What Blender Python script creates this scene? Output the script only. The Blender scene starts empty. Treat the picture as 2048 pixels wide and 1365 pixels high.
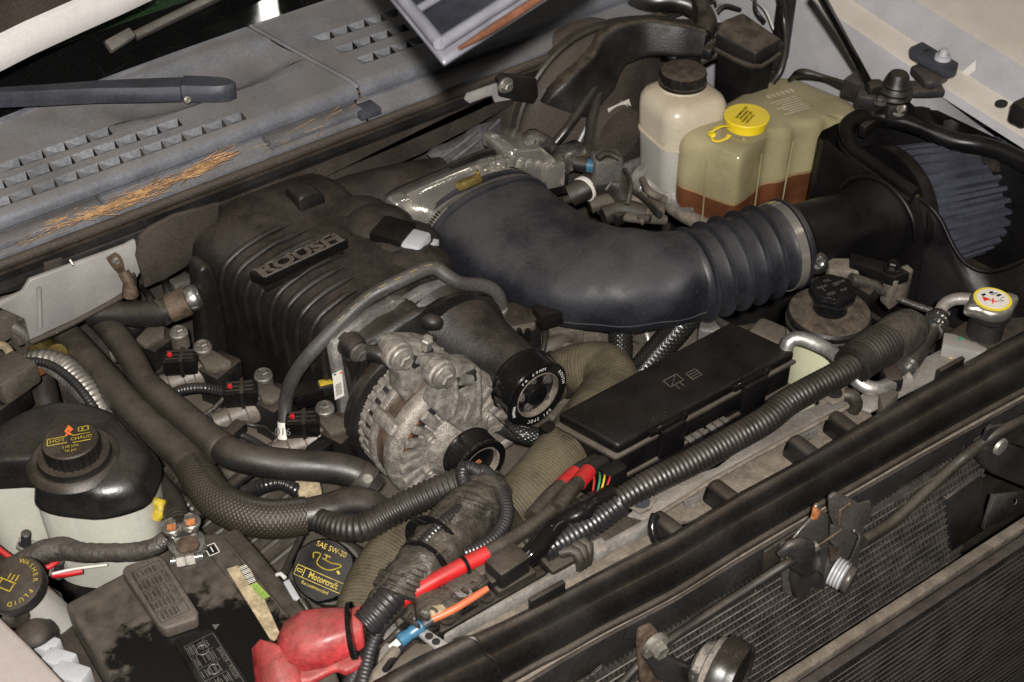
import bpy, bmesh, math, random
from mathutils import Vector, Matrix
from math import sin, cos, pi, radians, sqrt, atan2
R = random.Random(7)
V = Vector
scn = bpy.context.scene
COL = scn.collection

# ------------------------------------------------------------------ camera
# truck axes: +X towards the driver's side, +Y towards the windscreen, +Z up (metres);
# the photographer stands at the front passenger corner and looks down into the bay
F_PX = 2844.0
PITCH, AZ = radians(40), radians(52.7)
FW = V((cos(AZ)*cos(PITCH), sin(AZ)*cos(PITCH), -sin(PITCH)))
RT = FW.cross(V((0, 0, 1))).normalized()
UP = RT.cross(FW)
CAM = -1.85*FW
cd = bpy.data.cameras.new('camera')
cd.sensor_width = 36.0
cd.lens = 36.0*F_PX/2048.0
cd.clip_start = .05; cd.clip_end = 60
cd.dof.use_dof = True; cd.dof.focus_distance = 1.78; cd.dof.aperture_fstop = 9
cam = bpy.data.objects.new('camera', cd); COL.objects.link(cam)
cam.matrix_world = Matrix(((RT.x, UP.x, -FW.x, CAM.x), (RT.y, UP.y, -FW.y, CAM.y), (RT.z, UP.z, -FW.z, CAM.z), (0, 0, 0, 1)))
scn.camera = cam

# ------------------------------------------------------------------ world and lamps (a dim workshop at night)
w = bpy.data.worlds.new('World'); scn.world = w; w.use_nodes = True
bg = w.node_tree.nodes['Background']
bg.inputs[0].default_value = (1.0, .93, .86, 1); bg.inputs[1].default_value = .014

def area(name, loc, target, size, power, color):
    l = bpy.data.lights.new(name, 'AREA'); l.shape = 'RECTANGLE'; l.size, l.size_y = size; l.energy = power; l.color = color
    o = bpy.data.objects.new(name, l); COL.objects.link(o); o.location = loc
    o.rotation_euler = (V(target)-V(loc)).to_track_quat('-Z', 'Y').to_euler()
    return o
area('camera_flash', (-.95, -1.26, 1.38), (0, .06, 0), (.045, .03), 78, (1.0, .95, .895))
area('ceiling_lamp', (-1.5, .4, 2.7), (0, 0, 0), (1.2, .3), 5, (1.0, .94, .88))
area('garage_lamp', (2.2, -1.2, 2.6), (.2, 0, 0), (1.2, .3), 4, (1.0, .92, .82))

scn.view_settings.view_transform = 'Standard'; scn.view_settings.look = 'None'
scn.view_settings.exposure = 0.0; scn.view_settings.gamma = 1.0
scn.view_settings.use_curve_mapping = False
scn.cycles.max_bounces = 6; scn.cycles.transparent_max_bounces = 10
scn.cycles.caustics_reflective = False; scn.cycles.caustics_refractive = False

# ------------------------------------------------------------------ from a viewing direction to a point on a plane of the truck
def ray(x, y): return FW + RT*((x-1024)/F_PX) - UP*((y-682.5)/F_PX)
def P(x, y, z):
    d = ray(x, y); return CAM + d*((z-CAM.z)/d.z)
def PY(x, y, Y0):
    d = ray(x, y); return CAM + d*((Y0-CAM.y)/d.y)
def PX(x, y, X0):
    d = ray(x, y); return CAM + d*((X0-CAM.x)/d.x)
def PP(x, y, pt, n):
    d = ray(x, y); return CAM + d*((V(pt)-CAM).dot(n)/d.dot(n))
def W(p): return p if isinstance(p, Vector) else P(*p)

# ------------------------------------------------------------------ object helpers
ORG = {}
def props(o, label=None, cat=None, group=None, kind=None):
    if label: o['label'] = label
    if cat: o['category'] = cat
    if group: o['group'] = group
    if kind: o['kind'] = kind
    return o
def thing(name, loc, label, cat, group=None):
    o = bpy.data.objects.new(name, None); COL.objects.link(o)
    o.empty_display_size = .02
    loc = W(loc); o.location = loc; ORG[o.name] = V(loc)
    return props(o, label, cat, group)
def link(name, me, parent, org):
    o = bpy.data.objects.new(name, me); COL.objects.link(o)
    if parent is not None:
        o.parent = parent
        ORG[o.name] = org
    else:
        o.location = org; ORG[o.name] = org
    return o
def mk(name, verts, faces, mat, parent=None, bevel=0, seg=2, ang=38, bang=35, uvs=None, flat=False):
    """one mesh object; verts are in truck coordinates"""
    vs = [V(v) for v in verts]
    if parent is not None: org = ORG[parent.name]
    else:
        xs = [v.x for v in vs]; ys = [v.y for v in vs]
        org = V(((min(xs)+max(xs))/2, (min(ys)+max(ys))/2, min(v.z for v in vs)))
    me = bpy.data.meshes.new(name)
    bm = bmesh.new()
    bv = [bm.verts.new(v-org) for v in vs]
    uvl = bm.loops.layers.uv.new('UVMap') if uvs else None
    for f in faces:
        try:
            bf = bm.faces.new([bv[i] for i in f])
        except ValueError:
            continue
        if uvl:
            for lp, i in zip(bf.loops, f): lp[uvl].uv = uvs[i]
    bmesh.ops.recalc_face_normals(bm, faces=bm.faces)
    if bevel:
        es = [e for e in bm.edges if len(e.link_faces) == 2 and e.calc_face_angle(0) > radians(bang)]
        bmesh.ops.bevel(bm, geom=es, offset=bevel, segments=seg, profile=.5, affect='EDGES', clamp_overlap=True)
    bm.to_mesh(me); bm.free()
    if not flat:
        me.polygons.foreach_set('use_smooth', [True]*len(me.polygons))
        me.set_sharp_from_angle(angle=radians(ang))
    if mat: me.materials.append(mat)
    return link(name, me, parent, org)

def basis(zd, xd=None):
    z = V(zd).normalized()
    if xd is None: xd = V((1, 0, 0)) if abs(z.x) < .9 else V((0, 1, 0))
    x = (V(xd)-z*V(xd).dot(z)).normalized()
    return x, z.cross(x), z

def box(name, c, size, mat, parent=None, xd=(1, 0, 0), zd=(0, 0, 1), bevel=.003, seg=2, taper=1.0, **k):
    """centre, full size, optional axes; taper scales the top"""
    x, y, z = basis(zd, xd); c = W(c)
    sx, sy, sz = [s/2 for s in size]
    vs = []
    for kz in (-1, 1):
        t = taper if kz > 0 else 1
        for a, b in ((-1, -1), (1, -1), (1, 1), (-1, 1)):
            vs.append(c + x*a*sx*t + y*b*sy*t + z*kz*sz)
    fs = [(3, 2, 1, 0), (4, 5, 6, 7)] + [(i, (i+1) % 4, 4+(i+1) % 4, 4+i) for i in range(4)]
    return mk(name, vs, fs, mat, parent, bevel=bevel, seg=seg, **k)

def prism(name, outline, h, mat, parent=None, up=(0, 0, 1), bevel=.002, holes=(), seg=2, taper=1.0, **k):
    """outline (truck points, top face) pushed down by h against `up`; holes cut right through"""
    up = V(up).normalized()
    loops = [[W(p) for p in outline]] + [[W(p) for p in hl] for hl in holes]
    if not holes:
        o = loops[0]; n = len(o); ctr = sum(o, V())/n
        bot = [ctr+(p-ctr)*taper-up*h for p in o]
        fs = [tuple(range(n)), tuple(range(2*n-1, n-1, -1))] + [(i, (i+1) % n, n+(i+1) % n, n+i) for i in range(n)]
        return mk(name, o+bot, fs, mat, parent, bevel=bevel, seg=seg, **k)
    bm = bmesh.new(); es = []
    for lp in loops:
        vs = [bm.verts.new(p) for p in lp]
        es += [bm.edges.new((vs[i], vs[(i+1) % len(vs)])) for i in range(len(vs))]
    r = bmesh.ops.triangle_fill(bm, edges=es, use_beauty=True, normal=up)
    bm.verts.ensure_lookup_table(); bm.verts.index_update()
    tv = [v.co.copy() for v in bm.verts]; tf = [tuple(v.index for v in f.verts) for f in bm.faces]
    bm.free()
    n = len(tv)
    vs = tv+[p-up*h for p in tv]
    fs = tf+[tuple(i+n for i in reversed(f)) for f in tf]
    k0 = 0
    for lp in loops:
        m = len(lp)
        fs += [(k0+i, k0+(i+1) % m, n+k0+(i+1) % m, n+k0+i) for i in range(m)]; k0 += m
    return mk(name, vs, fs, mat, parent, bevel=bevel, seg=seg, **k)

def catmull(pts, rad, step):
    out = []; rr = []
    n = len(pts)
    dense = []; dr = []
    for i in range(n-1):
        p0 = pts[max(i-1, 0)]; p1 = pts[i]; p2 = pts[i+1]; p3 = pts[min(i+2, n-1)]
        if i == 0: p0 = p1*2-p2
        if i == n-2: p3 = p2*2-p1
        for j in range(24):
            t = j/24
            q = .5*((2*p1)+(p2-p0)*t+(2*p0-5*p1+4*p2-p3)*t*t+(3*p1-p0-3*p2+p3)*t**3)
            s = t*t*(3-2*t)
            dense.append(q); dr.append(rad[i]*(1-s)+rad[i+1]*s)
    dense.append(pts[-1]); dr.append(rad[-1])
    L = [0]
    for a, b in zip(dense, dense[1:]): L.append(L[-1]+(b-a).length)
    N = max(2, int(L[-1]/step)); k = 0
    for i in range(N+1):
        s = L[-1]*i/N
        while k < len(L)-2 and L[k+1] < s: k += 1
        t = 0 if L[k+1] == L[k] else (s-L[k])/(L[k+1]-L[k])
        out.append(dense[k].lerp(dense[k+1], t)); rr.append(dr[k]*(1-t)+dr[k+1]*t)
    return out, rr, L[-1]

def tube(name, pts, r, mat, parent=None, n=14, step=.006, corr=None, ell=None, upv=None, caps=True, jit=0, lab=None, cat=None, group=None, flare=None, squash=None):
    """smooth swept tube. r number or list; corr=(pitch, depth); ell=height/width with upv the short axis"""
    pts = [W(p) for p in pts]
    rad = list(r) if isinstance(r, (list, tuple)) else [r]*len(pts)
    if corr: step = corr[0]/4
    C, rr, L = catmull(pts, rad, step)
    verts = []; faces = []; uvs = []
    prev = None; m = len(C)
    for i, c in enumerate(C):
        t = (C[min(i+1, m-1)]-C[max(i-1, 0)]).normalized()
        if upv is not None:
            u = V(upv); nx = (u-t*u.dot(t)).normalized()
        elif prev is None:
            u = V((0, 0, 1)) if abs(t.z) < .9 else V((0, 1, 0)); nx = (u-t*u.dot(t)).normalized()
        else: nx = (prev-t*prev.dot(t)).normalized()
        prev = nx; ny = t.cross(nx)
        q = rr[i]
        if corr: q *= (1.0, 1.0, 1-corr[1], 1-corr[1])[i % 4]
        if flare: q *= flare(i/(m-1))
        e = ell if not callable(ell) else ell(i/(m-1))
        for k in range(n):
            a = 2*pi*k/n
            ra = q*(1+jit*(R.random()-.5)) if jit else q
            ca, sa = cos(a), sin(a)
            if squash:
                pw = squash; ca = math.copysign(abs(ca)**pw, ca); sa = math.copysign(abs(sa)**pw, sa)
            verts.append(c+nx*ca*ra*(e or 1)+ny*sa*ra)
            uvs.append((k/n, L*i/(m-1)))
    for i in range(m-1):
        for k in range(n):
            faces.append((i*n+k, i*n+(k+1) % n, (i+1)*n+(k+1) % n, (i+1)*n+k))
    if caps:
        faces.append(tuple(range(n-1, -1, -1))); faces.append(tuple(range((m-1)*n, m*n)))
    o = mk(name, verts, faces, mat, parent, uvs=uvs, ang=50)
    if lab: props(o, lab, cat, group)
    return o

def lathe(name, c, axis, prof, mat, parent=None, n=32, xd=None, wav=None, sx=1, sy=1, ang=38, arc=None):
    """profile [(radius, height along axis)...]; wav(theta, i) scales the radius"""
    x, y, z = basis(axis, xd); c = W(c)
    verts = []; faces = []; m = len(prof)
    for i, (r, h) in enumerate(prof):
        for k in range(n):
            a = 2*pi*k/n
            q = r*(wav(a, i) if wav else 1)
            verts.append(c+x*cos(a)*q*sx+y*sin(a)*q*sy+z*h)
    for i in range(m-1):
        for k in range(n):
            faces.append((i*n+k, i*n+(k+1) % n, (i+1)*n+(k+1) % n, (i+1)*n+k))
    if prof[0][0] > 1e-4: faces.append(tuple(range(n-1, -1, -1)))
    if prof[-1][0] > 1e-4: faces.append(tuple(range((m-1)*n, m*n)))
    return mk(name, verts, faces, mat, parent, ang=ang)

def loft(name, rings, mat, parent=None, close=True, caps=True, bevel=0, ang=38):
    n = len(rings[0]); m = len(rings); verts = [p for r in rings for p in r]; faces = []
    for i in range(m-1):
        for k in range(n if close else n-1):
            faces.append((i*n+k, i*n+(k+1) % n, (i+1)*n+(k+1) % n, (i+1)*n+k))
    if caps and close:
        faces.append(tuple(range(n-1, -1, -1))); faces.append(tuple(range((m-1)*n, m*n)))
    return mk(name, verts, faces, mat, parent, bevel=bevel, ang=ang)

def rrect(w, h, r, n=5):
    """rounded rectangle outline, 2d"""
    out = []
    for cx, cy, a0 in ((w/2-r, h/2-r, 0), (-w/2+r, h/2-r, pi/2), (-w/2+r, -h/2+r, pi), (w/2-r, -h/2+r, 3*pi/2)):
        for i in range(n):
            a = a0+pi/2*i/(n-1); out.append((cx+r*cos(a), cy+r*sin(a)))
    return out

def inst(me, name, parent, M):
    o = bpy.data.objects.new(name, me); COL.objects.link(o)
    o.parent = parent; o.matrix_local = Matrix.Translation(-ORG[parent.name]) @ M
    ORG[o.name] = ORG[parent.name]
    return o
def xform(c, zd, xd=None, s=1):
    x, y, z = basis(zd, xd); c = W(c)
    return Matrix(((x.x*s, y.x*s, z.x*s, c.x), (x.y*s, y.y*s, z.y*s, c.y), (x.z*s, y.z*s, z.z*s, c.z), (0, 0, 0, 1)))

_bolt = {}
def bolt(parent, c, axis, r, mat, name='bolt', washer=True, xd=None):
    """hexagon-headed flange bolt; the mesh is shared"""
    key = (mat.name, washer)
    if key not in _bolt:
        vs = []; fs = []
        def ring(rad, h, k, off=0):
            s = len(vs)
            for i in range(k): vs.append((rad*cos(2*pi*(i+off)/k), rad*sin(2*pi*(i+off)/k), h))
            return s
        def skin(a, b, k):
            for i in range(k): fs.append((a+i, a+(i+1) % k, b+(i+1) % k, b+i))
        if washer:
            a = ring(1.0, -.15, 18); b = ring(1.0, .16, 18); c2 = ring(.86, .26, 18); skin(a, b, 18); skin(b, c2, 18); fs.append(tuple(range(c2, c2+18)))
        a = ring(.62, .1, 6); b = ring(.62, .72, 6); c2 = ring(.5, .84, 6); skin(a, b, 6); skin(b, c2, 6)
        d = ring(.4, .8, 6); skin(c2, d, 6); fs.append(tuple(range(d, d+6)))
        me = bpy.data.meshes.new('bolt'); me.from_pydata(vs, [], fs); me.materials.append(mat)
        me.polygons.foreach_set('use_smooth', [True]*len(me.polygons)); me.set_sharp_from_angle(angle=radians(30))
        _bolt[key] = me
    return inst(_bolt[key], name, parent, xform(c, axis, xd, r))

def text(body, c, xd, nd, size, mat, parent, name='lettering', align='CENTER', lift=.0006, squeeze=1.0, bold=0, raise_=0):
    """printed (or raised) letters: c middle of the line, xd reading direction, nd surface normal, size letter height in metres"""
    cu = bpy.data.curves.new('txt', 'FONT'); cu.body = body; cu.size = size*1.38; cu.align_x = align; cu.align_y = 'CENTER'
    cu.offset = bold; cu.extrude = raise_; cu.resolution_u = 3
    o = bpy.data.objects.new('txt', cu); COL.objects.link(o)
    me = bpy.data.meshes.new_from_object(o)
    bpy.data.objects.remove(o); bpy.data.curves.remove(cu)
    x, y, z = basis(nd, xd); c = W(c)+z*lift
    org = ORG[parent.name]
    for v in me.vertices:
        q = c+x*v.co.x*squeeze+y*v.co.y+z*v.co.z; v.co = q-org
    me.name = name; me.materials.clear(); me.materials.append(mat)
    return link(name, me, parent, org)
def arctext(body, c, xd, nd, rad, a0, a1, size, mat, parent, name='lettering', out=True):
    """letters set round a circle; a0 to a1 in degrees from xd, anticlockwise seen from nd"""
    x, y, z = basis(nd, xd); c = W(c); n = len(body)
    grp = []
    for i, ch in enumerate(body):
        if ch == ' ': continue
        a = radians(a0+(a1-a0)*i/max(1, n-1))
        rd = x*cos(a)+y*sin(a)
        tx = (-x*sin(a)+y*cos(a))*(1 if a1 > a0 else -1)
        grp.append((ch, c+rd*rad, tx))
    vs = []; fs = []
    for ch, q, tx in grp:
        cu = bpy.data.curves.new('txt', 'FONT'); cu.body = ch; cu.size = size*1.38; cu.align_x = 'CENTER'; cu.align_y = 'CENTER'; cu.resolution_u = 2
        o = bpy.data.objects.new('txt', cu); COL.objects.link(o); me = bpy.data.meshes.new_from_object(o)
        bpy.data.objects.remove(o); bpy.data.curves.remove(cu)
        xx, yy, zz = basis(nd, tx); s = len(vs)
        vs += [q+zz*.0006+xx*v.co.x+yy*v.co.y for v in me.vertices]; fs += [tuple(s+i for i in p.vertices) for p in me.polygons]
        bpy.data.meshes.remove(me)
    return mk(name, vs, fs, mat, parent, flat=True)
def decal(name, pts2, c, xd, nd, mat, parent, lift=.0005, th=.0004):
    """thin printed or stuck-on shape: polygon in the plane (xd, nd x xd) round c"""
    x, y, z = basis(nd, xd); c = W(c)
    return prism(name, [c+x*a+y*b+z*(lift+th) for a, b in pts2], th, mat, parent, up=z, bevel=0)
def rect(w, h, ox=0, oy=0): return [(ox-w/2, oy-h/2), (ox+w/2, oy-h/2), (ox+w/2, oy+h/2), (ox-w/2, oy+h/2)]
def bars(parent, c, xd, nd, items, mat, name='printed_mark', lift=.0006):
    """several thin rectangles (x, y, w, h) of one print, as one flat mesh"""
    x, y, z = basis(nd, xd); c = W(c)+z*lift; vs = []; fs = []
    for (a, b, ww, hh) in items:
        s = len(vs)
        vs += [c+x*(a-ww/2)+y*(b-hh/2), c+x*(a+ww/2)+y*(b-hh/2), c+x*(a+ww/2)+y*(b+hh/2), c+x*(a-ww/2)+y*(b+hh/2)]; fs.append((s, s+1, s+2, s+3))
    return mk(name, vs, fs, mat, parent, flat=True)

# ------------------------------------------------------------------ materials
def mat(name, col, rough=.5, metal=0, dust=0, dcol=(.115, .088, .062), bump=0, bscale=300, var=.25, vscale=14, spec=.5, dlo=.22, sss=0, coat=0, wave=None, braid=None, alpha=1, emit=None, dscale=22, rvar=.12, speck=0, speckcol=(.35, .3, .22), grit=.55):
    m = bpy.data.materials.new(name); m.use_nodes = True
    nt = m.node_tree; N = nt.nodes; Lk = nt.links.new
    b = N['Principled BSDF']; tc = N.new('ShaderNodeTexCoord')
    gp = N.new('ShaderNodeNewGeometry')
    def noise(scale, det=4, rough_=.55):
        n = N.new('ShaderNodeTexNoise'); n.inputs['Scale'].default_value = scale; n.inputs['Detail'].default_value = det; n.inputs['Roughness'].default_value = rough_
        Lk(gp.outputs['Position'], n.inputs['Vector']); return n.outputs['Fac']
    def ramp(inp, a, bb):
        r = N.new('ShaderNodeMapRange'); r.inputs['From Min'].default_value = a; r.inputs['From Max'].default_value = bb; r.interpolation_type = 'SMOOTHSTEP'
        Lk(inp, r.inputs['Value']); return r.outputs['Result']
    def math_(op, a, bb):
        r = N.new('ShaderNodeMath'); r.operation = op; r.use_clamp = (op != 'ADD')
        for i, q in enumerate((a, bb)):
            if isinstance(q, (int, float)): r.inputs[i].default_value = q
            else: Lk(q, r.inputs[i])
        return r.outputs[0]
    def mix(f, a, bb):
        r = N.new('ShaderNodeMix'); r.data_type = 'RGBA'
        if isinstance(f, (int, float)): r.inputs[0].default_value = f
        else: Lk(f, r.inputs[0])
        for i, q in ((6, a), (7, bb)):
            if isinstance(q, tuple): r.inputs[i].default_value = (*q[:3], 1)
            else: Lk(q, r.inputs[i])
        return r.outputs[2]
    v = ramp(noise(vscale), .3, .7)
    base = mix(v, tuple(c*(1-var) for c in col), tuple(min(1, c*(1+var)) for c in col))
    fv = ramp(noise(210, 5, .7), .28, .72)
    gr = N.new('ShaderNodeMix'); gr.data_type = 'RGBA'; gr.blend_type = 'MULTIPLY'; gr.inputs[0].default_value = grit
    gc = mix(fv, (.45, .44, .43), (1.35, 1.35, 1.35)); Lk(base, gr.inputs[6]); Lk(gc, gr.inputs[7]); base = gr.outputs[2]
    rr = math_('ADD', math_('MULTIPLY', v, rvar*2), rough-rvar)
    if dust:
        sep = N.new('ShaderNodeSeparateXYZ'); Lk(gp.outputs['Normal'], sep.inputs[0])
        up = ramp(sep.outputs['Z'], dlo, 1.0)
        dn = ramp(noise(dscale, 6, .65), .25, .72); fn = ramp(noise(260, 3, .6), .2, .75)
        d = math_('MULTIPLY', math_('MULTIPLY', up, math_('ADD', math_('MULTIPLY', dn, .75), .25)), math_('ADD', math_('MULTIPLY', fn, .4), .6))
        d = math_('MULTIPLY', d, dust)
        base = mix(d, base, dcol)
        rr = math_('ADD', rr, math_('MULTIPLY', d, .5))
    if speck:
        sn = ramp(noise(420, 2, .5), .74-speck*.1, .80-speck*.1); base = mix(math_('MULTIPLY', sn, .8), base, speckcol)
    Lk(base, b.inputs['Base Color']); Lk(rr, b.inputs['Roughness'])
    b.inputs['Metallic'].default_value = metal; b.inputs['Specular IOR Level'].default_value = spec
    if coat: b.inputs['Coat Weight'].default_value = coat; b.inputs['Coat Roughness'].default_value = .12
    if sss:
        b.inputs['Subsurface Weight'].default_value = sss; b.inputs['Subsurface Radius'].default_value = (.02, .016, .01); b.inputs['Subsurface Scale'].default_value = .5
    h = None
    if bump: h = noise(bscale, 3, .6); dist = bump
    if braid:
        uv = N.new('ShaderNodeUVMap'); mp = N.new('ShaderNodeMapping'); mp.inputs['Scale'].default_value = (braid, braid*10.6, 1); Lk(uv.outputs[0], mp.inputs[0])
        ck = N.new('ShaderNodeTexWave'); ck.wave_type = 'BANDS'; ck.bands_direction = 'DIAGONAL'; ck.inputs['Scale'].default_value = .5
        Lk(mp.outputs[0], ck.inputs[0])
        mp2 = N.new('ShaderNodeMapping'); mp2.inputs['Scale'].default_value = (-braid, braid*10.6, 1); Lk(uv.outputs[0], mp2.inputs[0])
        ck2 = N.new('ShaderNodeTexWave'); ck2.wave_type = 'BANDS'; ck2.bands_direction = 'DIAGONAL'; ck2.inputs['Scale'].default_value = .5
        Lk(mp2.outputs[0], ck2.inputs[0])
        h = math_('MULTIPLY', ck.outputs['Fac'], ck2.outputs['Fac']); dist = .0012
        base2 = mix(h, base, tuple(min(1, c*2.2) for c in col)); Lk(base2, b.inputs['Base Color'])
    if h is not None:
        bp = N.new('ShaderNodeBump'); bp.inputs['Strength'].default_value = .6; bp.inputs['Distance'].default_value = dist
        Lk(h, bp.inputs['Height']); Lk(bp.outputs[0], b.inputs['Normal'])
    if emit:
        b.inputs['Emission Color'].default_value = (*emit[0], 1); b.inputs['Emission Strength'].default_value = emit[1]
    if alpha < 1:
        out = N['Material Output']; t = N.new('ShaderNodeBsdfTransparent'); ms = N.new('ShaderNodeMixShader')
        t.inputs[0].default_value = (*[min(1, .35+c) for c in col], 1)
        ms.inputs[0].default_value = alpha; Lk(t.outputs[0], ms.inputs[1]); Lk(b.outputs[0], ms.inputs[2]); Lk(ms.outputs[0], out.inputs['Surface'])
    return m

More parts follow.
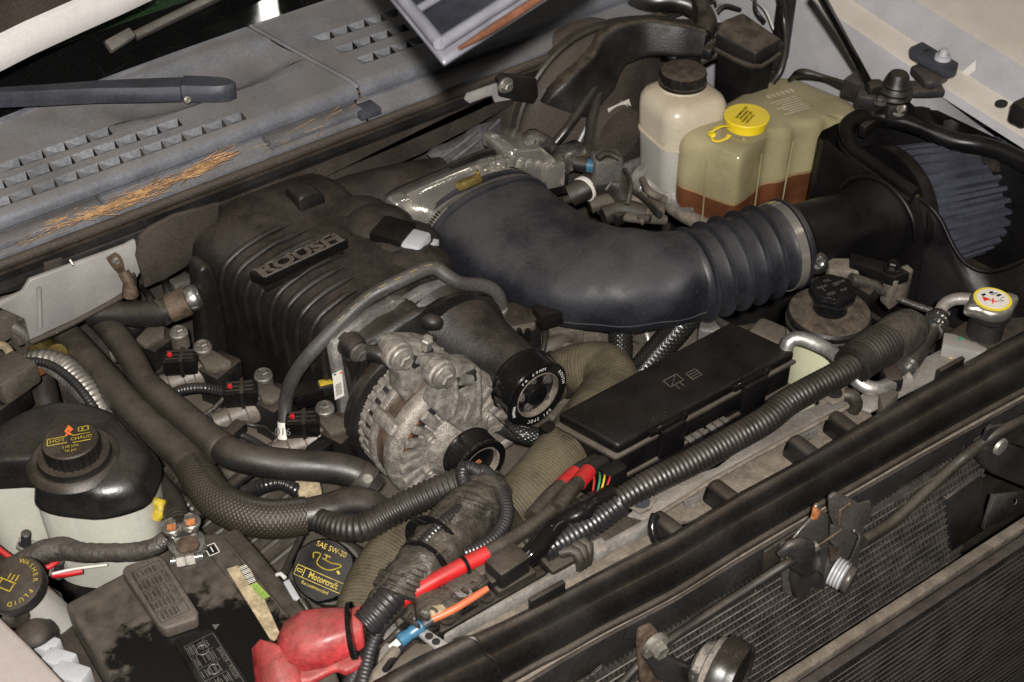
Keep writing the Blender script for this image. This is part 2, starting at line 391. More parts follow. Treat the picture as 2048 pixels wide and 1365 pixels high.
DUST = (.115, .09, .066)
M = dict(
    blk=mat('black_plastic', (.0105, .0098, .0095), .38, spec=.42, dust=.5, bump=.0006, bscale=700),
    blkclean=mat('clean_black_plastic', (.0058, .0054, .0056), .33, spec=.28, dust=.09, bump=.0002, bscale=1200),
    blkgloss=mat('glossy_black', (.006, .006, .0065), .16, dust=.06),
    blkbar=mat('black_bar_plastic', (.010, .0095, .009), .33, dust=.45, dscale=9, bump=.0002, bscale=700, rvar=.16),
    sc=mat('satin_black_coating', (.0105, .0098, .0092), .40, dust=.62, dcol=(.066, .050, .036), bump=.0006, bscale=420, dlo=.45, dscale=30, spec=.38),
    rubber=mat('blue_black_rubber', (.0125, .013, .0175), .50, dust=.72, dcol=(.062, .056, .055), dscale=15, bump=.0004, bscale=400, dlo=.40, speck=.12, speckcol=(.11, .10, .09), rvar=.16),
    hose=mat('black_hose', (.013, .0125, .012), .36, dust=.45, bump=.0003, bscale=500),
    hosedust=mat('dusty_hose', (.026, .0215, .0165), .50, dust=.6, dcol=(.092, .074, .052), bump=.0008, bscale=220, dscale=35),
    olive=mat('dusty_olive_hose', (.062, .051, .028), .66, dust=.5, dcol=(.115, .094, .058), bump=.0008, bscale=200, dscale=28, var=.4),
    conduit=mat('conduit', (.015, .013, .011), .38, dust=.36, dscale=40, dcol=(.10, .08, .06)),
    condclean=mat('cleaner_conduit', (.016, .016, .018), .35, dust=.2),
    braid=mat('braided_sleeve', (.022, .018, .012), .45, dust=.2, braid=24),
    braidb=mat('braided_black_sleeve', (.010, .010, .009), .30, dust=.06, braid=18),
    tape=mat('dusty_tape', (.030, .026, .022), .42, dust=.65, bump=.006, bscale=85, dscale=40, dcol=(.12, .098, .072)),
    brown=mat('dusty_brown_panel', (.040, .031, .024), .75, dust=.6, dcol=(.10, .078, .058), bump=.0006, bscale=240, speck=.2),
    dark=mat('dark_recess', (.006, .0055, .005), .7, dust=.25, dcol=(.04, .032, .025)),  # near-black that also stands in for shade in holes, slots and gaps
    boot=mat('dusty_grey_rubber_boot', (.115, .098, .080), .42, dust=.4, dcol=(.15, .12, .09), bump=.0006, bscale=260, dscale=40),
    greyhose=mat('grey_rubber_hose', (.050, .048, .046), .46, dust=.35, bump=.0003, bscale=400),
    ledge=mat('dust_line_plastic', (.05, .042, .034), .5, dust=.7, dcol=(.13, .104, .078)),
    lid=mat('coolant_lid_black', (.010, .0095, .009), .30, dust=.5, dcol=(.075, .062, .048), dlo=.55, dscale=30, bump=.0003, bscale=300),
    louv=mat('bluish_louver_plastic', (.19, .198, .215), .55, dust=.3, dcol=(.2, .18, .15), bump=.0003, bscale=500, dlo=.3),
    dustblk=mat('thick_dust_on_black', (.011, .010, .0095), .45, spec=.35, dust=.95, dcol=(.115, .090, .064), dlo=.5, dscale=60, bump=.0006, bscale=300),
    platedust=mat('dusty_raised_plate', (.082, .069, .056), .6, dust=.3, dcol=(.13, .108, .085), bump=.0005, bscale=300),
    block=mat('dusty_cast_engine', (.085, .072, .057), .7, metal=.15, dust=.6, dcol=(.11, .088, .064), bump=.001, bscale=180),
    alu=mat('cast_aluminium', (.36, .335, .30), .46, metal=.55, dust=.7, dcol=(.17, .138, .105), bump=.0018, bscale=420, dlo=-.5, dscale=90, grit=.6, var=.25, vscale=90),
    aluclean=mat('machined_aluminium', (.52, .50, .47), .36, metal=.8, dust=.25, dcol=(.3, .26, .2)),
    polish=mat('polished_aluminium', (.80, .76, .68), .17, metal=.85, var=.10, rvar=.08, bump=.0006, bscale=60, grit=.12),
    chrome=mat('zinc_plate', (.62, .61, .58), .24, metal=.95, dust=.15),
    zinc=mat('dull_zinc', (.42, .40, .36), .40, metal=.8, dust=.4, dcol=(.22, .18, .13)),
    gold=mat('yellow_zinc', (.62, .47, .16), .25, metal=.9),
    rust=mat('rusty_iron', (.10, .07, .048), .65, metal=.3, dust=.35, bump=.0012, bscale=240, var=.5, vscale=45),
    rustred=mat('orange_rust', (.36, .13, .045), .75, bump=.001, bscale=300, var=.4, vscale=90),
    copper=mat('copper_winding', (.42, .15, .05), .4, metal=.7),
    cowl=mat('weathered_grey_plastic', (.122, .129, .146), .52, dust=.75, dcol=(.165, .145, .122), dscale=16, bump=.0006, bscale=400, dlo=.55, var=.2, grit=.4),
    wiper=mat('wiper_slate_plastic', (.040, .044, .056), .5, dust=.2, dcol=(.1, .09, .08), bump=.0003, bscale=700),
    wiperblade=mat('grey_wiper_metal', (.11, .105, .095), .5, dust=.5),
    glass=mat('dark_tinted_glass', (.011, .026, .010), .12, var=.1, rvar=.02, speck=.1, speckcol=(.1, .1, .08)),
    frit=mat('black_glass_border', (.004, .004, .004), .035, var=.1, rvar=.02, speck=.15, speckcol=(.1, .09, .07)),
    white=mat('off_white_paint', (.58, .56, .545), .32, dust=.2, dcol=(.35, .3, .24), coat=.3, var=.05, grit=.12),
    inner=mat('grey_white_inner_panel', (.37, .365, .385), .5, dust=.35, dcol=(.30, .25, .19), var=.08, grit=.12),
    cream=mat('cream_rail_paint', (.55, .51, .455), .36, dust=.25, dcol=(.42, .35, .26), var=.05, grit=.12),
    primer=mat('dirty_grey_paint', (.27, .262, .25), .45, grit=.15, dust=.5, dcol=(.17, .14, .1), var=.15, speck=.2, speckcol=(.1, .08, .06)),
    slam=mat('dirty_silver_steel', (.30, .285, .265), .45, metal=.3, dust=.8, dcol=(.155, .125, .094), dscale=40, bump=.0006, bscale=300),
    slamdust=mat('dust_covered_steel', (.15, .128, .103), .7, metal=.1, dust=.6, dcol=(.165, .133, .098), dscale=40, var=.35, vscale=50, bump=.001, bscale=300),
    steelblk=mat('black_painted_steel', (.022, .021, .021), .40, dust=.5, dcol=(.13, .10, .075), bump=.0004, bscale=300),
    steelgrey=mat('grey_latch_steel', (.085, .078, .071), .38, metal=.2, dust=.45, bump=.0005, bscale=300),
    fintube=mat('condenser_tube_metal', (.12, .11, .095), .5, metal=.3, dust=.3, var=.4, vscale=60),
    finsm=mat('condenser_fin_metal', (.062, .057, .052), .5, metal=.5, dust=.3, dlo=-.6, var=.35, vscale=30),
    finsd=mat('dark_radiator_fin_metal', (.028, .023, .019), .55, metal=.3, var=.4, vscale=25),
    tank=mat('milky_tank', (.56, .50, .39), .36, sss=.2, var=.12, vscale=9, dust=.55, dcol=(.34, .23, .12), dscale=14, dlo=.3, grit=.12),
    tankgrey=mat('milky_grey_tank', (.46, .445, .41), .38, sss=.3, var=.05, grit=.12),
    tankfull=mat('tank_wall_with_brown_fluid', (.15, .056, .026), .24, var=.3, vscale=12, grit=.1, alpha=.80),
    tankmid=mat('tank_wall_at_fluid_line', (.30, .20, .105), .24, var=.25, vscale=12, grit=.1),
    ystripe=mat('faded_yellow_dash', (.20, .16, .05), .6),
    tankyel=mat('yellowed_translucent_tank', (.43, .385, .225), .22, var=.25, vscale=8, alpha=.60, bump=.0006, bscale=60, dust=.35, dcol=(.5, .43, .3), dlo=.6, grit=.12),
    fluid=mat('brown_red_fluid', (.19, .050, .018), .25, var=.2, grit=.12),
    tankgreen=mat('greenish_tank', (.52, .52, .36), .4, sss=.3, var=.08, grit=.12),
    degas=mat('cloudy_tank', (.64, .64, .58), .34, var=.06, alpha=.68, grit=.12),
    coolant=mat('yellowish_coolant', (.34, .30, .14), .3, var=.1, grit=.12),
    yellow=mat('yellow_cap_plastic', (.80, .60, .02), .36, sss=.1, var=.04, dust=.25, dcol=(.6, .5, .25), grit=.12),
    yprint=mat('yellow_print', (.40, .30, .025), .55, var=.3, vscale=90, grit=.12),
    oprint=mat('orange_print', (.75, .16, .03), .5, var=.1),
    grey=mat('light_grey_plastic', (.42, .43, .45), .4, var=.05, dust=.2, grit=.12),
    greyprint=mat('grey_print', (.105, .096, .085), .5, var=.1),
    wprint=mat('white_print', (.7, .68, .64), .5, var=.05, grit=.12),
    kprint=mat('black_print', (.012, .012, .012), .5),
    redprint=mat('red_print', (.6, .03, .02), .5),
    label=mat('paper_label', (.66, .63, .57), .6, var=.05, grit=.12),
    labelold=mat('aged_label', (.36, .29, .18), .6, var=.25, vscale=60),
    green=mat('green_label', (.25, .38, .08), .5),
    red=mat('red_cable_insulation', (.46, .012, .014), .40, var=.15, dust=.4, dcol=(.2, .08, .06), dscale=60, grit=.12),
    redcover=mat('red_terminal_cover', (.33, .030, .032), .40, dust=.75, dcol=(.24, .10, .085), var=.35, vscale=30, bump=.0012, bscale=110, dscale=26),
    orange=mat('orange_wire', (.50, .13, .05), .45, dust=.2, grit=.12),
    blue=mat('blue_butt_connector', (.035, .115, .19), .3, grit=.12),
    ywire=mat('yellow_wire', (.6, .45, .05), .4),
    gwire=mat('green_wire', (.05, .25, .12), .4),
    wwire=mat('white_wire', (.6, .58, .55), .4, grit=.12),
    bat=mat('battery_plastic', (.011, .0105, .010), .38, dust=.0),
    filt=mat('blue_filter_cloth', (.046, .050, .070), .75, bump=.0006, bscale=700, var=.12),
    needle=mat('pine_needle', (.46, .275, .135), .6, var=.3, vscale=60),
    fabric=mat('grey_insulating_blanket', (.14, .14, .145), .42, metal=.35, bump=.004, bscale=45),
    pink=mat('beige_bumper_paint', (.40, .35, .325), .4, dust=.1, var=.05, grit=.12),
    lampgrey=mat('pale_lamp_plastic', (.17, .172, .20), .5, grit=.12),
    lampor=mat('orange_lamp_plastic', (.13, .055, .03), .5),
    lampdark=mat('dark_lamp_plastic', (.02, .021, .028), .5),
    tubeglow=mat('lit_tube', (1, 1, 1), .5, emit=((1, .97, .9), 45)),
)
# ================================================================== SETTING: floor, firewall, inner wings
def quad_sheet(name, pts, th, m, up, kind='structure', parent=None):
    o = prism(name, pts, th, m, parent, up=up, bevel=0)
    if kind and parent is None: o['kind'] = kind
    return o
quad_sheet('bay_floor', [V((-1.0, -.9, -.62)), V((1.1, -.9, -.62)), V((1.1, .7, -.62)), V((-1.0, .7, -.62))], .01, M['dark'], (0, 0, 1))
quad_sheet('firewall', [V((-1.0, .52, -.62)), V((1.1, .52, -.62)), V((1.1, .52, .13)), V((-1.0, .52, .13))], .01, M['brown'], (0, -1, 0))
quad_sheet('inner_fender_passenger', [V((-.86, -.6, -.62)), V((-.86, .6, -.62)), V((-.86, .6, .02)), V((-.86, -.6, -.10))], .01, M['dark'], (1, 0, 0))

quad_sheet('dark_blocker_sheet', [V((.772, -.62, -.62)), V((.772, .5, -.62)), V((.772, .5, -.19)), V((.772, -.62, -.24))], .006, M['dark'], (-1, 0, 0))  # dark sheet added to block the pale inner wall from showing under the intake
# driver's side fender: inner wall, flat rail, channel wall, outer top
FR = [(-.62, -.005), (-.3, .033), (-.14, .053), (.084, .074), (.281, .100), (.6, .142)]
def fz(y):
    for (a, za), (b, zb) in zip(FR, FR[1:]):
        if y <= b: return za+(zb-za)*(y-a)/(b-a)
    return FR[-1][1]
ys = [-.62+.04*i for i in range(32)]
prof = [(.80, -.60), (.845, -.10), (.852, -.012), (.858, 0), (.866, .004), (.893, .007), (.902, .012), (.908, .022), (.918, .052), (.926, .060), (.938, .064), (1.10, .085)]
def rail(name, sl, m, parent=None, dz=0):
    def ox(x, y, z): return x+(.16*min(1, max(0, (.04-y)/.05)) if z < -.05 else 0)
    return loft(name, [[V((ox(x, y, z), y, (fz(y)+z) if z > -.5 else z)) for (x, z) in prof[sl]] for y in ys], m, parent, close=False)
fen = thing('fender', V((.9, 0, -.6)), 'pale cream and grey driver-side fender edge behind the reservoirs', 'fender')
rail('inner_wall', slice(0, 4), M['inner'], fen)
rail('flat_rail', slice(3, 7), M['cream'], fen)
rail('channel_wall', slice(6, 10), M['inner'], fen)
rail('outer_top', slice(9, 12), M['cream'], fen)
prism('round_hole', [P(2003+13*cos(a*.52), 206+7*sin(a*.52), .075) for a in range(12)], .003, M['dark'], fen, bevel=0)
# white plastic gusset on the rail
prism('gusset', [PX(1905, 160, .90), PX(1950, 122, .90), PX(1950, 142, .90), PX(1925, 160, .905)], .002, M['wprint'], fen, up=(-1, 0, 0), bevel=.0005)

# ================================================================== WINDSCREEN, HOOD EDGE
ws = thing('windshield', V((0, .64, .18)), 'dark glossy windshield glass behind the grey cowl', 'windshield')
def wy(x): return .575+.055*(1-((x-.15)/.75)**2)       # bowed lower edge
def wrow(d, zz): return [V((x, wy(x)+d, .172+zz)) for x in [-.9+.06*i for i in range(34)]]
loft('black_border', [wrow(0, 0), wrow(.03, .020), wrow(.075, .051)], M['frit'], ws, close=False)
loft('glass_pane', [wrow(.0755, .0513), wrow(.4, .27), wrow(1.0, .68)], M['glass'], ws, close=False)

hd = thing('hood_edge', P(100, 60, .33), 'white rear hem of the raised hood with brown underside', 'hood')
hp = [(-60, 138), (0, 108), (60, 78), (100, 60), (160, 33), (240, -2), (300, -30)]
rings = []
for (x, y) in hp:
    c = P(x, y, .33)
    rings.append([c+V((0, .0, -.022)), c+V((0, -.004, -.012)), c+V((0, -.004, .004)), c+V((0, .004, .018)), c+V((0, .02, .03)), c+V((0, .03, .03)), c+V((0, .03, -.02)), c+V((0, .012, -.028))])
loft('hem', rings, M['white'], hd)
loft('underside', [[P(x, y, .33)+V((0, .0055, .022)), P(x, y, .33)+V((0, -.01, .12)), P(x, y, .33)+V((0, -.06, .25))] for x, y in hp], M['brown'], hd, close=False)

# ================================================================== COWL PANELS
def cz(y): return .150+.23*(y-.455)
def cowl(name, x0, x1, rows, label, seam0, seam1, basin=None):
    """panel between two slanted ends; rows = [(ya, yb, xa, xb)] louvre bands"""
    t = thing(name, V(((x0+x1)/2, .52, .10)), label, 'cowl panel')
    vs = []; fs = []
    def ends(y):
        f = (y-.455)/.17
        return (x0+seam0*f, x1+seam1*f)
    def strip(ya, yb, xa=None, xb=None, n=1, mx=1):
        """flat (or basin-shaped) piece of the skin"""
        s = len(vs)
        for j in range(n+1):
            y = ya+(yb-ya)*j/n
            a, b = ends(y)
            a = a if xa is None else xa; b = b if xb is None else xb
            for i in range(mx+1):
                x = a+(b-a)*i/mx; z = cz(y)
                if basin: z -= basin(x, y)
                vs.append(V((x, min(y, wy(x)+.004) if y > .56 else y, z)))
        for j in range(n):
            for i in range(mx):
                q = s+j*(mx+1)+i; fs.append((q, q+1, q+mx+2, q+mx+1))
    y = .462
    for (ya, yb, xa, xb) in sorted(rows):
        strip(y, ya, n=2, mx=24)
        a, b = ends((ya+yb)/2)
        if xa > a: strip(ya, yb, None, xa, n=2, mx=8)
        if xb < b: strip(ya, yb, xb, None, n=2, mx=8)
        y = yb
    strip(y, .640, n=16, mx=70)
    mk('skin', vs, fs, M['cowl'], t, ang=60)
    # louvre cells: a ramp that sinks along the row and ends in an upright wall
    me = None; pitch = .031
    for (ya, yb, xa, xb) in rows:
        n = int(round((xb-xa)/pitch)); pw = (xb-xa)/n; h = .012
        for i in range(n):
            if me is None:
                d = (yb-ya); k = .23
                v = [(0, 0, 0), (.031, 0, 0), (.019, d, k*d-h), (0, d, k*d), (.019, d, k*d), (.031, d, k*d), (.031, d, k*d-h*1.4)]
                f = [(0, 1, 2), (0, 2, 3), (3, 2, 4), (4, 2, 6, 5)]
                me = bpy.data.meshes.new('louver'); me.from_pydata(v, [], f); me.materials.append(M['louv'])
            inst(me, 'louver', t, Matrix.Translation(V((xa+i*pw, ya, cz(ya)))) @ Matrix.Diagonal((pw/.031, 1, 1, 1)))
    mk('plenum_dark_sheet', [V((x0, .465, .105)), V((x1, .465, .105)), V((x1, .63, .12)), V((x0, .63, .12))], [(0, 1, 2, 3)], M['dark'], t)  # dark sheet added below the louvres so their openings look shaded
    # rolled front lip, shaded face and ledge
    prof2 = [(.462, .1516), (.455, .149), (.449, .1435), (.4465, .137), (.448, .130), (.4585, .128), (.460, .116), (.4585, .1145), (.436, .108), (.430, .105), (.429, .094)]
    a, b = x0, x1
    loft('front_lip', [[V((x, yy, zz)) for yy, zz in prof2] for x in (a, a+(b-a)*.25, a+(b-a)*.5, a+(b-a)*.75, b)], M['cowl'], t, close=False, ang=50)
    return t
def basin(x, y):
    dx = (x+.13)/.16; dy = (y-.565)/.045
    q = 1-min(1, abs(dx)**3+abs(dy)**3)
    return .015*q*q*(3-2*q)
cl = cowl('cowl_grille', -.75, .060, [(.4630, .4795, -.76+.0005, -.112), (.4915, .5080, -.76, -.195), (.5185, .5350, -.76, -.285)], 'weathered grey louvred cowl panel under the dark wiper arm', 0, -.068, basin)
cr = cowl('cowl_grille', .064, .78, [(.4865, .5030, .093, .70), (.5200, .5365, .078, .70), (.5555, .5720, .062, .70)], 'weathered grey louvred cowl panel partly shaded by the hanging lamp', -.068, 0)
# raised overlap seam, and small upright tabs on the ledge
tube('seam_ridge', [V((.063, .45, .147)), V((.058, .465, .154)), V((.030, .535, .170)), V((.002, .61, .187)), V((-.006, .632, .192))], .004, M['cowl'], cr, ell=.6, upv=(0, 0, 1), n=8)
for x in (-.345, -.093):
    box('ledge_step', V((x, .445, .117)), (.004, .028, .014), M['cowl'], cl, bevel=.0008)
for (a, b) in ((-.75, -.347), (-.091, .058)):
    box('ledge_raise', V(((a+b)/2, .445, .1165)), (b-a, .026, .010), M['cowl'], cl, bevel=.002)
box('ledge_clip', V((.065, .436, .115)), (.035, .03, .012), M['wiper'], cr, bevel=.002)

# wiper arm pivot in the basin and the arm itself
wa = thing('windshield_wiper', P(455, 190, .17), 'dark slate wiper arm with rounded pivot end', 'wiper')
def warm(name, px, zt, hw, th, m):
    rings = []
    for (x, y, z, k) in px:
        c = P(x, y, z)
        d = (P(475, 180, .2)-P(0, 190, .2)); d.z = 0; d.normalize(); s = V((-d.y, d.x, 0))
        w_ = hw*k
        rings.append([c-s*w_, c-s*w_*.96+V((0, 0, th*.5)), c-s*w_*.7+V((0, 0, th)), c+s*w_*.7+V((0, 0, th)), c+s*w_*.96+V((0, 0, th*.5)), c+s*w_, c+s*w_*.8-V((0, 0, th*.6)), c-s*w_*.8-V((0, 0, th*.6))])
    return loft(name, rings, m, wa, ang=45)
warm('arm', [(-80, 208, .250, .40), (0, 199, .236, .48), (120, 192, .214, .62), (200, 187, .202, .78), (300, 184, .187, .96), (366, 182, .178, 1.0)], 0, .0195, .014, M['wiper'])
pr = []
for i in range(9):
    a = i/8*pi/2; x = 372+102*sin(a) if i else 368
    pr.append((368+104*(i/8), 181+3*(i/8), .178, max(.12, sqrt(max(0, 1-((i/8)**4))))))
warm('pivot_cap', pr, 0, .0203, .0155, M['wiper'])
bolt(wa, P(375, 200, .182), (0, -1, .2), .005, M['zinc'], name='hinge_pin')
lathe('pivot_post', P(436, 172, .176)-V((0, 0, .03)), (0, 0, 1), [(.010, 0), (.010, .03)], M['blk'], wa, n=16)
lathe('cap_stud', P(194, 180, .194), (0, 0, 1), [(.0035, 0), (.003, .0015), (.0, .002)], M['wiper'], wa, n=12)
wb = thing('windshield_wiper', P(320, 60, .25), 'grey wiper blade lying across the windshield', 'wiper')
def wsl(x, y):
    p = PP(x, y, V((0, .64, .20)), V((0, -.565, .825))); return p
for nm, pts, r, m in (('blade_spine', [(268, 82), (430, 2), (560, -62)], .007, M['wiperblade']), ('rubber_edge', [(270, 90), (432, 11), (560, -52)], .004, M['blk'])):
    tube(nm, [wsl(x, y)+V((0, -.008, .012)) for x, y in pts], r, m, wb, n=8, ell=.7, upv=(0, -.56, .82))
prism('end_clip', [wsl(x, y)+V((0, -.015, .022)) for x, y in ((205, 101), (255, 74), (268, 90), (220, 121))], .012, M['wiperblade'], wb, up=(0, -.56, .82), bevel=.002)

# ================================================================== WEATHER SEAL AND COWL FRONT
ss = thing('weather_seal', V((0, .425, .08)), 'long black rubber weather seal along the front of the cowl', 'seal')
xs = (-.9, -.5, -.1, .3, .75)
loft('seal_lip', [[V((x, .4295, .101)), V((x, .424, .1035)), V((x, .4185, .101)), V((x, .4175, .094)), V((x, .4215, .089)), V((x, .4295, .089))] for x in xs], M['brown'], ss, ang=60)
loft('seal_channel', [[V((x, .4285, .0895)), V((x, .4165, .0875)), V((x, .4145, .078)), V((x, .4235, .077)), V((x, .4235, .066)), V((x, .4285, .066))] for x in xs], M['blk'], ss)
# dusty vertical panel below the seal; its lower edge steps up towards the driver's side
Y0 = .432
top = [V((.75, Y0, .07)), V((-.9, Y0, .07))]
low = [PY(x, y, Y0) for x, y in ((-150, 640), (0, 575), (150, 548), (310, 508), (470, 448), (500, 430), (617, 372), (650, 392), (760, 345), (844, 308), (960, 247), (1030, 207), (1045, 180), (1150, 110), (1260, 60))]
o = prism('cowl_front_panel', top+low, .012, M['brown'], None, up=(0, -1, 0), bevel=.0015)
props(o, 'brown dusty upright panel below the weather seal', 'panel')
# ribbed black upper fold of that panel
o = prism('cowl_flange', [PY(x, y, .417) for x, y in ((-150, 600), (-150, 648), (0, 590), (60, 576), (112, 558), (128, 550), (140, 527), (345, 452), (350, 440), (330, 444), (130, 520))], .004, M['steelblk'], None, up=(0, -1, 0), bevel=.001)
props(o, 'dark flange strip under the cowl seal above the pale bulkhead', 'flange')
# pale painted bulkhead piece on the passenger side with its ground strap
bk = thing('bulkhead_panel', P(170, 600, .0), 'dirty light grey painted bulkhead panel below the cowl at far left', 'body panel')
bpl = [(-80, 640), (45, 585), (60, 560), (250, 492), (272, 480), (282, 545), (262, 578), (240, 600), (90, 668), (62, 690), (50, 640), (0, 618), (-80, 660)]
prism('sheet', [PY(x, y, .405) for x, y in bpl], .008, M['primer'], bk, up=(0, -1, 0), bevel=.003)
tube('hem', [PY(x, y, .400) for x, y in ((60, 686), (130, 655), (200, 618), (245, 592), (265, 575))], .004, M['brown'], bk, n=8)
for x in (78,): tube('pressed_ridge', [PY(x, 575, .402), PY(x+2, 655, .402)], .0035, M['primer'], bk, n=8)
gs = thing('ground_strap', P(236, 530, .02), 'dusty ground strap bolted to the pale bulkhead panel', 'strap')
bolt(gs, PY(229, 519, .402), (0, -1, 0), .009, M['zinc'])
prism('strap_lug', [PY(x, y, .399) for x, y in ((213, 518), (232, 506), (246, 520), (252, 548), (240, 552), (224, 535))], .003, M['rust'], gs, up=(0, -1, 0), bevel=.0008)
tube('braid_wire', [PY(247, 545, .398), PY(258, 565, .39), PY(262, 590, .39)], [.008, .008, .011], M['rust'], gs, n=10)
prism('wire_clip', [PY(x, y, .392) for x, y in ((250, 560), (272, 548), (275, 568), (262, 594), (246, 598))], .006, M['hosedust'], gs, up=(0, -1, 0), bevel=.001)
# insulating flap right of it
o = prism('insulation_flap', [PY(x, y, .395) for x, y in ((280, 478), (300, 458), (350, 432), (440, 408), (437, 440), (415, 480), (395, 512), (372, 535), (330, 560), (290, 577), (283, 545), (274, 515))], .008, M['brown'], None, up=(0, -1, 0), bevel=.002)
props(o, 'brown dusty insulation flap beside the pale bulkhead panel', 'insulation')
# fasteners on the dark flange
fl = thing('flange_clip', PY(95, 545, .41), 'small dark spring clip on the flange above the pale panel', 'clip')
prism('plate', [PY(x, y, .412) for x, y in ((88, 528), (125, 516), (131, 548), (118, 560), (98, 562), (88, 555))], .004, M['brown'], fl, up=(0, -1, 0), bevel=.001)
prism('tongue', [PY(x, y, .407) for x, y in ((113, 548), (129, 540), (131, 560), (118, 566))], .004, M['steelblk'], fl, up=(0, -1, 0), bevel=.001)
tube('rivet_hook', [PY(140, 520, .41), PY(146, 528, .405), PY(144, 535, .408)], .0018, M['zinc'], fl, n=6)
# silver insulating blanket behind the throttle body
rings = []
for i in range(12):
    f = i/11
    a = PY(850+190*f, 305-100*f, .445); b = PY(895+150*f, 345-30*f, .445)
    rings.append([a.lerp(b, j/7)+V((0, .006*sin(5*f*pi+j*.5)-.004*cos(j*2.1), 0)) for j in range(8)])
o = loft('insulation_blanket', rings, M['fabric'], None, close=False, ang=80)
props(o, 'crinkled silvery insulation blanket below the brown panel', 'insulation')
for (a, b) in (((868, 325), (955, 262)), ((905, 322), (1000, 240))):
    tube('fold', [PY(*a, .437), PY((a[0]+b[0])/2+4, (a[1]+b[1])/2, .435), PY(*b, .437)], .003, M['fabric'], o, n=6)

# ================================================================== PINE NEEDLES
def needles(name, path, n, spread, lab, seed, ln=.075):
    rr = random.Random(seed); vs = []; fs = []
    pts = [W(p) for p in path]
    for _ in range(n):
        f = rr.random()*(len(pts)-1); i = min(int(f), len(pts)-2)
        c = pts[i].lerp(pts[i+1], f-i); d = (pts[i+1]-pts[i]).normalized()
        side = V((-d.y, d.x, 0))
        c = c+side*rr.uniform(-spread, spread)+V((0, 0, rr.uniform(0, .006)))
        a = rr.gauss(0, .24); dd = (d*cos(a)+side*sin(a)+V((0, 0, rr.uniform(-.04, .10)))).normalized()
        L = rr.uniform(.6, 1.2)*ln; cur = side*rr.uniform(-.008, .008)
        q = [c-dd*L/2, c-dd*L/6+cur*.8, c+dd*L/6+cur*.8, c+dd*L/2]; r = rr.uniform(.00034, .00052)
        s = len(vs)
        for p in q:
            for k in range(3): vs.append(p+side*r*cos(2.1*k)+V((0, 0, r*sin(2.1*k))))
        for j in range(3):
            for k in range(3): fs.append((s+j*3+k, s+j*3+(k+1) % 3, s+j*3+3+(k+1) % 3, s+j*3+3+k))
    o = mk(name, vs, fs, M['needle'], None, ang=80)
    return props(o, lab, 'pine needles', kind='stuff')
needles('pine_needles', [(-30, 495, .114), (80, 462, .116), (190, 428, .118), (250, 405, .118), (330, 372, .119), (400, 340, .121), (440, 322, .124)], 125, .0075, 'heap of orange dry pine needles on the ledge of the cowl', 3)
needles('pine_needles', [(575, 278, .116), (640, 245, .118), (690, 215, .121), (725, 192, .126)], 12, .005, 'few orange pine needles at the seam between the cowl panels', 4, ln=.10)
# ================================================================== ENGINE BLOCK UNDER EVERYTHING
eb = thing('engine_block', V((-.1, .1, -.5)), 'dusty grey-brown engine casting with cam covers under the hoses', 'engine')
box('crankcase', V((-.08, .14, -.42)), (.46, .55, .30), M['block'], eb, bevel=.02)
def camcover(x0, x1, z0, z1, y0, y1, m, sgn):
    """ribbed cam cover sloping outwards"""
    vs = [V((x0, y0, z0)), V((x1, y0, z1)), V((x1, y1, z1)), V((x0, y1, z0)), V((x0, y0, z0-.09)), V((x1, y0, z1-.12)), V((x1, y1, z1-.12)), V((x0, y1, z0-.09))]
    return mk('cam_cover', vs, [(0, 1, 2, 3), (7, 6, 5, 4), (0, 4, 5, 1), (1, 5, 6, 2), (2, 6, 7, 3), (3, 7, 4, 0)], m, eb, bevel=.012, seg=3)
cv = camcover(-.49, -.24, -.235, -.155, -.12, .40, M['hosedust'], -1)
camcover(.06, .34, -.16, -.26, -.02, .40, M['block'], 1)
# raised ribs and the cast letter on the passenger cam cover
def cvz(x): return -.235+.08*(x+.49)/.25
for i in range(11):
    y = -.075+.024*i
    tube('rib', [V((-.47, y, cvz(-.47)+.001)), V((-.30 if i > 3 else -.37, y, cvz(-.30 if i > 3 else -.37)+.001))], .004, M['hosedust'], cv, n=8, ell=.8, upv=(0, 0, 1))
text('B', V((-.455, .075, cvz(-.455))), (.35, -.9, 0), (-.3, 0, 1), .030, M['block'], cv, name='raised_letter', raise_=.003)
# lumpy brackets and castings glimpsed in the gaps
R2 = random.Random(5)
for i, (x, y, z, s) in enumerate(((1150, 690, -.15, .085), (1120, 760, -.17, .08), (1170, 650, -.13, .07), (1090, 640, -.10, .06), (1000, 640, -.07, .05), (1540, 690, -.10, .06), (1330, 680, -.14, .08), (1050, 600, -.06, .05), (1310, 660, -.1, .05))):
    c = P(x, y, z)
    o = box('casting_boss', c, (s*1.3, s, s*.9), M['block'], eb, xd=(cos(i), sin(i), .1), bevel=s*.16, taper=.75, seg=3)
for i, (x, y, z) in enumerate(((1200, 700, -.16), (1265, 690, -.17), (1110, 690, -.12), (560, 905, -.19), (480, 940, -.2), (610, 880, -.18))):
    tube('casting_pipe', [P(x-50, y+20, z), P(x, y, z+.02), P(x+45, y-24, z)], .013, M['block'], eb, n=10)

